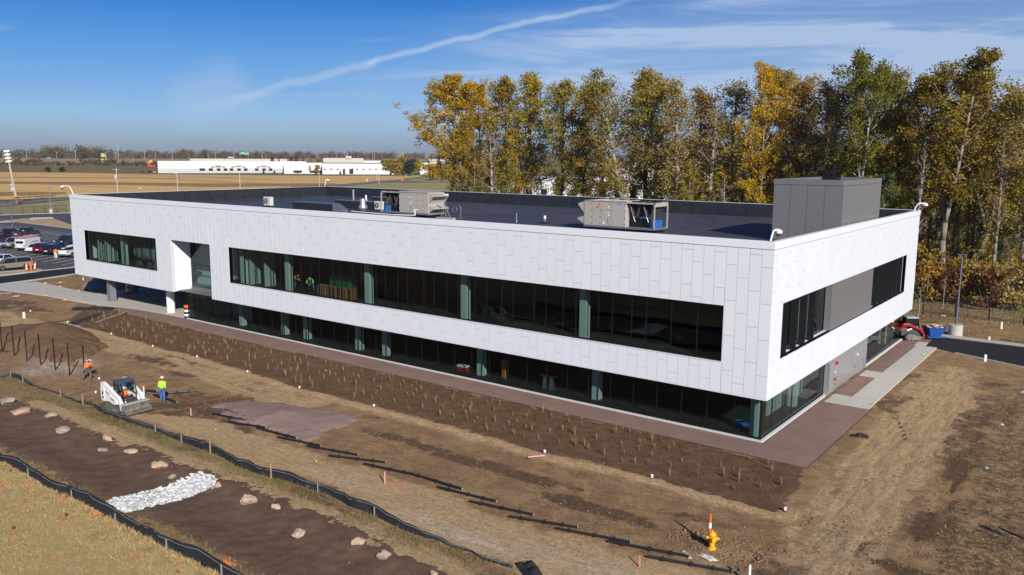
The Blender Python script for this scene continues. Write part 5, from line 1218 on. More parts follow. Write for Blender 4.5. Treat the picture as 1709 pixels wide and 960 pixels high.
# undergrowth that nobody could count
n_ = 3400; ux = rng.uniform(-105, 45, n_); uy = 72+rng.random(n_)**1.4*50; uz = rng.uniform(0, 1, n_)**1.5*(2.5+3.5*rng.random(n_))
V, Q, T = leaf_cloud(np.stack([ux, uy, uz], 1), np.tile([1.5, 1.5, .9], (n_, 1)), 16, .45, rng.uniform(0, 1, n_))
UND = lm('undergrowth_foliage', [(.06, .06, .016), (.11, .09, .022), (.19, .13, .03), (.16, .075, .02), (.09, .085, .02)], .2)
tag(npobj('undergrowth', V, Q, UND, {'tone': ('FACE', T)}), kind='stuff')
wood_floor = mat('leaf_litter', (.10, .07, .035), .95, col2=(.16, .11, .05), vscale=.4)
sheet('woodland_floor', [(-110, 69), (60, 69), (70, 150), (-120, 150)], -.2, wood_floor)
# dry grass below the wood edge, outside the fence
def grass(name, pts, h, w, m, lean=.5, cols=None, seed=1, z=None):
    """upright bent blades, two triangles each"""
    r = np.random.default_rng(seed); n = len(pts); a = r.random(n)*6.283; hh = h*r.uniform(.5, 1.3, n); ln = lean*hh*r.random(n)
    P = np.zeros((n, 3)); P[:, :2] = pts; P[:, 2] = terr(pts[:, 0], pts[:, 1]) if z is None else z
    dx = np.cos(a)*w/2; dy = np.sin(a)*w/2; la = r.random(n)*6.283
    T_ = P+np.stack([np.cos(la)*ln, np.sin(la)*ln, hh], 1)
    V = np.stack([P-np.stack([dx, dy, dx*0+.02], 1), P+np.stack([dx, dy, dx*0-.02], 1), T_], 1).reshape(-1, 3)
    o = npobj(name, V, np.arange(3*n).reshape(n, 3), m, {'tone': ('FACE', r.random(n))}); return tag(o, kind='stuff')
STRAW = lm('dry_straw_grass', [(.20, .145, .06), (.34, .26, .12), (.46, .37, .19), (.17, .16, .05)], .3)
n_ = 20000; pts = np.stack([rng.uniform(-30, 36, n_), 50+rng.random(n_)*19], 1); grass('dry_grass', pts, .15, .11, STRAW, 1.0, seed=3)

# ---- wire fence along the wood edge
mesh_m = bpy.data.materials.new('chain_link'); mesh_m.use_nodes = True
_n = mesh_m.node_tree.nodes; _l = mesh_m.node_tree.links; _b = _n['Principled BSDF']; _b.inputs['Base Color'].default_value = (.02, .02, .02, 1)
tcn = _n.new('ShaderNodeTexCoord'); ws = []
for sgn in (1, -1):
    sp_ = _n.new('ShaderNodeSeparateXYZ'); _l.new(tcn.outputs['Object'], sp_.inputs[0]); ad = _n.new('ShaderNodeMath'); ad.operation = 'ADD' if sgn > 0 else 'SUBTRACT'; _l.new(sp_.outputs[0], ad.inputs[0]); _l.new(sp_.outputs[2], ad.inputs[1])
    mu = _n.new('ShaderNodeMath'); mu.operation = 'PINGPONG'; mu.inputs[1].default_value = .035; _l.new(ad.outputs[0], mu.inputs[0]); lt = _n.new('ShaderNodeMath'); lt.operation = 'LESS_THAN'; lt.inputs[1].default_value = .0042; _l.new(mu.outputs[0], lt.inputs[0]); ws.append(lt.outputs[0])
mxn = _n.new('ShaderNodeMath'); mxn.operation = 'MAXIMUM'; _l.new(ws[0], mxn.inputs[0]); _l.new(ws[1], mxn.inputs[1]); _l.new(mxn.outputs[0], _b.inputs['Alpha'])
def wire_fence(x0, y0, x1, y1, n, h, label, z0=-.1):
    a = math.atan2(y1-y0, x1-x0); L_ = math.hypot(x1-x0, y1-y0); t = thing('wire_fence', label, 'fence', (x0, y0, z0), a)
    for i in range(n+1):
        b = MB(); b.tube((L_*i/n, 0, 0), (L_*i/n, 0, h+.05), .065, n=6); b.build('post', black_paint, t)
    b = MB(); b.tube((0, 0, h), (L_, 0, h), .042, n=6); b.build('top_rail', black_paint, t)
    b = MB(); b.add([(0, .05, .05), (L_, .05, .05), (L_, .05, h), (0, .05, h)], [(0, 1, 2, 3)]); b.build('wire_mesh', mesh_m, t)
wire_fence(-26.6, 50.6, 36, 53.4, 20, 2.1, 'black chain link fence in front of the woods on the right')
wire_fence(*g(-60, 360), *g(112, 354), 9, 2.2, 'black post fence along the grass bank beyond the parking lot', -.2)
# bare saplings inside the fence
for (px, py, tp, lab) in ((1532, 535, 500, 'thin bare sapling left of the light pole, nearer the building'), (1546, 500, 470, 'thin bare sapling behind the wire fence above the red loader'), (1573, 515, 480, 'thin bare sapling beside the light pole')):
    x, y = g(px, py); H_ = top_z(x, y, tp-20); t = thing('sapling', lab, 'sapling', (x, y, 0)); b = MB(); b.tube((0, 0, 0), (.05, .05, H_), .05, .015, 6)
    for k in range(9): a = k*2.4; z = H_*(.4+.06*k); b.tube((0, 0, z), (.6*math.cos(a), .6*math.sin(a), z+.7), .015, .005, 4, False)
    b.build('trunk', bark_wh, t)
    V, Q, T = leaf_cloud([(.3*math.cos(k), .3*math.sin(k), H_*(.6+.04*k)) for k in range(8)], [(.4, .4, .4)]*8, 5, .12, [.5]*8); npobj('crown', V, Q, ORNG, {'tone': ('FACE', T)}, t)
# ================================================================= site objects
for i, (px, dy) in enumerate([(p, 0) for p in []]): pass
def shift(px, py):
    return py+(3 if px < 200 else 6 if px < 300 else 12 if px < 600 else 9 if px < 700 else 3)
F1 = [(-60, 612), (0, 629), (16, 626.5), (34, 632), (44, 639), (78, 652), (100, 658), (125, 671), (148, 673), (161, 683), (193, 695), (211, 700), (257, 712), (309, 729), (364, 750), (400, 769), (430, 780), (470, 789), (539, 812), (582, 834), (634, 858), (680, 880), (718, 896), (785, 922), (830, 941), (866, 950)]
F1W = [g(a, shift(a, b)) for a, b in F1]; F1H = [.26, .24, .28, .30, .22, .12, .10, .16, .28, .28, .22, .22, .28, .40, .50, .50, .42, .42, .42, .42, .38, .34, .22, .12, .12, .15]
white_str = mat('white_tape', (.30, .32, .38), .6)
def silt_fence(pts, hs, label, stakes, wood=()):
    o = pts[len(pts)//2]; t = thing('silt_fence', label, 'silt fence', (o[0], o[1], 0)); P = []; Hs = []
    for i in range(len(pts)-1):
        n_ = max(2, int(math.dist(pts[i], pts[i+1])/.3))
        for k in range(n_): f = k/n_; P.append((pts[i][0]*(1-f)+pts[i+1][0]*f, pts[i][1]*(1-f)+pts[i+1][1]*f)); Hs.append(hs[i]*(1-f)+hs[i+1]*f)
    P = np.array(P); Hs = np.array(Hs); n_ = len(P)
    for _ in range(3): P[1:-1] = (P[:-2]+2*P[1:-1]+P[2:])/4
    d = np.gradient(P, axis=0); d /= np.linalg.norm(d, axis=1)[:, None]; nn = np.stack([-d[:, 1], d[:, 0]], 1); s = np.arange(n_)*.3
    base = terr(P[:, 0], P[:, 1]); V = []; rows = 5
    for r_ in range(rows):
        f = r_/(rows-1); off = (np.sin(s*2.1)*.05+vnoise(s*1.3, s*0+3, 8)*.26-.1+vnoise(s*4.1, s*0+f*3, 18)*.10)*math.sin(math.pi*f*.8)+f*.08
        Q = P+nn*off[:, None]; V.append(np.stack([Q[:, 0]-o[0], Q[:, 1]-o[1], base-.06+(Hs+.06)*f*(1+.10*np.sin(s*.9+1)+.28*(vnoise(s*.8, s*0, 23)-.5))], 1))
    V = np.concatenate(V); q = [(r_*n_+i, r_*n_+i+1, (r_+1)*n_+i+1, (r_+1)*n_+i) for r_ in range(rows-1) for i in range(n_-1)]
    f_ = npobj('fabric', V, np.array(q), black_fab, parent=t, smooth=True); sd_ = f_.modifiers.new('thick', 'SOLIDIFY'); sd_.thickness = .012
    b = MB(); k = (rows-2)*n_
    for i in range(0, n_-2, 2):
        a = V[k+i]; c = V[k+i+2]; w = (-nn[i][0]*.02, -nn[i][1]*.02, .03); b.tube(tuple(a+np.array(w)), tuple(c+np.array(w)), .009, n=4, caps=False)
    if len(b.v): b.build('tape', white_str, t)
    for px, py in stakes:
        x, y = g(px, py); j = np.argmin((P[:, 0]-x)**2+(P[:, 1]-y)**2); b = MB(); w = (px, py) in wood; hh = .80 if w else .55
        b.cbox((P[j, 0]-o[0]-nn[j, 0]*.05, P[j, 1]-o[1]-nn[j, 1]*.05, base[j]+hh/2-.05), (.05, .05, hh), .3, .8); b.build('stake', wood_stake if w else mat('grey_stake', (.28, .27, .26), .8), t)
    return t
W1 = [(149, 671), (364, 756), (469, 791)]
silt_fence(F1W, F1H, 'long sagging black silt fence running between the workers and the dark topsoil strip', W1+[(16, 632), (36, 640), (100, 664), (257, 720), (309, 738), (539, 820), (634, 862)], W1)
F2 = [(-60, 742), (0, 770), (49, 796), (85, 818), (122, 834), (158, 852), (195, 872), (230, 890), (252, 903), (280, 916), (325, 938), (372, 960), (420, 985), (520, 1030)]
silt_fence(G(F2), [.50]*14, 'taut black silt fence across the bottom left corner beside the tan grass', [(49, 796), (122, 834), (195, 872), (280, 918), (372, 962)])
# loose fabric at the end of the upper fence, and other black scraps
def cloth(name, label, cat, px, py, w, d, h, rz, m, seed, nx_=18, ny_=12):
    x, y, z = gg(px, py); t = thing(name, label, cat, (x, y, z), rz); X, Y = np.meshgrid(np.linspace(-.5, .5, nx_), np.linspace(-.5, .5, ny_)); X = X.ravel(); Y = Y.ravel()
    rr = np.sqrt(X**2+Y**2); e = vnoise(np.arctan2(Y, X)*1.6+9, X*0, seed)*.35; Xo = X*w*(1-e); Yo = Y*d*(1-e*.6)
    Z_ = h*(vnoise(X*5+seed, Y*4, seed)*1.0)*np.clip(1.35-rr*2.2, .03, 1)+.015
    o = npobj('sheet', np.stack([Xo, Yo, Z_], 1), gridquads(nx_, ny_), m, parent=t, smooth=True); s = o.modifiers.new('thick', 'SOLIDIFY'); s.thickness = .015; return t
cloth('black_fabric_flap', 'black plastic flap where the upper silt fence ends at the bottom edge', 'fabric scrap', 884, 953, 1.9, .9, .5, -.6, black_fab, 3)
cloth('black_fabric_bag', 'crumpled black bag lying just off the corner of the maroon gravel strip', 'bag', 1434, 728, 1.1, .6, .38, .2, black_fab, 5)
cloth('black_fabric_strip', 'narrow twisted black fabric strip at the lower right edge', 'fabric scrap', 1655, 886, 1.5, .30, .2, -.5, black_fab, 8)
cloth('black_fabric_strip', 'black fabric tail running off the lower right edge of the view', 'fabric scrap', 1695, 894, 2.2, .14, .12, -.55, black_fab, 9)
cloth('black_fabric_roll', 'long unrolled black fabric at the left tip of the planting bed', 'fabric', 143, 534, 9.5, 1.6, .35, math.atan2(g(175, 522)[1]-g(115, 542)[1], g(175, 522)[0]-g(115, 542)[0]), black_fab, 12, 40, 10)
cloth('black_fabric_roll', 'crumpled black fabric heap between the fabric roll and the entrance walk', 'fabric', 158, 516, 5.5, 2.2, .5, .7, black_fab, 14, 30, 12)
cream = mat('cream_cloth', (.60, .54, .45), .8)
cloth('cream_cloth', 'torn cream cloth below the yellow hydrant, right piece', 'cloth', 1180, 931, .95, .4, .2, -.3, cream, 20)
cloth('cream_cloth', 'narrow cream cloth below the yellow hydrant, left piece', 'cloth', 1146, 926, .95, .16, .10, -.7, cream, 21)
pale_blue = mat('pale_blue_plastic', (.42, .46, .60), .5)
for i, (px, py, m, s, lab) in enumerate(((1672, 709, pale_blue, .35, 'pale blue litter scrap on the weedy ground at the right'), (1646, 781, mat('cyan_plastic', (.25, .42, .52), .5), .3, 'cyan litter scrap on the dark ground below the blue one'), (1706, 655, pale_blue, .35, 'pale litter scrap at the right edge of the view'), (1574, 527, pale_blue, .9, 'white plastic sheet lying near the wire fence'), (28, 494, pale_blue, 1.2, 'grey blue tarp scrap at the left below the entrance walk'), (4, 490, mat('grey_tarp', (.3, .31, .34), .6), 1.8, 'grey tarp heap at the far left edge below the walk'), (544, 619, refl_white, .3, 'small white paper scrap on the planting bed'), (1408, 723, refl_white, .16, 'white paper scrap on the gravel strip near the corner'))):
    cloth('litter', lab, 'litter', px, py, s*1.3, s*.7, .12, rng.random()*3, m, 30+i, 8, 6)

# ---- soil pile and gravel pile
def pile(name, label, outline_px, peak, hgt, m, seed, res=.2, rough=.10, power=1.0, rag=1.2):
    poly = [g(*p) for p in outline_px]; P_ = np.array(poly); x0, y0 = P_.min(0)-.6; x1, y1 = P_.max(0)+.6; a = int((x1-x0)/res)+1; c = int((y1-y0)/res)+1
    X, Y = np.meshgrid(np.linspace(x0, x1, a), np.linspace(y0, y1, c)); X = X.ravel(); Y = Y.ravel(); s = psd(X, Y, poly)+fbm(X*.8+Y*.5, Y*.8-X*.5, .7, 4, seed+5, .65)*rag; px_, py_ = g(*peak)
    dp = np.hypot(X-px_, Y-py_); f = np.clip(s/(s+dp+.01), 0, 1); f = np.where(s > 0, f, 0)
    Z_ = terr(X, Y)-.05+np.clip(s, -.3, .3)*.3+hgt*(f**power)*(1-.0*f)+fbm(X, Y, .8, 4, seed)*rough*3*sst(s, 0, 1)+fbm(X, Y, 3, 2, seed)*rough*sst(s, 0, .5)
    q = gridquads(a, c); k = (s[q] > -.35).any(1); q = q[k]; u_ = np.unique(q); idx = np.full(len(X), -1); idx[u_] = np.arange(len(u_)); cx, cy = poly[0]
    t = thing(name, label, 'soil pile' if 'soil' in name else 'gravel pile', (cx, cy, 0)); npobj('heap', (np.stack([X-cx, Y-cy, Z_], 1))[u_], idx[q], m, parent=t, smooth=True)
soil_m = mat('brown_soil', (.105, .062, .036), .95, col2=(.175, .105, .060), vscale=5, bump=.8, bscale=12, spec=.1)
pile('soil_pile', 'broad mound of brown topsoil behind the row of black fence posts', [(-60, 600), (0, 583), (40, 590), (90, 603), (120, 606), (150, 596), (178, 580), (150, 560), (128, 552), (60, 550), (0, 556), (-60, 560)], (80, 572), 1.75, soil_m, 61, power=.62, rough=.16)
pile('gravel_pile', 'low spread heap of maroon gravel behind the row of black rails', [(352, 680), (374, 701), (420, 712), (470, 722), (505, 736), (540, 728), (574, 716), (600, 700), (582, 690), (545, 684), (500, 676), (455, 668), (420, 668), (372, 668)], (470, 697), .40, mat('maroon_gravel_heap', (.235, .158, .132), .95, col2=(.30, .21, .175), vscale=3, bump=.5, bscale=60, spec=.15), 71, rough=.03, power=.9, rag=2.6)
pile('rubble_soil_pile', 'small pale rubble heap beside the entrance walk left of the dark column', [(138, 478), (150, 484), (168, 481), (172, 472), (160, 467), (146, 470)], (158, 474), .6, mat('pale_rubble', (.34, .29, .23), .95, col2=(.22, .18, .14), vscale=2.5, bump=.9, bscale=8), 81, rough=.14)

# ---- rocks
from mathutils import noise as noise_
def rock_mesh(seed, m, sub=2, flat=.65):
    bm = bmesh.new(); bmesh.ops.create_icosphere(bm, subdivisions=sub, radius=1.0); r = np.random.default_rng(seed)
    pl = [(Vector(r.normal(0, 1, 3)).normalized(), r.uniform(.40, .78)) for _ in range(11)]
    for v in bm.verts:
        for n_, dd in pl:
            k = v.co.dot(n_)
            if k > dd: v.co -= n_*(k-dd)
        v.co *= 1+r.uniform(-.04, .04)
        if sub > 2:
            q_ = v.co*2.2+Vector((seed*1.7, seed*.9, 0)); v.co *= 1+.14*(noise_.noise(q_))+.09*noise_.noise(q_*2.7)-.18*max(0, noise_.noise(q_*1.6+Vector((9, 3, 1))))
        v.co.z *= flat
    me = bpy.data.meshes.new('rock'); bm.to_mesh(me); bm.free(); me.materials.append(m); return me
def rock_mat(nme, a, c):
    return mat(nme, a, .9, col2=c, vscale=2.2, bump=.9, bscale=5)
rk = rock_mat('tan_boulder_stone', (.36, .25, .17), (.52, .40, .30)); rk2 = rock_mat('orange_boulder_stone', (.36, .21, .13), (.52, .37, .26)); rk3 = rock_mat('grey_boulder_stone', (.20, .16, .12), (.44, .36, .28))
BR = [(15, 668, 24, 18, rk3, 'pitted grey brown boulder at the far left edge of the topsoil strip'), (36, 685, 34, 16, rk2, 'flat orange brown boulder second from the left edge'), (86, 692, 20, 11, rk3, 'small pitted boulder right of the flat orange one'), (103, 716, 25, 14, rk3, 'grey brown boulder alone in the middle left of the topsoil strip'), (180, 731, 15, 18, rk2, 'upright reddish boulder on the upper edge of the topsoil strip'), (173, 750, 17, 10, rk3, 'small pale boulder just below the upright reddish one'), (218, 753, 22, 12, rk, 'tan boulder right of the upright reddish boulder'), (267, 774, 25, 20, rk2, 'orange tan boulder above the white rock apron'), (288, 795, 13, 11, rk3, 'small grey boulder touching the upper side of the white rock apron'), (362, 809, 15, 13, rk2, 'brown boulder at the right end of the white rock apron'), (410, 834, 33, 21, rk, 'largest tan boulder, right of the white rock apron'), (459, 845, 22, 12, rk, 'small tan boulder right of the largest one'), (497, 889, 25, 22, rk, 'smooth tan boulder in the lower middle of the topsoil strip'), (597, 903, 23, 18, rk, 'tan boulder right of the smooth one, above the dark pitted one'), (642, 923, 27, 18, rk3, 'pitted dark brown boulder near the bottom edge'), (725, 957, 19, 14, rk, 'tan boulder cut by the bottom edge of the view')]
for i, (px, py, w, h, m, lab) in enumerate(BR):
    x, y, z = gg(px, py+h*.32); d = math.dist((x, y), CAM[:2]); d = math.hypot(d, CAM[2]); s = w/FPX*d/2; hz = h/FPX*d/2
    o = bpy.data.objects.new('boulder', rock_mesh(200+i, m, 4, 1.0)); lnk(o); o.location = (x, y, z+hz*.45); o.rotation_euler = (0, 0, YAW+rng.uniform(-.3, .3)); o.scale = (s*1.02, s*.8, hz*.95); tag(o, lab, 'boulder', 'boulders on the topsoil strip')
APRON = G([(179, 842), (190, 833), (262, 810), (333, 789), (364, 800), (355, 813), (320, 823), (217, 858), (200, 853)])
wr = [mat('white_crushed_stone', (.68, .67, .64), .8, var=.08, vscale=3, bump=.5, bscale=6), mat('pale_grey_crushed_stone', (.52, .52, .51), .8, var=.1, vscale=3, bump=.5, bscale=6)]
P_ = np.array(APRON); c_ = P_.mean(0); ap = thing('stone_apron', 'tilted strip of white crushed stone laid across the dark topsoil', 'stone apron', (c_[0], c_[1], 0)); meshes = [rock_mesh(300+i, wr[i % 4 == 3], 1, .75) for i in range(10)]
cnt = 0; placed = []
cx_ = rng.uniform(P_[:, 0].min(), P_[:, 0].max(), 30000); cy_ = rng.uniform(P_[:, 1].min(), P_[:, 1].max(), 30000); ok_ = psd(cx_, cy_, APRON) > .02; cx_ = cx_[ok_]; cy_ = cy_[ok_]
PA = np.zeros((0, 3))
for x, y in zip(cx_, cy_):
    if cnt >= 299: break
    s = rng.uniform(.12, .21) if cnt < 200 else rng.uniform(.09, .13)
    if len(PA) and ((x-PA[:, 0])**2+(y-PA[:, 1])**2 < (.56*(s+PA[:, 2]))**2).any(): continue
    PA = np.vstack([PA, (x, y, s)])
    placed.append((x, y, s)); o = bpy.data.objects.new('stone', meshes[cnt % 10]); lnk(o, ap); o.location = (x-c_[0], y-c_[1], tz(x, y)+.06+s*.2+rng.uniform(0, .04)); o.rotation_euler = (rng.uniform(-.35, .35), rng.uniform(-.35, .35), rng.uniform(0, 6.28)); o.scale = (s*1.3, s*1.1, s*.6); cnt += 1
zone('stone_bedding', APRON, .12, wr[1], .11, .1, .05, seed=91)

# ---- fence posts: standing row and rails lying on the ground
POSTS = [(4, 587), (24, 594), (45.5, 603), (68, 609.5), (92.5, 618), (116.5, 627), (142, 632)]
nmz = ['first from the left edge', 'second from the left edge', 'third from the left edge', 'fourth from the left edge', 'fifth from the left edge', 'sixth from the left, standing free of the workers', 'seventh, right behind the bending worker']
pz = None
for i, (px, py) in enumerate(POSTS):
    x, y, z = gg(px, py)
    lab = f'black fence post standing in the dirt, {nmz[i]}'
    if pz is None:
        pz = thing('fence_post', lab, 'post', (x, y, z-.1), 0, 'row of standing black fence posts'); b = MB(); b.cbox((0, 0, 1.3), (.075, .075, 2.6)); b.build('shaft', black_paint, pz); b = MB(); b.cbox((0, 0, 2.62), (.095, .095, .05), 0, .6); b.build('cap', black_paint, pz)
    else: dup(pz, (x, y, z-.1), rng.uniform(-.1, .1), lab)
RAILS = [((375, 686), (418, 702), 'shortest upper rail left of the maroon gravel heap'), ((355.5, 692.6), (414, 705), 'rail below the shortest one, ending at the gravel heap'), ((381, 706.5), (443.5, 716), 'third rail from the left in the row'), ((428.6, 716.5), (495, 733.8), 'rail along the foot of the gravel heap'), ((463.8, 732.5), (535.5, 746.8), 'rail just right of the gravel heap foot'), ((512.5, 746.8), (598, 762), 'sixth rail of the row, starting below the heap'), ((548.5, 763), (644, 774.5), 'flatter lying rail below its neighbour'), ((607, 776.6), (694, 795.6), 'rail above the wooden survey stake'), ((682.7, 793.4), (771.5, 819), 'rail joined end on right of the survey stake'), ((731, 816.4), (828.4, 840), 'tenth rail from the left, in the row'), ((784, 839.5), (890, 862), 'eleventh rail, below the dark moist ground'), ((850, 865), (964, 883.4), 'twelfth rail, ending left of the hydrant'), ((928.5, 885), (1052, 908), 'thirteenth rail with dark clips'), ((1015, 907), (1150, 932), 'rail ending at the cream cloth'), ((1080, 932), (1222, 958), 'last rail at the bottom edge below the hydrant'),
         ((244, 654), (262, 656), 'short rail end right of the skid steer'), ((254, 659.5), (332.6, 654.5), 'rail beside the worker in lime, pointing right'), ((256.5, 662), (295.6, 673.5), 'rail behind the worker in lime, pointing down right')]
for a, c, lab in RAILS:
    A = gg(*a); C_ = gg(*c); L_ = math.dist(A[:2], C_[:2]); an = math.atan2(C_[1]-A[1], C_[0]-A[0]); t = thing('fence_rail', 'black tube lying on the dirt, '+lab, 'tube', (A[0], A[1], max(A[2], C_[2])+.10), an, 'black tubes laid out on the ground')
    b = MB(); b.tube((0, 0, 0), (L_, 0, C_[2]-max(A[2], C_[2])+.0), .06, n=8); b.build('tube', black_paint, t)
    for f in (.18, .52, .78): b = MB(); b.cbox((L_*f, .0, .0), (.12, .15, .15)); b.build('clip', black_paint, t)
    b = MB(); b.tube((L_-.01, 0, 0), (L_+.012, 0, 0), .05, n=8); b.build('end_cap', mat('grey_cap', (.35, .35, .35), .6), t)
# ---- small markers
def stake(px, py, tp, m, lab, r_=.03, name='survey_stake', cat='stake'):
    x, y, z = gg(px, py); H_ = top_z(x, y, tp)-z; t = thing(name, lab, cat, (x, y, z)); b = MB(); b.cbox((0, 0, H_/2-.05), (r_*2, r_*2, H_+.1), .4, .85); b.build('shaft', m, t); return t, H_
neon = mat('orange_marker_paint', (.80, .20, .08), .6)
t, h_ = stake(642.5, 808, 787, mat('salmon_wood', (.62, .33, .22), .8), 'salmon painted wooden stake beside a pink ribbon, below the rails'); x, y, z = gg(654, 794); b = MB(); b.cbox((.75, .35, .05), (.55, .08, .03), .3); b.build('ribbon', mat('pink_ribbon', (.80, .12, .16), .5), t)
stake(1067.5, 946, 927, neon, 'thin orange stake between the last two rails near the bottom edge', .025)
stake(319, 694, 681, MATS['salmon_wood'], 'salmon wooden stake left of the maroon gravel heap')
stake(1250.5, 975, 943, white_plastic, 'white plastic stake at the bottom edge right of the hydrant', .045); stake(1644, 603, 592, white_plastic, 'white pipe stub beside the service road at the right', .09, 'pipe_stub', 'pipe'); stake(1671, 549, 537.5, white_plastic, 'white pipe stub in the dirt left of the rightmost fence post', .08, 'pipe_stub', 'pipe'); stake(1650.5, 569, 562, white_plastic, 'short white pipe stub behind the far kerb of the service road', .08, 'pipe_stub', 'pipe')
stake(240.5, 660, 645, refl_white, 'white stake standing just behind the skid steer bucket', .035); stake(40.5, 531, 521, white_plastic, 'white pipe stub left of the brown soil pile', .10, 'pipe_stub', 'pipe'); stake(139, 468, 463, refl_white, 'small white frame stake on the dirt beside the entrance walk', .05)
CAPS = [(113, 538), (186, 557.8), (255, 578.5), (329, 596), (413, 621), (500, 648), (624, 678.5), (909, 756), (1088, 797), (1310, 852), (51, 520), (165.5, 633), (160, 656)]
nmc = ['at the left tip of the bed', 'second along the bed edge', 'third along the bed edge', 'right of the soil pile', 'above the maroon gravel heap', 'behind the middle of the gravel heap', 'right of the gravel heap', 'beside the striped board', 'below the widest part of the bed', 'at the right end of the bed', 'left of the soil pile', 'right of the bending worker', 'near the rear of the skid steer']
for (px, py), nm in zip(CAPS, nmc):
    x, y, z = gg(px, py+1.5); t = thing('ground_marker', 'small white marker cap on the ground, '+nm, 'marker', (x, y, z), 0, 'white marker caps along the bed edge'); b = MB(); b.lathe([(.055, -.05), (.055, .13), (.075, .14), (.075, .20), (.03, .22)], 10); b.build('cap', white_plastic, t); b = MB(); b.lathe([(.08, -.02), (.07, .05)], 10); b.build('collar', black_paint, t)
lime_p = mat('lime_marker_paint', (.30, .80, .04), .6); red_p = mat('red_marker_paint', (.50, .03, .025), .8); or_p = mat('orange_spray_paint', (.80, .18, .03), .8)
for px, py, lab in ((359, 721, 'lime flag above the upper silt fence'), (526, 775, 'tiny lime flag below the rails'), (1458, 678, 'lime mark on the near end of the side walk'), (1540, 596, 'lime mark on the far end of the side walk'), (62, 470, 'lime flag where the entrance walk meets the road')):
    x, y, z = gg(px, py); z = max(z, .06) if px > 1400 or px == 62 else z; t = thing('marker_flag', lab, 'flag', (x, y, z)); b = MB(); b.tube((0, 0, -.05), (0, 0, .22), .008, n=4); b.build('wire', steel, t); b = MB(); b.box(0, .16, -.005, .005, .12, .24); b.build('flag', lime_p, t)
# wooden board and painted lath
for (a, c, m, lab, w) in (((881, 768.5), (909, 764.8), mat('pink_lath', (.66, .36, .30), .7), 'pink painted lath lying below the planting bed', .07), ((161, 540), (212, 522.5), mat('orange_grey_lath', (.45, .24, .17), .7, col2=(.30, .27, .25), vscale=.7), 'long orange and grey board lying across the left part of the planting bed', .18)):
    A = gg(*a); C_ = gg(*c); t = thing('board', lab, 'board', (A[0], A[1], max(A[2], C_[2])+.12), math.atan2(C_[1]-A[1], C_[0]-A[0])); b = MB(); L_ = math.dist(A[:2], C_[:2]); b.box(0, L_, -w/2, w/2, -.03, .03); b.build('plank', m, t)
x, y = g(360, 500); 
t = thing('plywood_sheet', 'brown plywood sheet leaning against the entrance glass', 'board', (-62.3, 3.4, .06), rad(8)); b = MB(); b.add([(-2.3, 0, 0), (0, 0, 0), (0, .5, 2.25), (-2.3, .5, 2.25), (-2.3, .04, 0), (0, .04, 0), (0, .54, 2.25), (-2.3, .54, 2.25)], [(0, 1, 2, 3), (7, 6, 5, 4), (0, 4, 5, 1), (3, 2, 6, 7), (1, 5, 6, 2), (0, 3, 7, 4)]); b.build('sheet', mat('plywood', (.33, .24, .15), .8, var=.15), t)

# ---- traffic cones and drums
def cone(loc, lab, h=1.15, r=.11, base=.22, stripes=2, group=None, z0=0):
    t = thing('traffic_cone', lab, 'traffic cone', loc, 0, group); b = MB(); b.lathe([(base, 0), (base, .05)], 6); b.build('base', rubber, t)
    zs = np.linspace(.05, h*.88, 2*stripes+2); prf = lambda z: r*(1-.55*z/h)
    for i in range(len(zs)-1): b = MB(); b.lathe([(prf(zs[i]), zs[i]), (prf(zs[i+1]), zs[i+1]-.001)], 14); b.build('white_band' if i % 2 else 'orange_band', refl_white if i % 2 else orange_p, t)
    b = MB(); b.lathe([(prf(zs[-1]), zs[-1]), (prf(zs[-1])*.7, h*.9), (.045, h), (.0, h+.005)], 12); b.build('grip', orange_p, t)
    return t
gpc = 'channelizer cones on the parking island'
for (px, py, lab, st) in ((44.9, 452.3, 'striped orange and white cone behind the tan minivan, leftmost of three', 2), (52, 451.3, 'plain orange cone between the two striped ones on the island', 0), (57.5, 450.8, 'leaning striped cone, rightmost of three on the island', 2)):
    x, y = g(px, py, .1); t = cone((x, y, .1), lab, 1.25, .17, .28, st, gpc)
    if px > 57: t.rotation_euler = (0, rad(16), HD)
x, y = g(213, 490); cone((x, y, .06), 'tall orange cone with white bands in the shade under the overhang', 1.5, .26, .45, 2)
x, y = g(319, 531.5); t = thing('striped_barrel', 'small dark drum with pale stripes at the corner of the entrance glass', 'barrel', (x-.3, y-.25, .06))
for i in range(6): b = MB(); b.lathe([(.28, i*.22), (.28, i*.22+.21)], 16); b.build('band', [rubber, refl_white][i % 2] if i < 5 else orange_p, t)
for (px, py, m, lab) in ((161.5, 467, mat('teal_plastic', (.02, .45, .38), .5), 'teal portable bin beyond the overhang'), (167.5, 465.5, orange_p, 'orange barrel beyond the overhang, right of the teal bin')):
    x, y = g(px, py); t = thing('barrel', lab, 'barrel', (x, y, 0)); b = MB(); b.lathe([(.34, 0), (.36, .5), (.31, 1.15), (.2, 1.2)], 14); b.build('drum', m, t); b = MB(); b.lathe([(.37, .5), (.37, .62)], 14); b.build('hoop', refl_white, t)
yc = mat('yellow_dome_plastic', (.52, .34, .10), .6)
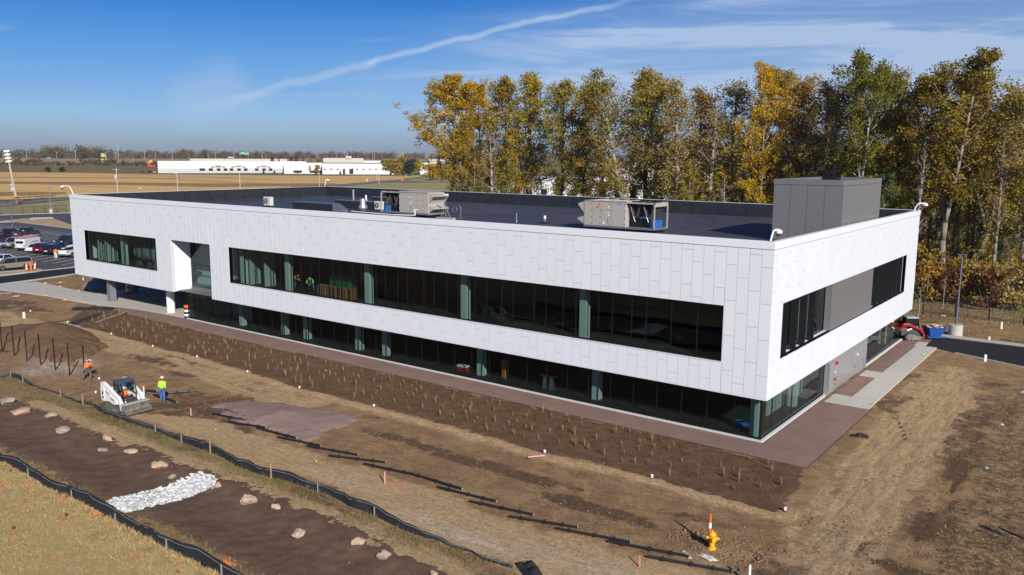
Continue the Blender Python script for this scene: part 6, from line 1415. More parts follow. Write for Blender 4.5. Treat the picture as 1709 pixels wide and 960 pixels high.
for i, (px, py, nm) in enumerate(((75.5, 473.5, 'at the near end of the walk, upper side'), (101, 472, 'beside the red ribbon on the dirt island'), (100.5, 479.5, 'on the upper side of the walk, middle'), (131, 486.5, 'on the upper side of the walk near the rubble'), (77.5, 493.5, 'on the lower side of the walk, left'), (109, 501, 'on the lower side of the walk, middle'), (141.5, 505.5, 'on the lower side of the walk, right'))):
    x, y, z = gg(px, py); t = thing('bollard_stub', 'low yellow cable stub '+nm, 'cable stub', (x, y, max(z, 0)), 0, 'yellow cable stubs beside the entrance walk'); b = MB(); b.lathe([(.24, -.05), (.22, .10), (.10, .16)], 10); b.build('dome', yc, t); b = MB(); b.path([(0, 0, .1), (.05, 0, .6), (-.08, .05, .8)], .012, 4); b.build('cable', rubber, t)

# ---- fire hydrant with a cone standing behind it
hx, hy, hz = gg(1188, 916); t = thing('fire_hydrant', 'yellow fire hydrant standing on bare dirt at the lower right', 'fire hydrant', (hx, hy, hz), YAW); hm = mat('yellow_hydrant_paint', (.80, .40, .015), .35, coat=.3)
b = MB(); b.lathe([(.19, -.05), (.19, .04), (.12, .06), (.115, .44), (.15, .46), (.15, .52), (.125, .54), (.13, .62), (.165, .64), (.165, .67), (.13, .72), (.07, .78), (.035, .79), (.035, .84), (.0, .845)], 20); b.build('barrel', hm, t, smooth=False, bevel=.006)
for dx, dy, r_, l_ in ((1, -.35, .065, .27), (-1, .25, .055, .24), (.1, -1, .085, .25)):
    d = Vector((dx, dy, 0)).normalized(); b = MB(); b.tube(Vector((0, 0, .5)), d*l_*.8+Vector((0, 0, .5)), r_, n=12); b.tube(d*l_*.8+Vector((0, 0, .5)), d*l_+Vector((0, 0, .5)), r_*1.25, n=8); b.tube(d*l_+Vector((0, 0, .5)), d*(l_+.04)+Vector((0, 0, .5)), r_*.4, n=5); b.build('outlet', hm, t)
for i in range(6): a = i*1.047; b = MB(); b.tube((.155*math.cos(a), .155*math.sin(a), .0), (.155*math.cos(a), .155*math.sin(a), .06), .014, n=5); b.build('bolt', steel, t)
b = MB(); b.path([(.13, -.1, .5), (.17, -.15, .36), (.10, -.16, .28)], .012, 4); b.build('chain', rubber, t)
cx_, cy_, cz_ = hx-.28, hy+.36, tz(hx-.28, hy+.36); cone((cx_, cy_, cz_), 'tall orange cone with two white bands right behind the yellow hydrant', 1.38, .095, .16, 2)
zz = 0

# ---- lamp posts and poles
def light_pole(px, py, tp, lab, r_=.10, base=None, heads=((1, 0),), m=None, dark=True, name='lamp_post', z=0):
    x, y = g(px, py, z); H_ = top_z(x, y, tp)-z; t = thing(name, lab, 'lamp post', (x, y, z), YAW); b = MB(); b.tube((0, 0, .0), (0, 0, H_), r_, r_*.7, 10); b.build('pole', m or pole_m, t)
    if base: b = MB(); b.lathe([(base[0], -.1), (base[0], base[1]), (base[0]*.9, base[1]+.02)], 20); b.build('concrete_base', concrete, t)
    for dx, dy in heads: b = MB(); b.box(*(sorted((0, dx*.9)) if dx else (-.2, .2)), *(sorted((0, dy*.9)) if dy else (-.2, .2)), H_-.1, H_+.05); b.build('lamp_head', bronze_alu if dark else white_plastic, t, bevel=.03)
    return t, H_
blue_grey = mat('blue_grey_pole_paint', (.16, .17, .22), .4, metal=.4)
light_pole(1594, 560, 425, 'tall blue grey lamp post on a round concrete base beside the service road', .10, (.62, 1.05), ((-.6, 0), (.4, 0)), blue_grey)
light_pole(22, 396, 336, 'dark lamp post in the parking lot above the dark pickup', .12, (.35, .8), ((-1, 0),), blue_grey)
light_pole(85.5, 356, 310, 'slim brown pole on a white base at the grass bank', .14, (.5, 1.2), (), mat('brown_pole_paint', (.22, .18, .16), .6))
x, y = g(29, 341); H_ = top_z(x, y, 252); t = thing('flood_light_tower', 'tall leaning pole topped with four stacked white flood lights at the left edge', 'light tower', (x, y, -.1), YAW); t.rotation_euler = (0, rad(-6.5), YAW)
b = MB(); b.tube((0, 0, 0), (0, 0, H_), .42, .22, 10); b.build('pole', mat('rusting_white_pole', (.42, .36, .31), .7, var=.2, vscale=.2), t)
for i in range(4): b = MB(); b.cbox((0, 0, H_-3.2+i*1.1), (1.8, .8, .62)); b.build('flood_light', white_plastic, t, bevel=.12)
b = MB(); b.cbox((-.45, 0, H_*.30), (.9, .6, 1.0)); b.cbox((-.55, 0, H_*.38), (.5, .5, .7)); b.build('transformer', mat('pale_transformer', (.5, .5, .5), .5), t)
b = MB(); b.tube((0, 0, 0), (0, 0, 2.6), .5, .42, 8); b.build('rusted_foot', mat('rusty_red_paint', (.20, .09, .06), .8, var=.3), t)
for (px, py, tp, r_, lab) in ((197.5, 336, 280, .20, 'wooden utility pole with crossarm at the near edge of the corn field'),):
    x, y = g(px, py); H_ = top_z(x, y, tp); t = thing('utility_pole', lab, 'utility pole', (x, y, -.1), YAW); b = MB(); b.tube((0, 0, 0), (0, 0, H_), r_, r_*.7, 8); b.build('pole', mat('grey_pole_wood', (.42, .40, .38), .8), t); b = MB(); b.cbox((0, 0, H_-.6), (3.2, .12, .15)); b.build('crossarm', wood_pole, t); b = MB(); b.tube((-.45, 0, H_-3.6), (-.45, 0, H_-2.4), .35, n=10); b.build('transformer', MATS['pale_transformer'], t)
for (px, py, tp, lab, hd) in ((297.5, 334, 289, 'pale square lamp post in the corn field, leftmost of the pale pair', -1), (401.5, 331, 287, 'pale lamp post in the corn field, rightmost of the pale pair', 0), (533, 312, 279, 'thin pale pole in front of the dock warehouse', 0), (632.5, 307, 275, 'pale pole where the country road meets the field, nearer one', 0), (629, 302, 272, 'pale pole just left behind the road side pole', 0), (702, 297, 266, 'short pale pole beside the tree clump', 0), (358.5, 320, 287, 'very thin brown pole in the corn field', 0), (482.5, 322, 288, 'very thin brown pole right of the field lamps', 0), (232, 336, 314, 'small bent dark lamp post behind the left roof edge', 1), (92, 281, 263, 'short brown pole beyond the corn field', 0), (224, 279, 261, 'brown pole left of the red sign block', 0)):
    light_pole(px, py, tp, lab, .13 if px not in (358.5, 482.5, 232) else .07, None, ((hd*1.2, 0),) if hd else (), mat('pale_field_pole', (.50, .50, .50), .6) if px not in (358.5, 482.5, 92, 224, 232) else wood_pole, False, 'field_pole')
x, y = g(726, 306); H_ = top_z(x, y, 289); t, H_ = light_pole(726, 318, 288, 'twin headed white lamp post on the grass in front of the golden tree', .10, None, ((1.6, 0), (-1.6, 0)), mat('rust_brown_pole', (.25, .14, .10), .6), False)
ORD = 'second first third fourth seventh sixth fifth eighth ninth tenth eleventh twelfth thirteenth fourteenth fifteenth sixteenth seventeenth eighteenth nineteenth twentieth twenty-first twenty-second twenty-third twenty-fourth last'.split()
# highway lamps (thin), signs
for i, (px, tp) in enumerate(((45, 254.5), (6, 255), (95.5, 254), (127, 250), (198, 240), (194, 254), (178, 253.5), (242, 254), (260, 256), (288, 254), (316, 257), (348, 250), (360, 253), (391, 254), (438, 252), (444, 258), (515, 262), (548, 262), (562, 258), (580, 256), (598, 258), (622, 257), (625, 256), (672, 255))):
    x, y = g(px, 270.9); H_ = top_z(x, y, tp); t = thing('highway_lamp', f'thin pale highway lamp mast, {ORD[i]} from the left', 'lamp mast', (x, y, 0), YAW, 'lamp masts along the far highway'); b = MB(); b.tube((0, 0, 0), (0, 0, H_), .42, .22, 6); b.build('mast', mat('pale_mast', (.5, .5, .5), .6), t); b = MB(); b.cbox((1.2, 0, H_), (2.6, .5, .3)); b.build('lamp_head', MATS['pale_mast'], t)
def hw_sign(px, py, tp, wpx, hpx, lab, bands, yaw_=0):
    x, y = g(px, py); H_ = top_z(x, y, tp); d = math.hypot(x-CAM[0], y-CAM[1]); w = wpx/FPX*d; h = hpx/FPX*d; an = math.atan2(y-CAM[1], x-CAM[0])-math.pi/2; t = thing('highway_sign', lab, 'road sign', (x, y, 0), an)
    for s in (-.45, .45): b = MB(); b.tube((s*w, .3, 0), (s*w, .3, H_), .25, n=6); b.build('post', steel, t)
    z = H_
    for nm, frac, m, u0, u1 in bands: b = MB(); b.box((u0-.5)*w, (u1-.5)*w, 0, .2, z-h*frac[1], z-h*frac[0]); b.build(nm, m, t)
    for q in range(2):
        b = MB(); b.box(-.3*w, .1*w, -.06, -.01, z-h*(.18+.25*q)-h*.09, z-h*(.18+.25*q)); b.build('lettering_line', refl_white, t)
sg = mat('sign_green', (.01, .36, .22), .5); sy = mat('sign_yellow', (.75, .45, .02), .5)
hw_sign(173, 270.9, 256, 6.2, 5.0, 'green highway sign with a yellow lower panel left of the red sign block', [('green_panel', (0, .66), sg, 0, 1), ('yellow_panel', (.68, 1), sy, 0, 1)]); hw_sign(175, 271.9, 265.2, 8, 1.8, 'low yellow sign below the green highway sign', [('yellow_panel', (0, 1), sy, 0, 1)])
hw_sign(408, 270.9, 254.2, 14, 3.6, 'wide green gantry sign above the long warehouse', [('green_panel', (0, 1), sg, 0, .5), ('green_panel', (0, .66), sg, .52, 1), ('yellow_panel', (.68, 1), sy, .55, 1)])
for px, py, m, lab in ((612.5, 306, sy, 'small yellow roadside sign'), (677.5, 297.5, sg, 'small teal marker beside the country road'), (671.5, 305, orange_p, 'small orange marker on the grass by the road')):
    x, y = g(px, py); t = thing('road_marker', lab, 'road sign', (x, y, 0), YAW); b = MB(); b.tube((0, 0, 0), (0, 0, 1.6), .06, n=6); b.build('post', wood_pole, t); b = MB(); b.cbox((0, -.08, 1.8), (1.1, .06, 1.1)); b.build('panel', m, t)
# ================================================================= vehicles
PAINT = {}
def paint(nme, c, metal=.2):
    k = nme+'_car_paint'
    if k not in MATS:
        mat(k, c, .28, metal=metal, coat=.6, var=.03, vscale=2)
    return MATS[k]
head_m = mat('clear_headlight', (.6, .6, .6), .15); tail_m = mat('red_taillight', (.40, .01, .01), .25); chrome = mat('wheel_silver', (.42, .42, .43), .3, metal=.9); plast = mat('black_bumper_plastic', (.03, .03, .03), .6)
def body_ext(prof, W_, zs=None, tuck=.0, top=None):
    """side profile extruded, narrowing with height: top = width factor at the highest point"""
    b = MB(); z0 = min(p[1] for p in prof); z1 = max(p[1] for p in prof); n = len(prof); hw = lambda z: W_/2*(1-(1-(top or 1))*((z-z0)/(z1-z0)))
    b.add([(x, -hw(z), z) for x, z in prof]+[(x, hw(z), z) for x, z in prof], [tuple(range(n)), tuple(range(2*n-1, n-1, -1))]+[(i, n+i, n+(i+1) % n, (i+1) % n) for i in range(n)]); return b
def vehicle(kind, col, label, loc, hd, cat, group, name='parked_car', metal=.2, extras=()):
    t = thing(name, label, cat, loc, hd, group); p = paint(col[0], col[1], metal)
    S_ = {'sedan': dict(L=4.7, W=1.8, wb=2.75, r=.33, body=[(-2.33, .30), (2.30, .28), (2.36, .55), (2.25, .72), (1.35, .86), (-1.55, .93), (-2.28, .92), (-2.36, .60)], gh=[(-1.75, .90), (1.15, .84), (.35, 1.38), (.05, 1.44), (-.75, 1.44), (-1.1, 1.36)], roof=[(.40, 1.39), (.05, 1.455), (-.75, 1.455), (-1.12, 1.38), (-1.0, 1.36), (0, 1.38)], tf=.76),
          'suv': dict(L=4.8, W=1.9, wb=2.8, r=.39, body=[(-2.38, .38), (2.30, .36), (2.40, .65), (2.28, .95), (1.15, 1.08), (-2.25, 1.12), (-2.40, .80)], gh=[(-2.22, 1.08), (1.05, 1.05), (.40, 1.68), (.1, 1.74), (-1.75, 1.74), (-2.05, 1.65)], roof=[(.42, 1.69), (.1, 1.765), (-1.80, 1.765), (-2.10, 1.68), (-1.9, 1.64), (0, 1.66)], tf=.80),
          'minivan': dict(L=5.0, W=1.95, wb=3.0, r=.34, body=[(-2.48, .32), (2.40, .28), (2.48, .55), (2.30, .80), (1.55, .98), (-2.35, 1.10), (-2.50, .85)], gh=[(-2.36, 1.06), (1.65, .96), (.80, 1.62), (.45, 1.70), (-1.80, 1.72), (-2.15, 1.62)], roof=[(.82, 1.63), (.45, 1.725), (-1.85, 1.745), (-2.20, 1.64), (-2.0, 1.60), (.4, 1.60)], tf=.80),
          'van': dict(L=5.8, W=2.05, wb=3.5, r=.37, body=[(-2.88, .42), (2.80, .38), (2.90, .75), (2.75, 1.02), (1.95, 1.18), (1.15, 2.02), (.85, 2.12), (-2.80, 2.12), (-2.90, 1.2)], gh=None, tf=.90),
          'pickup': dict(L=5.7, W=1.98, wb=3.6, r=.40, body=[(-2.83, .48), (2.75, .42), (2.86, .70), (2.75, 1.02), (1.35, 1.12), (-2.80, 1.14), (-2.85, .8)], gh=[(-.75, 1.08), (1.35, 1.08), (.75, 1.74), (.45, 1.80), (-.35, 1.80), (-.62, 1.72)], roof=[(.78, 1.75), (.45, 1.825), (-.38, 1.825), (-.66, 1.74), (-.5, 1.70), (.4, 1.70)], tf=.82)}[kind]
    W_ = S_['W']; b = body_ext(S_['body'], W_, top=S_['tf'] if kind == 'van' else .93); bo = b.build('body', p, t, bevel=.07)
    if S_['gh']:
        b = body_ext(S_['gh'], W_*.90, top=S_['tf']); b.build('side_windows', car_glass, t, bevel=.04)
        b = body_ext(S_['roof'], W_*.90*S_['tf']*1.03, top=.97); b.build('roof', p, t, bevel=.03)
        zt = max(q[1] for q in S_['gh']); gh = S_['gh']; zb = gh[0][1]
        for sy in (-1, 1):
            b = MB()
            for xb, xt in ((gh[1][0]-.02, gh[2][0]), (gh[0][0]+.03, gh[-1][0]), ((gh[1][0]+gh[0][0])/2+.1, (gh[1][0]+gh[0][0])/2+.05)): b.tube((xb, sy*W_*.455, zb), (xt, sy*W_*.455*S_['tf']*1.0, zt-.04), .045, n=5)
            b.build('window_pillar', p, t)
    else:
        for sy in (-1, 1):
            b = MB(); b.add([(1.05, sy*.965, 1.22), (1.85, sy*.975, 1.22), (1.20, sy*.935, 1.85), (.95, sy*.93, 1.85)], [(0, 1, 2, 3)] if sy < 0 else [(3, 2, 1, 0)]); w_ = b.build('side_window', car_glass, t); so_ = w_.modifiers.new('t', 'SOLIDIFY'); so_.thickness = .04; so_.offset = 0
            b = MB(); b.box(-.35, .75, sy*.962-.004, sy*.962+.004, 1.45, 1.72); b.build('lettering_block', mat('blue_van_print', (.15, .18, .40), .5), t) if False else None
        b = MB(); b.add([(1.98, -.85, 1.20), (1.98, .85, 1.20), (1.24, .80, 1.99), (1.24, -.80, 1.99)], [(0, 1, 2, 3)]); w_ = b.build('windscreen', car_glass, t); so_ = w_.modifiers.new('t', 'SOLIDIFY'); so_.thickness = .05; so_.offset = 0
        b = MB(); b.box(-2.93, -2.86, -.7, .7, 1.35, 1.75); b.build('rear_window', car_glass, t)
        # company lettering on both flanks reads as broken blue strokes
        rl = random.Random(4)
        for sy in (-1, 1):
            b = MB(); x = -1.1
            while x < .55: w_ = rl.uniform(.05, .13); b.box(x, x+w_, min(sy*.965, sy*.985), max(sy*.965, sy*.985), 1.44, 1.44+rl.uniform(.12, .22)); x += w_+.05
            b.build('lettering', mat('blue_van_print', (.10, .13, .34), .5), t)
    hb = W_/2
    for sx in (-1, 1):
        for sy in (-1, 1):
            x = sx*S_['wb']/2+.05; r_ = S_['r']
            a_ = MB(); a_.tube((x, sy*(hb-.03), r_), (x, sy*(hb+.004), r_), r_*1.18, n=20); a_.build('wheel_arch', plast, t)
            w_ = MB(); w_.tube((x, sy*(hb-.20), r_), (x, sy*(hb+.03), r_), r_, n=20); wo = w_.build('wheel', rubber, t, bevel=.02)
            q = MB(); q.tube((x, sy*(hb-.02), r_), (x, sy*(hb+.045), r_), r_*.62, r_*.56, n=12); q.build('rim', chrome, wo)
    pr = S_['body']; xf = max(q[0] for q in pr); xr = min(q[0] for q in pr)
    for sy in (-1, 1):
        zf = pr[3][1]; b = MB(); b.box(xf-.22, xf+.01, min(sy*hb*.58, sy*hb*.90), max(sy*hb*.58, sy*hb*.90), zf-.20, zf-.05); b.build('headlight', head_m, t, bevel=.02)
        zr = .95 if kind in ('suv', 'minivan', 'van', 'pickup') else .74; b = MB(); b.box(xr-.015, xr+.15, min(sy*hb*.74, sy*hb*.93), max(sy*hb*.74, sy*hb*.93), zr-.14, zr+.16); b.build('taillight', tail_m, t, bevel=.02)
    b = MB(); b.box(xf-.18, xf+.05, -hb*.86, hb*.86, .34, .58); b.build('bumper', plast if kind in ('van', 'pickup') else p, t, bevel=.04); b = MB(); b.box(xr-.06, xr+.15, -hb*.86, hb*.86, .36, .62); b.build('bumper', plast if kind in ('van',) else (chrome if kind == 'pickup' else p), t, bevel=.04)
    b = MB(); b.box(xf-.06, xf+.02, -hb*.45, hb*.45, .60, .80); b.build('grille', plast, t); b = MB(); b.box(xr-.07, xr-.02, -.26, .26, .66, .80); b.build('licence_plate', refl_white, t)
    if kind == 'pickup':
        b = MB(); b.box(-2.68, -.90, -hb*.78, hb*.78, 1.135, 1.16); b.build('cargo_bed_liner', rubber, t)
        for sy in (-1, 1): b = MB(); b.box(-2.80, -.86, min(sy*hb*.80, sy*hb*.93), max(sy*hb*.80, sy*hb*.93), 1.12, 1.24); b.build('bed_rail', p, t, bevel=.02)
        b = MB(); b.box(-2.82, -2.72, -hb*.8, hb*.8, 1.10, 1.235); b.build('tailgate_top', p, t, bevel=.02)
    if 'ladders' in extras:
        b = MB()
        for y in (-.75, -.35, .25, .7): b.tube((-3.4, y, 2.38), (1.3, y, 2.50), .04, n=5)
        for i in range(15): x = -3.2+i*.31; b.tube((x, -.75, 2.38+.003*i), (x, -.35, 2.38+.003*i), .025, n=4); b.tube((x, .25, 2.38), (x, .7, 2.38), .025, n=4)
        lt = b.build('ladder', mat('salmon_ladder', (.62, .26, .20), .6), t)
        for x in (-2.3, .6): b = MB(); b.box(x-.04, x+.04, -.9, .9, 2.12, 2.32); b.build('roof_rack', steel, t)
    if 'board' in extras: b = MB(); b.add([(-2.9, .15, 1.50), (-2.9, -.35, 1.50), (.9, -.35, 1.92), (.9, .15, 1.92), (-2.9, .15, 1.55), (-2.9, -.35, 1.55), (.9, -.35, 1.97), (.9, .15, 1.97)], [(3, 2, 1, 0), (4, 5, 6, 7), (0, 1, 5, 4), (1, 2, 6, 5), (2, 3, 7, 6), (3, 0, 4, 7)]); b.build('loaded_board', refl_white, t)
    if 'cap' in extras: b = body_ext([(-2.75, 1.15), (-.8, 1.15), (-.85, 1.70), (-2.6, 1.62)], W_*.86, top=.86); b.build('bed_cover', car_glass, t, bevel=.03)
    return t
GP = 'cars and vans in the parking lot'
def park(kind, col, label, px, py, back, L_, cat, flip=False, **k):
    """rear (or front when flip) bumper corner at a picture point; the car extends along the stalls"""
    x, y = g(px, py); c = (x+hv[0]*L_/2, y+hv[1]*L_/2); return vehicle(kind, col, label, (c[0], c[1], -.02), HD+(math.pi if flip else 0), cat, GP, **k)
WHT = ('white', (.72, .72, .73)); BLK = ('black', (.012, .013, .018)); RDC = ('dark_red', (.10, .008, .012)); SLV = ('silver', (.33, .35, .40)); TAN = ('tan', (.24, .20, .155)); NVY = ('navy', (.012, .018, .045))
rowp = lambda px, py: np.array(g(px, py))
park('van', WHT, 'white work van with salmon ladders on its roof and blue lettering', 33.5, 419.5, 0, 5.8, 'van', name='work_van', extras=('ladders',))
park('sedan', WHT, 'white sedan seen from behind between the work van and the dark red car', 49, 422.2, 0, 4.7, 'car')
park('suv', RDC, 'dark red suv parked between the white sedan and the black suv', 62.5, 424.0, 0, 4.8, 'car')
park('suv', BLK, 'black suv parked right of the dark red one, near the man in orange', 77, 426.3, 0, 4.8, 'car')
park('pickup', WHT, 'white pickup with a long white board loaded on it, at the building corner', 105, 430.5, 0, 5.7, 'pickup', name='pickup_truck', extras=('board', 'cap'))
park('pickup', SLV, 'silver pickup facing the camera side, left of the white work van', 7, 415.5, 0, 5.7, 'pickup', True, name='pickup_truck')
park('pickup', NVY, 'dark blue pickup in the far row under the dark lamp post', 27, 396.8, 0, 5.7, 'pickup', name='pickup_truck')
park('pickup', BLK, 'black pickup at the left edge in the far row', -2, 398.5, 0, 5.7, 'pickup', name='pickup_truck')
park('suv', NVY, 'big dark blue suv in the far row just left of the building corner', 97, 410.5, 0, 4.8, 'car', True)
park('sedan', NVY, 'dark blue car mostly hidden by the building corner', 122, 421.5, 0, 4.7, 'car')
park('suv', RDC, 'red car cut off by the left edge in the far row', -14, 408, 0, 4.8, 'car')
x, y = g(22, 449.0); x2, y2 = g(44, 447.5); vehicle('minivan', TAN, 'tan minivan parked alone beside the three cones', (x, y, -.02), math.atan2(y2-g(0, 451)[1], x2-g(0, 451)[0])+math.pi, 'minivan', GP, name='minivan')
x, y = g(2, 440.0); vehicle('sedan', WHT, 'white car mostly hidden behind the tan minivan', (x, y, -.02), math.atan2(y2-g(0, 451)[1], x2-g(0, 451)[0])+math.pi, 'car', GP)
for i, (px, py, c) in enumerate(fc):
    x, y = g(px, py); cc = {'black': BLK, 'dark': NVY, 'white': WHT, 'blue': NVY}[c]; w = ['left end of the long warehouse, first', 'left end of the long warehouse, second', 'left end of the long warehouse, pale one', 'front of the long warehouse, first pale one', 'front of the long warehouse, second pale one', 'middle of the long warehouse, first dark one', 'middle of the long warehouse, second dark one', 'third entrance of the long warehouse', 'gap between the warehouses, left one', 'gap between the warehouses, right one'][i]
    vehicle('suv' if i % 2 else 'sedan', cc, f'tiny distant {"white" if c == "white" else "dark"} car at the {w}', (x, y, -.1), YAW+.2+(i % 3), 'car', 'distant cars by the warehouses')
for i, (px, lab, c) in enumerate(((31, 'dark car driving on the far highway at the left', NVY), (79, 'white car driving on the far highway', WHT))):
    x, y = (lambda q: (emb[1][0]*(1-q)+emb[2][0]*q, emb[1][1]*(1-q)+emb[2][1]*q))(px/140); vehicle('suv', c, lab, (x, y, 6.8), math.atan2(emb[1][1]-emb[2][1], emb[1][0]-emb[2][0]), 'car', 'cars on the far highway').scale = (1.5,)*3
x, y = (lambda q: (emb[3][0]*(1-q)+emb[4][0]*q, emb[3][1]*(1-q)+emb[4][1]*q))(.63); t = thing('box_truck', 'white box truck on the far highway above the long warehouse', 'truck', (x, y, 6.8), math.atan2(emb[3][1]-emb[4][1], emb[3][0]-emb[4][0])+math.pi); b = MB(); b.box(-9, 4, -1.4, 1.4, 1.2, 4.4); b.build('box', wh_white, t); b = MB(); b.box(4.4, 6.8, -1.3, 1.3, .8, 3.4); b.build('cab', refl_white, t, bevel=.2); b = MB(); [b.tube((x_, -1.4, .5), (x_, 1.4, .5), .5, n=12) for x_ in (-7.5, -6, 3, 5.6)]; b.build('wheel', rubber, t)

# ---- people
def skin_mesh(name, joints, edges, radii, m, parent, sub=2):
    me = bpy.data.meshes.new(name); me.from_pydata(joints, edges, []); o = bpy.data.objects.new(name, me); COL.objects.link(o)
    sk = o.modifiers.new('s', 'SKIN'); sk.use_smooth_shade = True; sv = me.skin_vertices
    if not sv: me.update()
    for i, r_ in enumerate(radii): me.skin_vertices[0].data[i].radius = (r_, r_) if not hasattr(r_, '__len__') else r_
    me.skin_vertices[0].data[0].use_root = True
    ss = o.modifiers.new('u', 'SUBSURF'); ss.levels = sub; ss.render_levels = sub
    bpy.context.view_layer.update(); ev = bpy.data.meshes.new_from_object(o.evaluated_get(bpy.context.evaluated_depsgraph_get())); bpy.data.objects.remove(o)
    ev.name = name; ev.materials.clear(); ev.materials.append(m); r = bpy.data.objects.new(name, ev); lnk(r, parent); return r
skin_m = mat('skin', (.45, .25, .17), .6); hair_m = mat('dark_hair', (.03, .02, .015), .8)
def person(label, loc, rz, pose, shirt, pants, hat=None, boots=None, group=None, k=1.0):
    """pose: dict of joints in metres, x forward, y left, z up"""
    t = thing('person', label, 'person', loc, rz, group); t.scale = (k,)*3; J = dict(pose); P = lambda n: Vector(J[n])
    order = []; ed = []; R_ = []
    def a(n, co_, r_, par=None):
        order.append(tuple(co_)); R_.append(r_); i = len(order)-1
        if par is not None: ed.append((par, i))
        return i
    pel = a('pel', P('pelvis'), .12); ch = a('ch', P('chest'), (.15, .12), pel); nk = a('nk', P('neck'), .055, ch); hd = a('hd', P('head'), .085, nk); hd2 = a('top', P('head')+(P('head')-P('neck')).normalized()*.10, .06, hd)
    fw = Vector(J.get('face', (1, 0, 0))).normalized(); a('nose', P('head')+fw*.085, .028, hd)
    for s in 'lr':
        sh = a('s', P('sh_'+s), .06, ch); el = a('e', P('el_'+s), .045, sh); wr_ = a('w', P('wr_'+s), .03, el); d = (P('wr_'+s)-P('el_'+s)).normalized(); pm = a('p', P('wr_'+s)+d*.06, .034, wr_)
        sd_ = d.cross(Vector((0, 1, .2))).normalized()
        for q in range(4): f1 = a('f', P('wr_'+s)+d*.12+sd_*(.028-.018*q), .010, pm); a('f2', P('wr_'+s)+d*(.165-.008*abs(q-1.3))+sd_*(.026-.018*q)+fw*.015, .008, f1)
        a('th', P('wr_'+s)+d*.07+sd_*.055, .010, wr_)
        hp = a('h', P('hip_'+s), .09, pel); kn = a('k', P('kn_'+s), .06, hp); an = a('a', P('an_'+s), .042, kn); a('toe', P('an_'+s)+Vector(J.get('foot', (1, 0, 0)))*.17+Vector((0, 0, -.05)), .035, an)
    skin_mesh('body', order, ed, R_, skin_m, t, 1)
    o2 = [tuple(P('pelvis')+Vector((0, 0, .03))), tuple(P('chest')), tuple(P('neck')-Vector((0, 0, .03)))]; e2 = [(0, 1), (1, 2)]; r2 = [(.165, .13), (.19, .15), .075]
    for s in 'lr':
        n = len(o2); o2 += [tuple(P('sh_'+s)), tuple(P('el_'+s)), tuple(P('el_'+s).lerp(P('wr_'+s), .92))]; e2 += [(1, n), (n, n+1), (n+1, n+2)]; r2 += [.085, .065, .05]
    skin_mesh('shirt', o2, e2, r2, shirt, t, 2)
    o3 = [tuple(P('pelvis'))]; e3 = []; r3 = [(.165, .135)]
    for s in 'lr': n = len(o3); o3 += [tuple(P('hip_'+s)), tuple(P('kn_'+s)), tuple(P('an_'+s)+Vector((0, 0, .02)))]; e3 += [(0, n), (n, n+1), (n+1, n+2)]; r3 += [.115, .082, .068]
    skin_mesh('trousers', o3, e3, r3, pants, t, 2)
    for s in 'lr':
        f_ = Vector(J.get('foot', (1, 0, 0))); c = P('an_'+s); b = MB(); b.path([tuple(c+Vector((0, 0, .06))), tuple(c-Vector((0, 0, .03))), tuple(c+f_*.18-Vector((0, 0, .05)))], [.06, .062, .045], 8); b.build('boot', boots or mat('brown_boot', (.12, .07, .04), .8), t)
    hc = P('head')+(P('head')-P('neck')).normalized()*.045
    if hat:
        up = (P('head')-P('neck')).normalized().to_track_quat('Z', 'Y'); b = MB(); b.lathe([(.145, 0), (.14, .015), (.125, .03), (.118, .08), (.085, .13), (.03, .15)], 16); h_ = b.build('hard_hat', hat, t, smooth=True); h_.location = hc; h_.rotation_mode = 'QUATERNION'; h_.rotation_quaternion = up
        b = MB(); b.cbox((.15, 0, .01), (.10, .16, .012)); q = b.build('brim', hat, h_)
    b = MB(); b.lathe([(.095, -.04), (.10, .03), (.08, .08), (.02, .10)], 12, tuple(P('head')-fw*.015)); b.build('hair', hair_m, t, smooth=True)
    return t
stand = dict(pelvis=(0, 0, .98), chest=(0, 0, 1.35), neck=(.01, 0, 1.53), head=(.03, 0, 1.67), sh_l=(0, .20, 1.45), sh_r=(0, -.20, 1.45), el_l=(-.03, .27, 1.17), el_r=(-.02, -.27, 1.17), wr_l=(.10, .22, .96), wr_r=(.10, -.20, .97), hip_l=(0, .10, .93), hip_r=(0, -.10, .93), kn_l=(.03, .13, .50), kn_r=(.0, -.13, .50), an_l=(0, .15, .09), an_r=(-.02, -.14, .09), face=(1, 0, -.35))
bend = dict(pelvis=(-.18, 0, .90), chest=(.10, 0, 1.16), neck=(.25, 0, 1.25), head=(.37, 0, 1.30), sh_l=(.15, .21, 1.20), sh_r=(.15, -.21, 1.20), el_l=(.28, .33, .98), el_r=(.28, -.33, .98), wr_l=(.48, .15, .85), wr_r=(.48, -.12, .88), hip_l=(-.18, .12, .87), hip_r=(-.18, -.12, .87), kn_l=(.05, .26, .48), kn_r=(.0, -.26, .48), an_l=(-.08, .30, .09), an_r=(-.10, -.30, .09), face=(.8, 0, -.7))
sit = dict(pelvis=(0, 0, .62), chest=(-.03, 0, .98), neck=(.02, 0, 1.15), head=(.06, 0, 1.29), sh_l=(-.02, .21, 1.07), sh_r=(-.02, -.21, 1.07), el_l=(.12, .28, .84), el_r=(.12, -.28, .84), wr_l=(.36, .20, .82), wr_r=(.36, -.20, .82), hip_l=(.02, .10, .60), hip_r=(.02, -.10, .60), kn_l=(.46, .15, .66), kn_r=(.46, -.15, .66), an_l=(.60, .15, .26), an_r=(.60, -.15, .26), face=(1, 0, -.3))
shirt_o = mat('orange_safety_shirt', (.80, .17, .03), .8); shirt_l = mat('lime_safety_shirt', (.45, .85, .04), .8); jeans = mat('blue_jeans', (.06, .13, .30), .9); khaki = mat('olive_work_trousers', (.12, .12, .09), .9); whitepants = mat('white_work_trousers', (.65, .65, .66), .8)
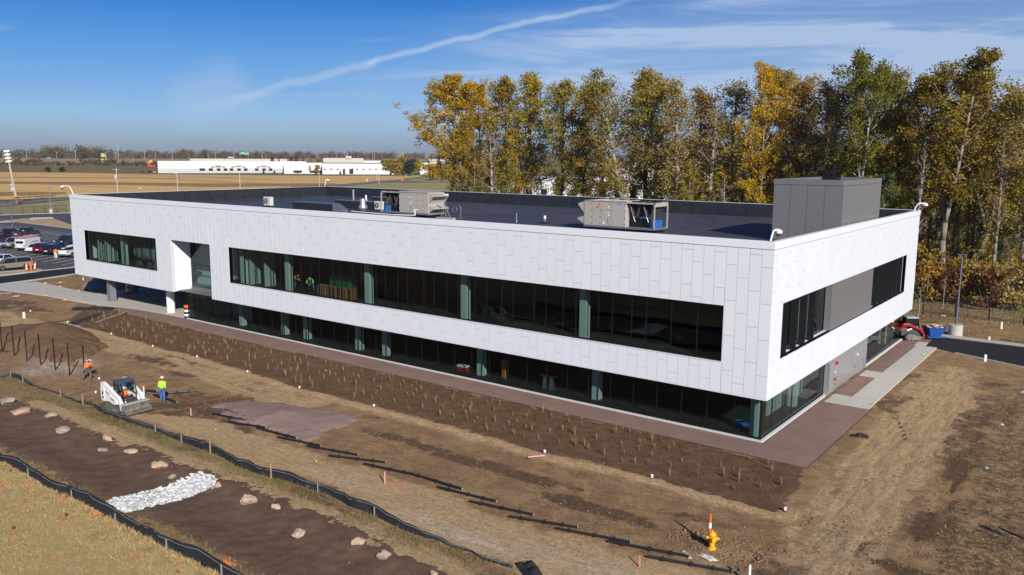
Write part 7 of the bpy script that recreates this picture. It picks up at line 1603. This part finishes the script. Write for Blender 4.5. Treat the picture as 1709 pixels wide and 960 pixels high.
hat_w = mat('white_hard_hat', (.70, .70, .70), .35); hat_p = mat('pink_tan_hard_hat', (.72, .48, .38), .4)
x, y, z = gg(272, 672.5); person('worker in lime shirt and jeans standing beside the skid steer, seen from behind', (x, y, z), YAW+rad(70), stand, shirt_l, jeans, hat_p)
x, y, z = gg(146.5, 634); person('worker in orange shirt and dark trousers bending over with feet apart behind the skid steer', (x, y, z), YAW+rad(88), bend, shirt_o, khaki, hat_w, k=1.0)
x, y = g(93.5, 432.5); person('man in orange shirt and white trousers standing at the tailgate of the white pickup', (x, y, -.02), YAW+rad(95), stand, shirt_o, whitepants, None)

# ---- white skid steer
sk_w = mat('white_machine_paint', (.72, .72, .70), .4, coat=.3); mud = mat('muddy_steel', (.07, .066, .055), .7, metal=.3, col2=(.30, .27, .22), vscale=4); track_r = mat('dusty_track_rubber', (.085, .072, .058), .9, var=.2, vscale=6)
def track_unit(t, y0, y1, L_, h_, x0=0.0, m=track_r):
    pts = [(x0-L_*.5, .30), (x0-L_*.42, .06), (x0-L_*.34, 0), (x0+L_*.36, 0), (x0+L_*.46, .10), (x0+L_*.5, .25), (x0+L_*.44, .36), (x0-L_*.18, h_), (x0-L_*.32, h_), (x0-L_*.45, h_-.12)]
    b = MB(); b.ext(pts, y0, y1); tr = b.build('track', m, t, bevel=.02)
    P = [Vector((p[0], 0, p[1])) for p in pts]+[Vector((pts[0][0], 0, pts[0][1]))]; b = MB()
    for a, c in zip(P[:-1], P[1:]):
        n_ = max(1, int((c-a).length/.11)); d = (c-a).normalized(); nn = Vector((d.z, 0, -d.x))
        for i in range(n_):
            p = a.lerp(c, (i+.5)/n_)+nn*.012; u = d*.028; v = nn*.022
            q = [p-u-v, p+u-v, p+u+v, p-u+v]; b.add([(k_.x, y0-.004, k_.z) for k_ in q]+[(k_.x, y1+.004, k_.z) for k_ in q], [(3, 2, 1, 0), (4, 5, 6, 7), (0, 1, 5, 4), (1, 2, 6, 5), (2, 3, 7, 6), (3, 0, 4, 7)])
    b.build('tread_lugs', m, tr)
    ys = y0-.015 if abs(y0) > abs(y1) else y1+.015
    b = MB(); ip = [(x0+(px_-x0)*.80, .08+pz_*.78) for px_, pz_ in pts]; b.ext(ip, *sorted((ys, (y0+y1)/2))); b.build('track_frame', mud, tr)
    for i in range(4): b = MB(); xx = x0-L_*.27+i*L_*.18; b.tube((xx, ys-.02 if ys < 0 else ys-.01, .14), (xx, ys+.01 if ys < 0 else ys+.03, .14), .085, n=12); b.build('roller', steel, tr)
bx_, by_ = -35.75, -19.25; sz = tz(bx_, by_); ss = thing('skid_steer_loader', 'white tracked skid steer loader with a muddy bucket and an operator inside', 'skid steer loader', (bx_, by_, sz), rad(3))
track_unit(ss, -.92, -.52, 1.75, .66, -.15); track_unit(ss, .52, .92, 1.75, .66, -.15)
b = MB(); b.ext([(-1.15, .35), (.55, .25), (.72, .45), (.72, .62), (.2, .80), (-1.20, .95)], -.52, .52); b.build('chassis', mat('dark_machine_frame', (.05, .05, .055), .5), ss)
b = MB(); b.ext([(-1.38, .55), (-1.20, .50), (-.62, .60), (-.62, 1.38), (-1.05, 1.45), (-1.32, 1.38)], -.62, .62); b.build('engine_cover', sk_w, ss, bevel=.04)
b = MB(); b.box(-1.41, -1.38, -.42, .42, .72, 1.22); b.build('rear_grille', bronze_alu, ss)
for sy in (-1, 1):
    tl = MB(); tl.box(-1.42, -1.38, min(sy*.50, sy*.60), max(sy*.50, sy*.60), .9, 1.2); tl.build('tail_lamp', tail_m, ss)
    # uprights and lift arms: up from the rear, long sloping arm down to the bucket
    b = MB(); ya, yb = sorted((sy*.66, sy*.86)); b.ext([(-1.40, .62), (-1.05, .62), (-.98, 1.05), (-1.02, 1.70), (-1.36, 1.80), (-1.46, 1.40)], ya, yb); b.build('rear_upright', sk_w, ss, bevel=.02)
    b = MB(); b.ext([(-1.42, 1.58), (-1.36, 1.86), (-1.05, 1.88), (.55, 1.12), (.95, .62), (.98, .30), (.76, .26), (.66, .62), (.38, .95), (-1.0, 1.60)], ya+.003, yb-.003); ar = b.build('lift_arm', sk_w, ss, bevel=.015)
    b = MB(); ys_ = sy*.868; b.box(-.75, -.40, min(ys_, ys_-sy*.01), max(ys_, ys_-sy*.01), 1.18, 1.30) if False else b.add([(-.28, ys_, 1.02), (.10, ys_, .86), (.10, ys_, .76), (-.28, ys_, .90)], [(0, 1, 2, 3)] if sy < 0 else [(3, 2, 1, 0)]); b.build('red_decal', mat('red_decal', (.60, .02, .015), .5), ar)
    b = MB(); b.ext([(-.95, .62), (.10, .55), (.42, .62), (.20, .92), (-.88, 1.42), (-1.0, 1.2)], *sorted((sy*.62, sy*.845))); sp = b.build('side_panel', sk_w, ss, bevel=.02)
    dk = MB(); y_ = sy*.8635
    for poly in ([(-1.28, 1.22), (-1.14, 1.30), (-1.10, 1.12), (-1.24, 1.00)], [(-1.30, .90), (-1.12, .96), (-1.12, .80), (-1.28, .76)], [(-.86, 1.40), (-.42, 1.22), (-.42, 1.12), (-.84, 1.30)]): dk.add([(p, y_, q) for p, q in poly], [(0, 1, 2, 3)])
    dk.build('black_emblem', black_paint, sp)
    b = MB(); b.tube((-.95, sy*.60, .85), (.05, sy*.60, 1.42), .045, n=8); b.tube((.70, sy*.45, .80), (.92, sy*.45, .42), .04, n=8); b.build('hydraulic_cylinder', steel, ss)
cab = MB()
for sy in (-.46, .46): cab.path([(.42, sy, .62), (.50, sy, 1.30), (.30, sy, 1.96)], .035, 6); cab.path([(-.55, sy, 1.2), (-.50, sy, 1.96)], .035, 6); cab.tube((-.52, sy, 1.30), (.48, sy, 1.10), .03, n=6); cab.tube((-.1, sy, 1.2), (-.1, sy, 1.95), .02, n=5)
cab.tube((.30, -.46, 1.95), (.30, .46, 1.95), .035, n=6); cab.build('cab_frame', black_paint, ss)
b = MB(); b.ext([(-.60, 1.93), (.36, 1.93), (.30, 2.02), (-.50, 2.04)], -.54, .54); b.build('cab_roof', mat('dark_cab_roof', (.05, .06, .07), .25), ss, bevel=.03)
for sy in (-.44, .44): b = MB(); b.box(-.50, .28, sy-.005, sy+.005, 1.25, 1.9); b.build('side_screen', glass, ss)
b = MB(); b.ext([(-.42, .62), (.10, .62), (.10, .74), (-.30, .78), (-.38, 1.25), (-.48, 1.25)], -.26, .26); b.build('seat', rubber, ss, bevel=.03)
b = MB(); b.path([(.05, -.34, 1.0), (.30, -.34, .96), (.34, 0, .96), (.30, .34, .96), (.05, .34, 1.0)], .03, 6); b.build('lap_bar', black_paint, ss)
bk = MB(); bk.ext([(1.02, .66), (1.10, .66), (1.06, .36), (1.14, .22), (1.48, .16), (1.48, .12), (1.08, .12), (.94, .30)], -.88, .88); bo = bk.build('bucket', mud, ss)
for sy in (-.89, .89): b = MB(); b.ext([(1.02, .66), (1.12, .66), (1.28, .40), (1.48, .12), (1.08, .12), (.96, .30)], sy-.02, sy+.02); b.build('bucket_side', mud, bo)
b = MB(); b.box(.97, 1.20, -.92, .92, .65, .76); b.build('bucket_lip', mat('pale_scraped_steel', (.42, .41, .36), .6, metal=.3, var=.25, vscale=6), bo); b = MB(); b.box(1.42, 1.56, -.90, .90, .10, .13); b.build('cutting_edge', steel, bo)
b = MB(); b.box(.80, .98, -.5, .5, .25, .70); b.build('attachment_plate', MATS['dark_machine_frame'], ss)
ca, sa = math.cos(rad(3)), math.sin(rad(3)); person('operator in orange shirt and jeans seated inside the white skid steer', (bx_-.22*ca, by_-.22*sa, sz+.10), rad(3), sit, shirt_o, jeans, mat('grey_hard_hat', (.35, .37, .36), .4))

# ---- red track loader carrying a blue hopper
RX, RY = g(1519, 565.2); rh = rad(36); rl = thing('track_loader', 'red compact track loader with a closed cab at the right rear corner of the building', 'track loader', (RX, RY, 0), rh); red_m = mat('red_machine_paint', (.30, .010, .015), .35, coat=.3)
track_unit(rl, -.86, -.48, 1.7, .64, 0); track_unit(rl, .48, .86, 1.7, .64, 0)
b = MB(); b.ext([(-1.15, .4), (.6, .3), (.75, .6), (.3, .9), (-.6, 1.1), (-1.2, .95)], -.6, .6); b.build('body', MATS['dark_machine_frame'], rl, bevel=.05); b = MB(); b.ext([(-1.28, .8), (-.62, .8), (-.62, 1.38), (-1.2, 1.34)], -.56, .56); b.build('engine_cover', red_m, rl, bevel=.05)
b = MB(); b.ext([(-.72, 1.0), (.52, .85), (.58, 1.35), (.35, 2.05), (-.66, 2.05)], -.45, .45); b.build('cab', car_glass, rl, bevel=.04); b = MB(); b.ext([(-.72, 2.0), (.42, 2.0), (.38, 2.12), (-.66, 2.12)], -.50, .50); b.build('cab_roof', mat('pale_cab_roof', (.32, .36, .42), .4), rl, bevel=.03)
for sy in (-1, 1):
    b = MB(); b.path([(-.70, sy*.46, 1.0), (-.66, sy*.46, 2.03)], .04, 5); b.path([(.55, sy*.46, 1.0), (.38, sy*.46, 2.03)], .04, 5); b.build('cab_post', black_paint, rl)
    b = MB(); b.ext([(-1.2, 1.30), (-1.1, 1.58), (-.5, 1.58), (.60, 1.12), (.95, .62), (.97, .22), (.80, .20), (.74, .60), (.42, .95), (-.6, 1.34)], *sorted((sy*.64, sy*.84))); b.build('lift_arm', red_m, rl, bevel=.03); b = MB(); b.tube((-.6, sy*.58, .9), (.3, sy*.58, 1.25), .05, n=8); b.build('hydraulic_cylinder', steel, rl)
b = MB(); b.box(.75, .95, -.5, .5, .15, .9); b.box(.95, 2.4, -.45, -.30, .10, .16); b.box(.95, 2.4, .30, .45, .10, .16); b.build('pallet_forks', black_paint, rl)
cr_, sr_ = math.cos(rh), math.sin(rh); hopx, hopy = RX+2.05*cr_, RY+2.05*sr_
hp = thing('dump_hopper', 'blue steel hopper full of cardboard and scrap on the forks of the red loader', 'hopper', (hopx, hopy, .2), rh); blue_h = mat('blue_hopper_paint', (.012, .07, .30), .45, var=.2, vscale=3)
o_ = [(-.75, -.8), (.95, -.8), (.95, .8), (-.75, .8)]; i_ = [(-.65, -.68), (.55, -.68), (.55, .68), (-.65, .68)]
b = MB(); vs = [(x*.72, y*.9, .12) for x, y in i_]+[(x, y, 1.02) for x, y in o_]+[(x*.95, y*.95, 1.02) for x, y in o_]+[(x*.66, y*.82, .2) for x, y in i_]
fs = [(3, 2, 1, 0)]+[(i, (i+1) % 4, 4+(i+1) % 4, 4+i) for i in range(4)]+[(4+i, 4+(i+1) % 4, 8+(i+1) % 4, 8+i) for i in range(4)]+[(8+i, 8+(i+1) % 4, 12+(i+1) % 4, 12+i) for i in range(4)]+[(12, 13, 14, 15)]
b.add(vs, fs); b.build('hopper_body', blue_h, hp); b = MB(); b.box(-.7, .95, -.6, -.45, 0, .12); b.box(-.7, .95, .45, .6, 0, .12); b.build('base_frame', blue_h, hp)
for y in (-.6, 0, .6): b = MB(); b.tube((.80, y, .98), (.45, y*.9, .2), .035, n=5); b.build('rib', blue_h, hp)
card = mat('cardboard', (.42, .27, .14), .85); deb = thing('scrap_heap', 'cardboard and white scrap heaped in the blue hopper', 'scrap', (hopx, hopy, 1.1), rh)
for i in range(24): b = MB(); b.cbox((rng.uniform(-.5, .7), rng.uniform(-.55, .55), rng.uniform(-.02, .22)), (rng.uniform(.2, .55), rng.uniform(.2, .45), rng.uniform(.03, .12)), rng.random()*3); o = b.build('scrap_piece', [card, card, refl_white][i % 3], deb); o.rotation_euler = (rng.uniform(-.3, .3), rng.uniform(-.3, .3), 0)

# ---- inside the building: a few workers and materials seen through the glass
person('worker in lime shirt bending inside the upper floor behind the long window', (on_y(519, 470, 1.9)[0], 1.9, 4.43), rad(-60), bend, shirt_l, jeans, hat_w)
person('worker in orange shirt inside the upper floor left of the one in lime', (on_y(491, 470, 2.2)[0], 2.2, 4.43), rad(30), bend, shirt_o, jeans, hat_w)
person('worker in orange inside the ground floor behind the glass wall', (on_y(841, 640, 2.0)[0], 2.0, .05), rad(80), stand, shirt_o, shirt_o, None)
x0 = on_y(533, 480, 1.7)[0]; x1 = on_y(590, 495, 1.7)[0]; t = thing('frame_stack', 'row of orange banded steel frames stacked on the upper floor behind the window', 'frames', (x0, 1.7, 4.43))
for i in range(14): b = MB(); x = (x1-x0)*i/13; b.box(x-.03, x+.03, -.3, .3, 0, .85); b.box(x-.05, x+.05, -.32, .32, .85, .93); b.build('frame', [steel, mat('orange_band_paint', (.5, .12, .05), .6)][i % 2], t)
t = thing('green_cabinet', 'green crate standing on the upper floor behind the frames', 'crate', (on_y(574, 470, 2.7)[0], 2.7, 4.43)); b = MB(); b.box(-1.4, 1.4, -.4, .4, 0, 1.7); b.build('body', mat('green_crate_paint', (.01, .16, .05), .6), t); b = MB(); b.box(-1.42, 1.42, -.42, .42, 1.7, 1.8); b.build('lid', mat('green_crate_lid', (.03, .20, .08), .6), t)
t = thing('water_drum', 'red and white cooler on the ground floor left of the orange worker', 'cooler', (on_y(773, 627, 2.0)[0], 2.0, .05)); b = MB(); b.box(-.45, .45, -.25, .25, 0, .35); b.build('body', mat('red_cooler', (.5, .02, .02), .5), t, bevel=.04); b = MB(); b.box(-.46, .46, -.26, .26, .35, .5); b.build('lid', refl_white, t, bevel=.04)
yl = mat('yellow_tool_plastic', (.75, .55, .03), .5)
for px in (910, 921): t = thing('floor_jack', 'yellow topped floor stand on the ground floor, '+('left' if px == 910 else 'right')+' one of the pair', 'stand', (on_y(px, 655, 2.0)[0], 2.0, .05)); b = MB(); b.cbox((0, 0, .45), (.35, .3, .9), 0, .7); b.build('body', steel, t); b = MB(); b.box(-.35, .35, -.1, .1, .92, 1.0); b.build('handle_bar', yl, t)
t = thing('blue_hose', 'blue coiled hose lying on the ground floor near the front corner', 'hose', (on_y(1237, 700, 3.0)[0], 3.0, .06)); b = MB()
for k_ in range(3): b.path([((.55-.1*k_)*math.cos(a), (.5-.1*k_)*math.sin(a), .03+.05*k_) for a in np.linspace(0, 6.28, 18)], .03, 5)
b.build('coil', mat('blue_hose_rubber', (.02, .18, .55), .5), t)

# ================================================================= planting, clods, grass
TUFT = lm('dry_tuft_grass', [(.26, .19, .08), (.40, .30, .135), (.32, .25, .12)], .3)
def tuft_mesh(seed):
    r = np.random.default_rng(seed); n_ = 30; a = r.random(n_)*6.283; rad_ = r.random(n_)*.05; h = r.uniform(.22, .55, n_); ln = r.uniform(.02, .22, n_)
    P = np.stack([rad_*np.cos(a), rad_*np.sin(a), np.zeros(n_)-.02], 1); w = .009; D = np.stack([-np.sin(a)*w, np.cos(a)*w, np.zeros(n_)], 1); M_ = P+np.stack([ln*.4*np.cos(a), ln*.4*np.sin(a), h*.6], 1); T_ = P+np.stack([ln*np.cos(a), ln*np.sin(a), h], 1)
    V = np.stack([P-D, P+D, M_+D, M_-D, T_+D*.3, T_-D*.3], 1).reshape(-1, 3); i = np.arange(n_)*6; Q = np.concatenate([np.stack([i, i+1, i+2, i+3], 1), np.stack([i+3, i+2, i+4, i+5], 1)])
    return npmesh('blades', V, Q, TUFT, {'tone': ('FACE', r.random(len(Q)))})
tm_ = [tuft_mesh(i) for i in range(6)]
spots = []
for i in range(-2, 90):
    for j in range(9):
        x = 2.2-i*1.02+(j % 2)*.5+rng.normal(0, .22); y = -2.7-j*.92+rng.normal(0, .20)
        s_ = psd(np.array([x]), np.array([y]), BED)[0]
        if s_ > .55: spots.append((x, y))
spots.sort(key=lambda p: (p[0]-CAM[0])**2+(p[1]-CAM[1])**2); k = len(spots); sel = []
twigs = []
for i, (x, y) in enumerate(spots):
    if (i*7) % 10 < 3: twigs.append((x, y))
    else: sel.append((x, y))
extra = sel[298:]; sel = sel[:298]
t0 = None
for i, (x, y) in enumerate(sel):
    o = thing('grass_tuft', 'straw coloured tuft of ornamental grass planted in rows in the brown mulch bed', 'grass tuft', (x, y, tz(x, y)+.05), rng.random()*6.28, 'straw grass tufts planted in rows along the building'); s = rng.uniform(.35, 1.0); o.scale = (s*.8, s*.8, s*rng.uniform(.9, 1.35)); q = bpy.data.objects.new('blades', tm_[i % 6]); lnk(q, o)
tp_ = np.array(twigs+[e for e in extra]); rr = np.repeat(tp_, 9, axis=0)+rng.normal(0, .07, (len(tp_)*9, 2)); q_ = np.stack([rng.uniform(-78, 4, 5200), rng.uniform(-11, -1.5, 5200)], 1); q_ = q_[(psd(q_[:, 0], q_[:, 1], BED) > .4)][:2600]; q_ = np.repeat(q_, 6, axis=0)+rng.normal(0, .05, (len(q_)*6, 2)); grass('mulch_sprigs', q_, .17, .028, lm('brown_sprigs', [(.10, .07, .03), (.19, .14, .06), (.07, .04, .025)], .1), 1.1, seed=19)
grass('mulch_seedlings', rr, .28, .03, lm('red_brown_twigs', [(.09, .025, .02), (.06, .03, .02), (.14, .08, .04)], .1), .8, seed=9)
# tufts of grass along the silt fences
def along(pts, n_, wid, off):
    P = np.array(pts); s = np.linalg.norm(np.diff(P, axis=0), axis=1); c = s.cumsum(); q = rng.random(n_)*c[-1]; i = np.searchsorted(c, q); f = 1-(c[i]-q)/s[i]; p = P[i]*(1-f[:, None])+P[i+1]*f[:, None]; d = (P[i+1]-P[i])/s[i][:, None]; nn = np.stack([d[:, 1], -d[:, 0]], 1); return p+nn*(off+rng.normal(0, wid, n_))[:, None]
GRN = lm('weedy_grass', [(.12, .13, .035), (.20, .19, .06), (.33, .27, .12), (.26, .20, .09)], .3)
side = 1 if psd(np.array([F1W[12][0]+.0]), np.array([F1W[12][1]-1.0]), SWALE)[0] > -3 else -1
p_ = along(F1W, 9000, .45, .55); cl = vnoise(p_[:, 0]*1.1, p_[:, 1]*1.1, 5) > .38; grass('weed_strip', p_[cl], .20, .028, GRN, 1.0, seed=12)
p_ = along(G(F2), 6500, .35, -.65); cl = vnoise(p_[:, 0]*1.3, p_[:, 1]*1.3, 6) > .35; grass('weed_strip', p_[cl], .12, .03, STRAW, 1.3, seed=13)
p_ = np.stack([rng.uniform(1.5, 20, 9000), rng.uniform(-14, 30, 9000)], 1); cl = (psd(p_[:, 0], p_[:, 1], WEED)+fbm(p_[:, 0], p_[:, 1], .6, 3, 2)*4 > .2) & (vnoise(p_[:, 0]*1.5, p_[:, 1]*1.5, 7) > .5); grass('weed_patch', p_[cl], .10, .045, STRAW, 1.6, seed=14)
p_ = np.stack([rng.uniform(-6, 34, 14000), rng.uniform(42, 50, 14000)], 1); cl = (vnoise(p_[:, 0]*.7, p_[:, 1]*.7, 8) > .45); grass('weed_patch', p_[cl], .12, .06, STRAW, 1.5, seed=15)
p_ = np.stack([rng.uniform(-62, 6, 5000), rng.uniform(-30, -12, 5000)], 1); cl = (psd(p_[:, 0], p_[:, 1], SWALE) > .3) & (vnoise(p_[:, 0]*2, p_[:, 1]*2, 9) > .62); grass('topsoil_sprouts', p_[cl], .08, .03, STRAW, 1.6, seed=16)
# tan grass in the bottom left corner, beyond the lower silt fence
LAWN = G(F2)+[(-5, -45), (-60, -45), (-60, -30)]
LAWN = G([(-60, 745), (0, 773), (49, 799), (122, 837), (195, 875), (280, 920), (372, 965), (420, 990), (520, 1035), (500, 1200), (-60, 1200)])
lawn_m = mat('tan_lawn_ground', (.34, .24, .10), .95, col2=(.48, .36, .17), vscale=6, bump=.8, bscale=25, spec=.1)
zone('lawn', LAWN, .2, lawn_m, .05, .25, .05, seed=31, pad=.5)
LP = np.array(LAWN); n_ = 190000; p_ = np.stack([rng.uniform(LP[:, 0].min(), LP[:, 0].max(), n_), rng.uniform(LP[:, 1].min(), LP[:, 1].max(), n_)], 1); s_ = psd(p_[:, 0], p_[:, 1], LAWN); vis = p_[(s_ > -.15)]
dgr = vis-CAM[:2]; ang = np.arctan2(dgr[:, 1], dgr[:, 0])-math.pi/2-YAW; dd_ = np.hypot(dgr[:, 0], dgr[:, 1]); vis = vis[(np.abs((ang+math.pi) % (2*math.pi)-math.pi) < .72) & (dd_ > 24)]
pxg = [g(60, 900), g(15, 855), g(120, 935), g(180, 955), g(30, 885), g(95, 915)]
gmask = np.zeros(len(vis))
for q in pxg: gmask = np.maximum(gmask, np.exp(-(((vis[:, 0]-q[0])/2.0)**2+((vis[:, 1]-q[1])/1.2)**2)))
gmask = gmask*(vnoise(vis[:, 0]*1.5, vis[:, 1]*1.5, 4)*1.0+.25)
LG = lm('tan_lawn_grass', [(.36, .255, .10), (.52, .385, .18), (.68, .53, .28)], .3); LG2 = lm('green_lawn_grass', [(.13, .17, .05), (.22, .26, .09), (.36, .36, .15)], .3)
kp = vnoise(vis[:, 0]*3.5, vis[:, 1]*3.5, 12) > .33; vis = vis[kp]; gmask = gmask[kp]
sg_ = rng.random(len(vis)) < gmask*.8
grass('lawn_grass', vis[~sg_], .13, .034, LG, 1.4, seed=17); grass('lawn_grass', vis[sg_], .08, .03, LG2, 1.3, seed=18)
# spray paint marks and wire flags on that lawn
MK = [(12, 810, or_p), (45, 812, or_p), (6, 814, red_p), (47, 840, red_p), (105, 836, or_p), (105, 867, red_p), (161, 859, or_p), (158, 896, red_p), (18, 891, red_p), (84, 936, red_p), (224, 932, red_p), (380, 942, or_p)]
for i, (px, py, m) in enumerate(MK):
    x, y, z = gg(px, py); pts_ = np.stack([x+rng.normal(0, .22, 42), y+rng.normal(0, .07, 42)], 1); o = grass('spray_mark', pts_, .095, .05, m, 1.2, seed=40+i, z=terr(pts_[:, 0], pts_[:, 1])+.02); del o['kind']
    tag(o, ('orange' if m is or_p else 'red')+' spray paint mark on the tan grass, '+['upper left corner', 'beside the first red flag', 'at the left edge', 'left of the second fence stake', 'under the orange flag', 'by the dark red flag in the middle', 'against the middle of the silt fence', 'right of the middle', 'by the leftmost dark flag', 'bottom, isolated streak', 'largest one near the bottom right', 'near the lower end of the silt fence'][i], 'paint mark', 'spray paint marks on the tan grass')
for px, py, m, lab in ((15.5, 788, red_p, 'small red wire flag near the left end of the lower silt fence'), (109, 832, orange_p, 'orange wire flag against the lower silt fence'), (109, 863, mat('dark_red_flag', (.28, .01, .02), .6), 'dark red wire flag in the middle of the tan grass'), (21, 885, MATS['dark_red_flag'], 'dark red wire flag at the left of the tan grass'), (382, 937, orange_p, 'orange wire flag above the lower end of the silt fence'), (295, 958, red_p, 'red wire flag cut by the bottom edge')):
    x, y, z = gg(px, py+3); t = thing('marker_flag', lab, 'flag', (x, y, z)); b = MB(); b.tube((0, 0, -.05), (0, 0, .32), .008, n=4); b.build('wire', steel, t); b = MB(); b.add([(0, 0, .32), (.13, .02, .27), (.02, .0, .12), (0, .01, .32), (.13, .03, .27), (.02, .01, .12)], [(0, 1, 2), (5, 4, 3), (0, 3, 4, 1), (1, 4, 5, 2), (2, 5, 3, 0)]); b.build('flag', m, t)
# clods and pebbles scattered over the dirt
def clods(name, n_, xr, yr, s0, s1, m, seed, mask=None):
    r = np.random.default_rng(seed); p = np.stack([r.uniform(*xr, n_), r.uniform(*yr, n_)], 1)
    if mask is not None: p = p[mask(p[:, 0], p[:, 1])]
    n_ = len(p); s = s0+(s1-s0)*r.random(n_)**3; z = terr(p[:, 0], p[:, 1]); C_ = np.stack([p[:, 0], p[:, 1], z+s*.15], 1)
    base = np.array([(1, 0, 0), (0, 1, 0), (-1, 0, 0), (0, -1, 0), (0, 0, .7), (0, 0, -.7)], float); F = np.array([(0, 1, 4), (1, 2, 4), (2, 3, 4), (3, 0, 4), (1, 0, 5), (2, 1, 5), (3, 2, 5), (0, 3, 5)])
    V = C_[:, None, :]+base[None]*s[:, None, None]*r.uniform(.55, 1.2, (n_, 6, 1)); i = (np.arange(n_)*6)[:, None, None]+F[None]
    tag(npobj(name, V.reshape(-1, 3), i.reshape(-1, 3), m), kind='stuff')
pv_ok = lambda x, y: np.maximum.reduce([psd(x, y, q) for q in PAVED]) < -.1
clods('dirt_clods', 26000, (-70, 20), (-32, -8), .015, .085, mat('dirt_clod', (.28, .18, .10), .95, col2=(.14, .085, .05), vscale=1.5), 61, lambda x, y: pv_ok(x, y) & (psd(x, y, LAWN) < 0) & (vnoise(x*.8, y*.8, 3) > .42))
clods('dirt_clods', 14000, (1, 24), (-12, 50), .012, .075, MATS['dirt_clod'], 62, lambda x, y: pv_ok(x, y) & (vnoise(x*.8, y*.8, 4) > .45))
clods('pale_pebbles', 7500, (-70, 24), (-30, 46), .010, .045, mat('pale_pebble', (.42, .36, .29), .9), 63, lambda x, y: pv_ok(x, y) & (vnoise(x*.5, y*.5, 6) > .5))
clods('dirt_grit', 42000, (-62, 16), (-32, -7), .010, .045, MATS['dirt_clod'], 71, lambda x, y: pv_ok(x, y) & (psd(x, y, LAWN) < 0))
clods('dirt_grit', 16000, (1, 22), (-12, 32), .010, .045, MATS['dirt_clod'], 72, pv_ok)
clods('straw_bits', 3000, (-70, 4), (-10, -1.5), .012, .05, mat('red_brown_mulch_chip', (.16, .08, .045), .9), 64, lambda x, y: psd(x, y, BED) > .2)
clods('hydrant_clods', 900, (HYD[0]-2, HYD[0]+2.4), (HYD[1]-1.2, HYD[1]+1.6), .02, .10, MATS['dirt_clod'], 65)
# ---- haze: one even box of air round everything
HZ = MB(); HZ.box(-4900, 4900, -300, 5600, -1.5, 60.0)
hm_ = bpy.data.materials.new('pale_air'); hm_.use_nodes = True; nn_ = hm_.node_tree.nodes; nn_.remove(nn_['Principled BSDF'])
pv = nn_.new('ShaderNodeVolumePrincipled'); pv.inputs['Color'].default_value = (.82, .90, 1.0, 1); pv.inputs['Density'].default_value = .00007; pv.inputs['Anisotropy'].default_value = .2
hm_.node_tree.links.new(pv.outputs[0], nn_['Material Output'].inputs['Volume'])
USE_HAZE = True
if USE_HAZE: tag(HZ.build('haze', hm_), kind='stuff')

# things that would otherwise share a label are told apart by their order in the picture
def _pxof(o):
    w = o.matrix_world.translation if False else o.location; d = np.array(w)-CAM; return 854.5+FPX*float(d@_r)/float(d@_f)
_by = {}
for o in bpy.data.objects:
    if o.parent is None and o.get('label') and o.get('category') != 'grass tuft': _by.setdefault(o['label'], []).append(o)
for lab, os_ in _by.items():
    if 1 < len(os_) <= 6:
        os_.sort(key=_pxof)
        for i, o in enumerate(os_):
          if len(lab.split()) > 13: o['label'] = lab+' '+['first', 'second', 'third', 'fourth', 'fifth', 'sixth'][i]
          else: o['label'] = lab+', '+['leftmost', 'second', 'third', 'fourth', 'fifth', 'sixth'][i]+(' from left' if i else ' one')
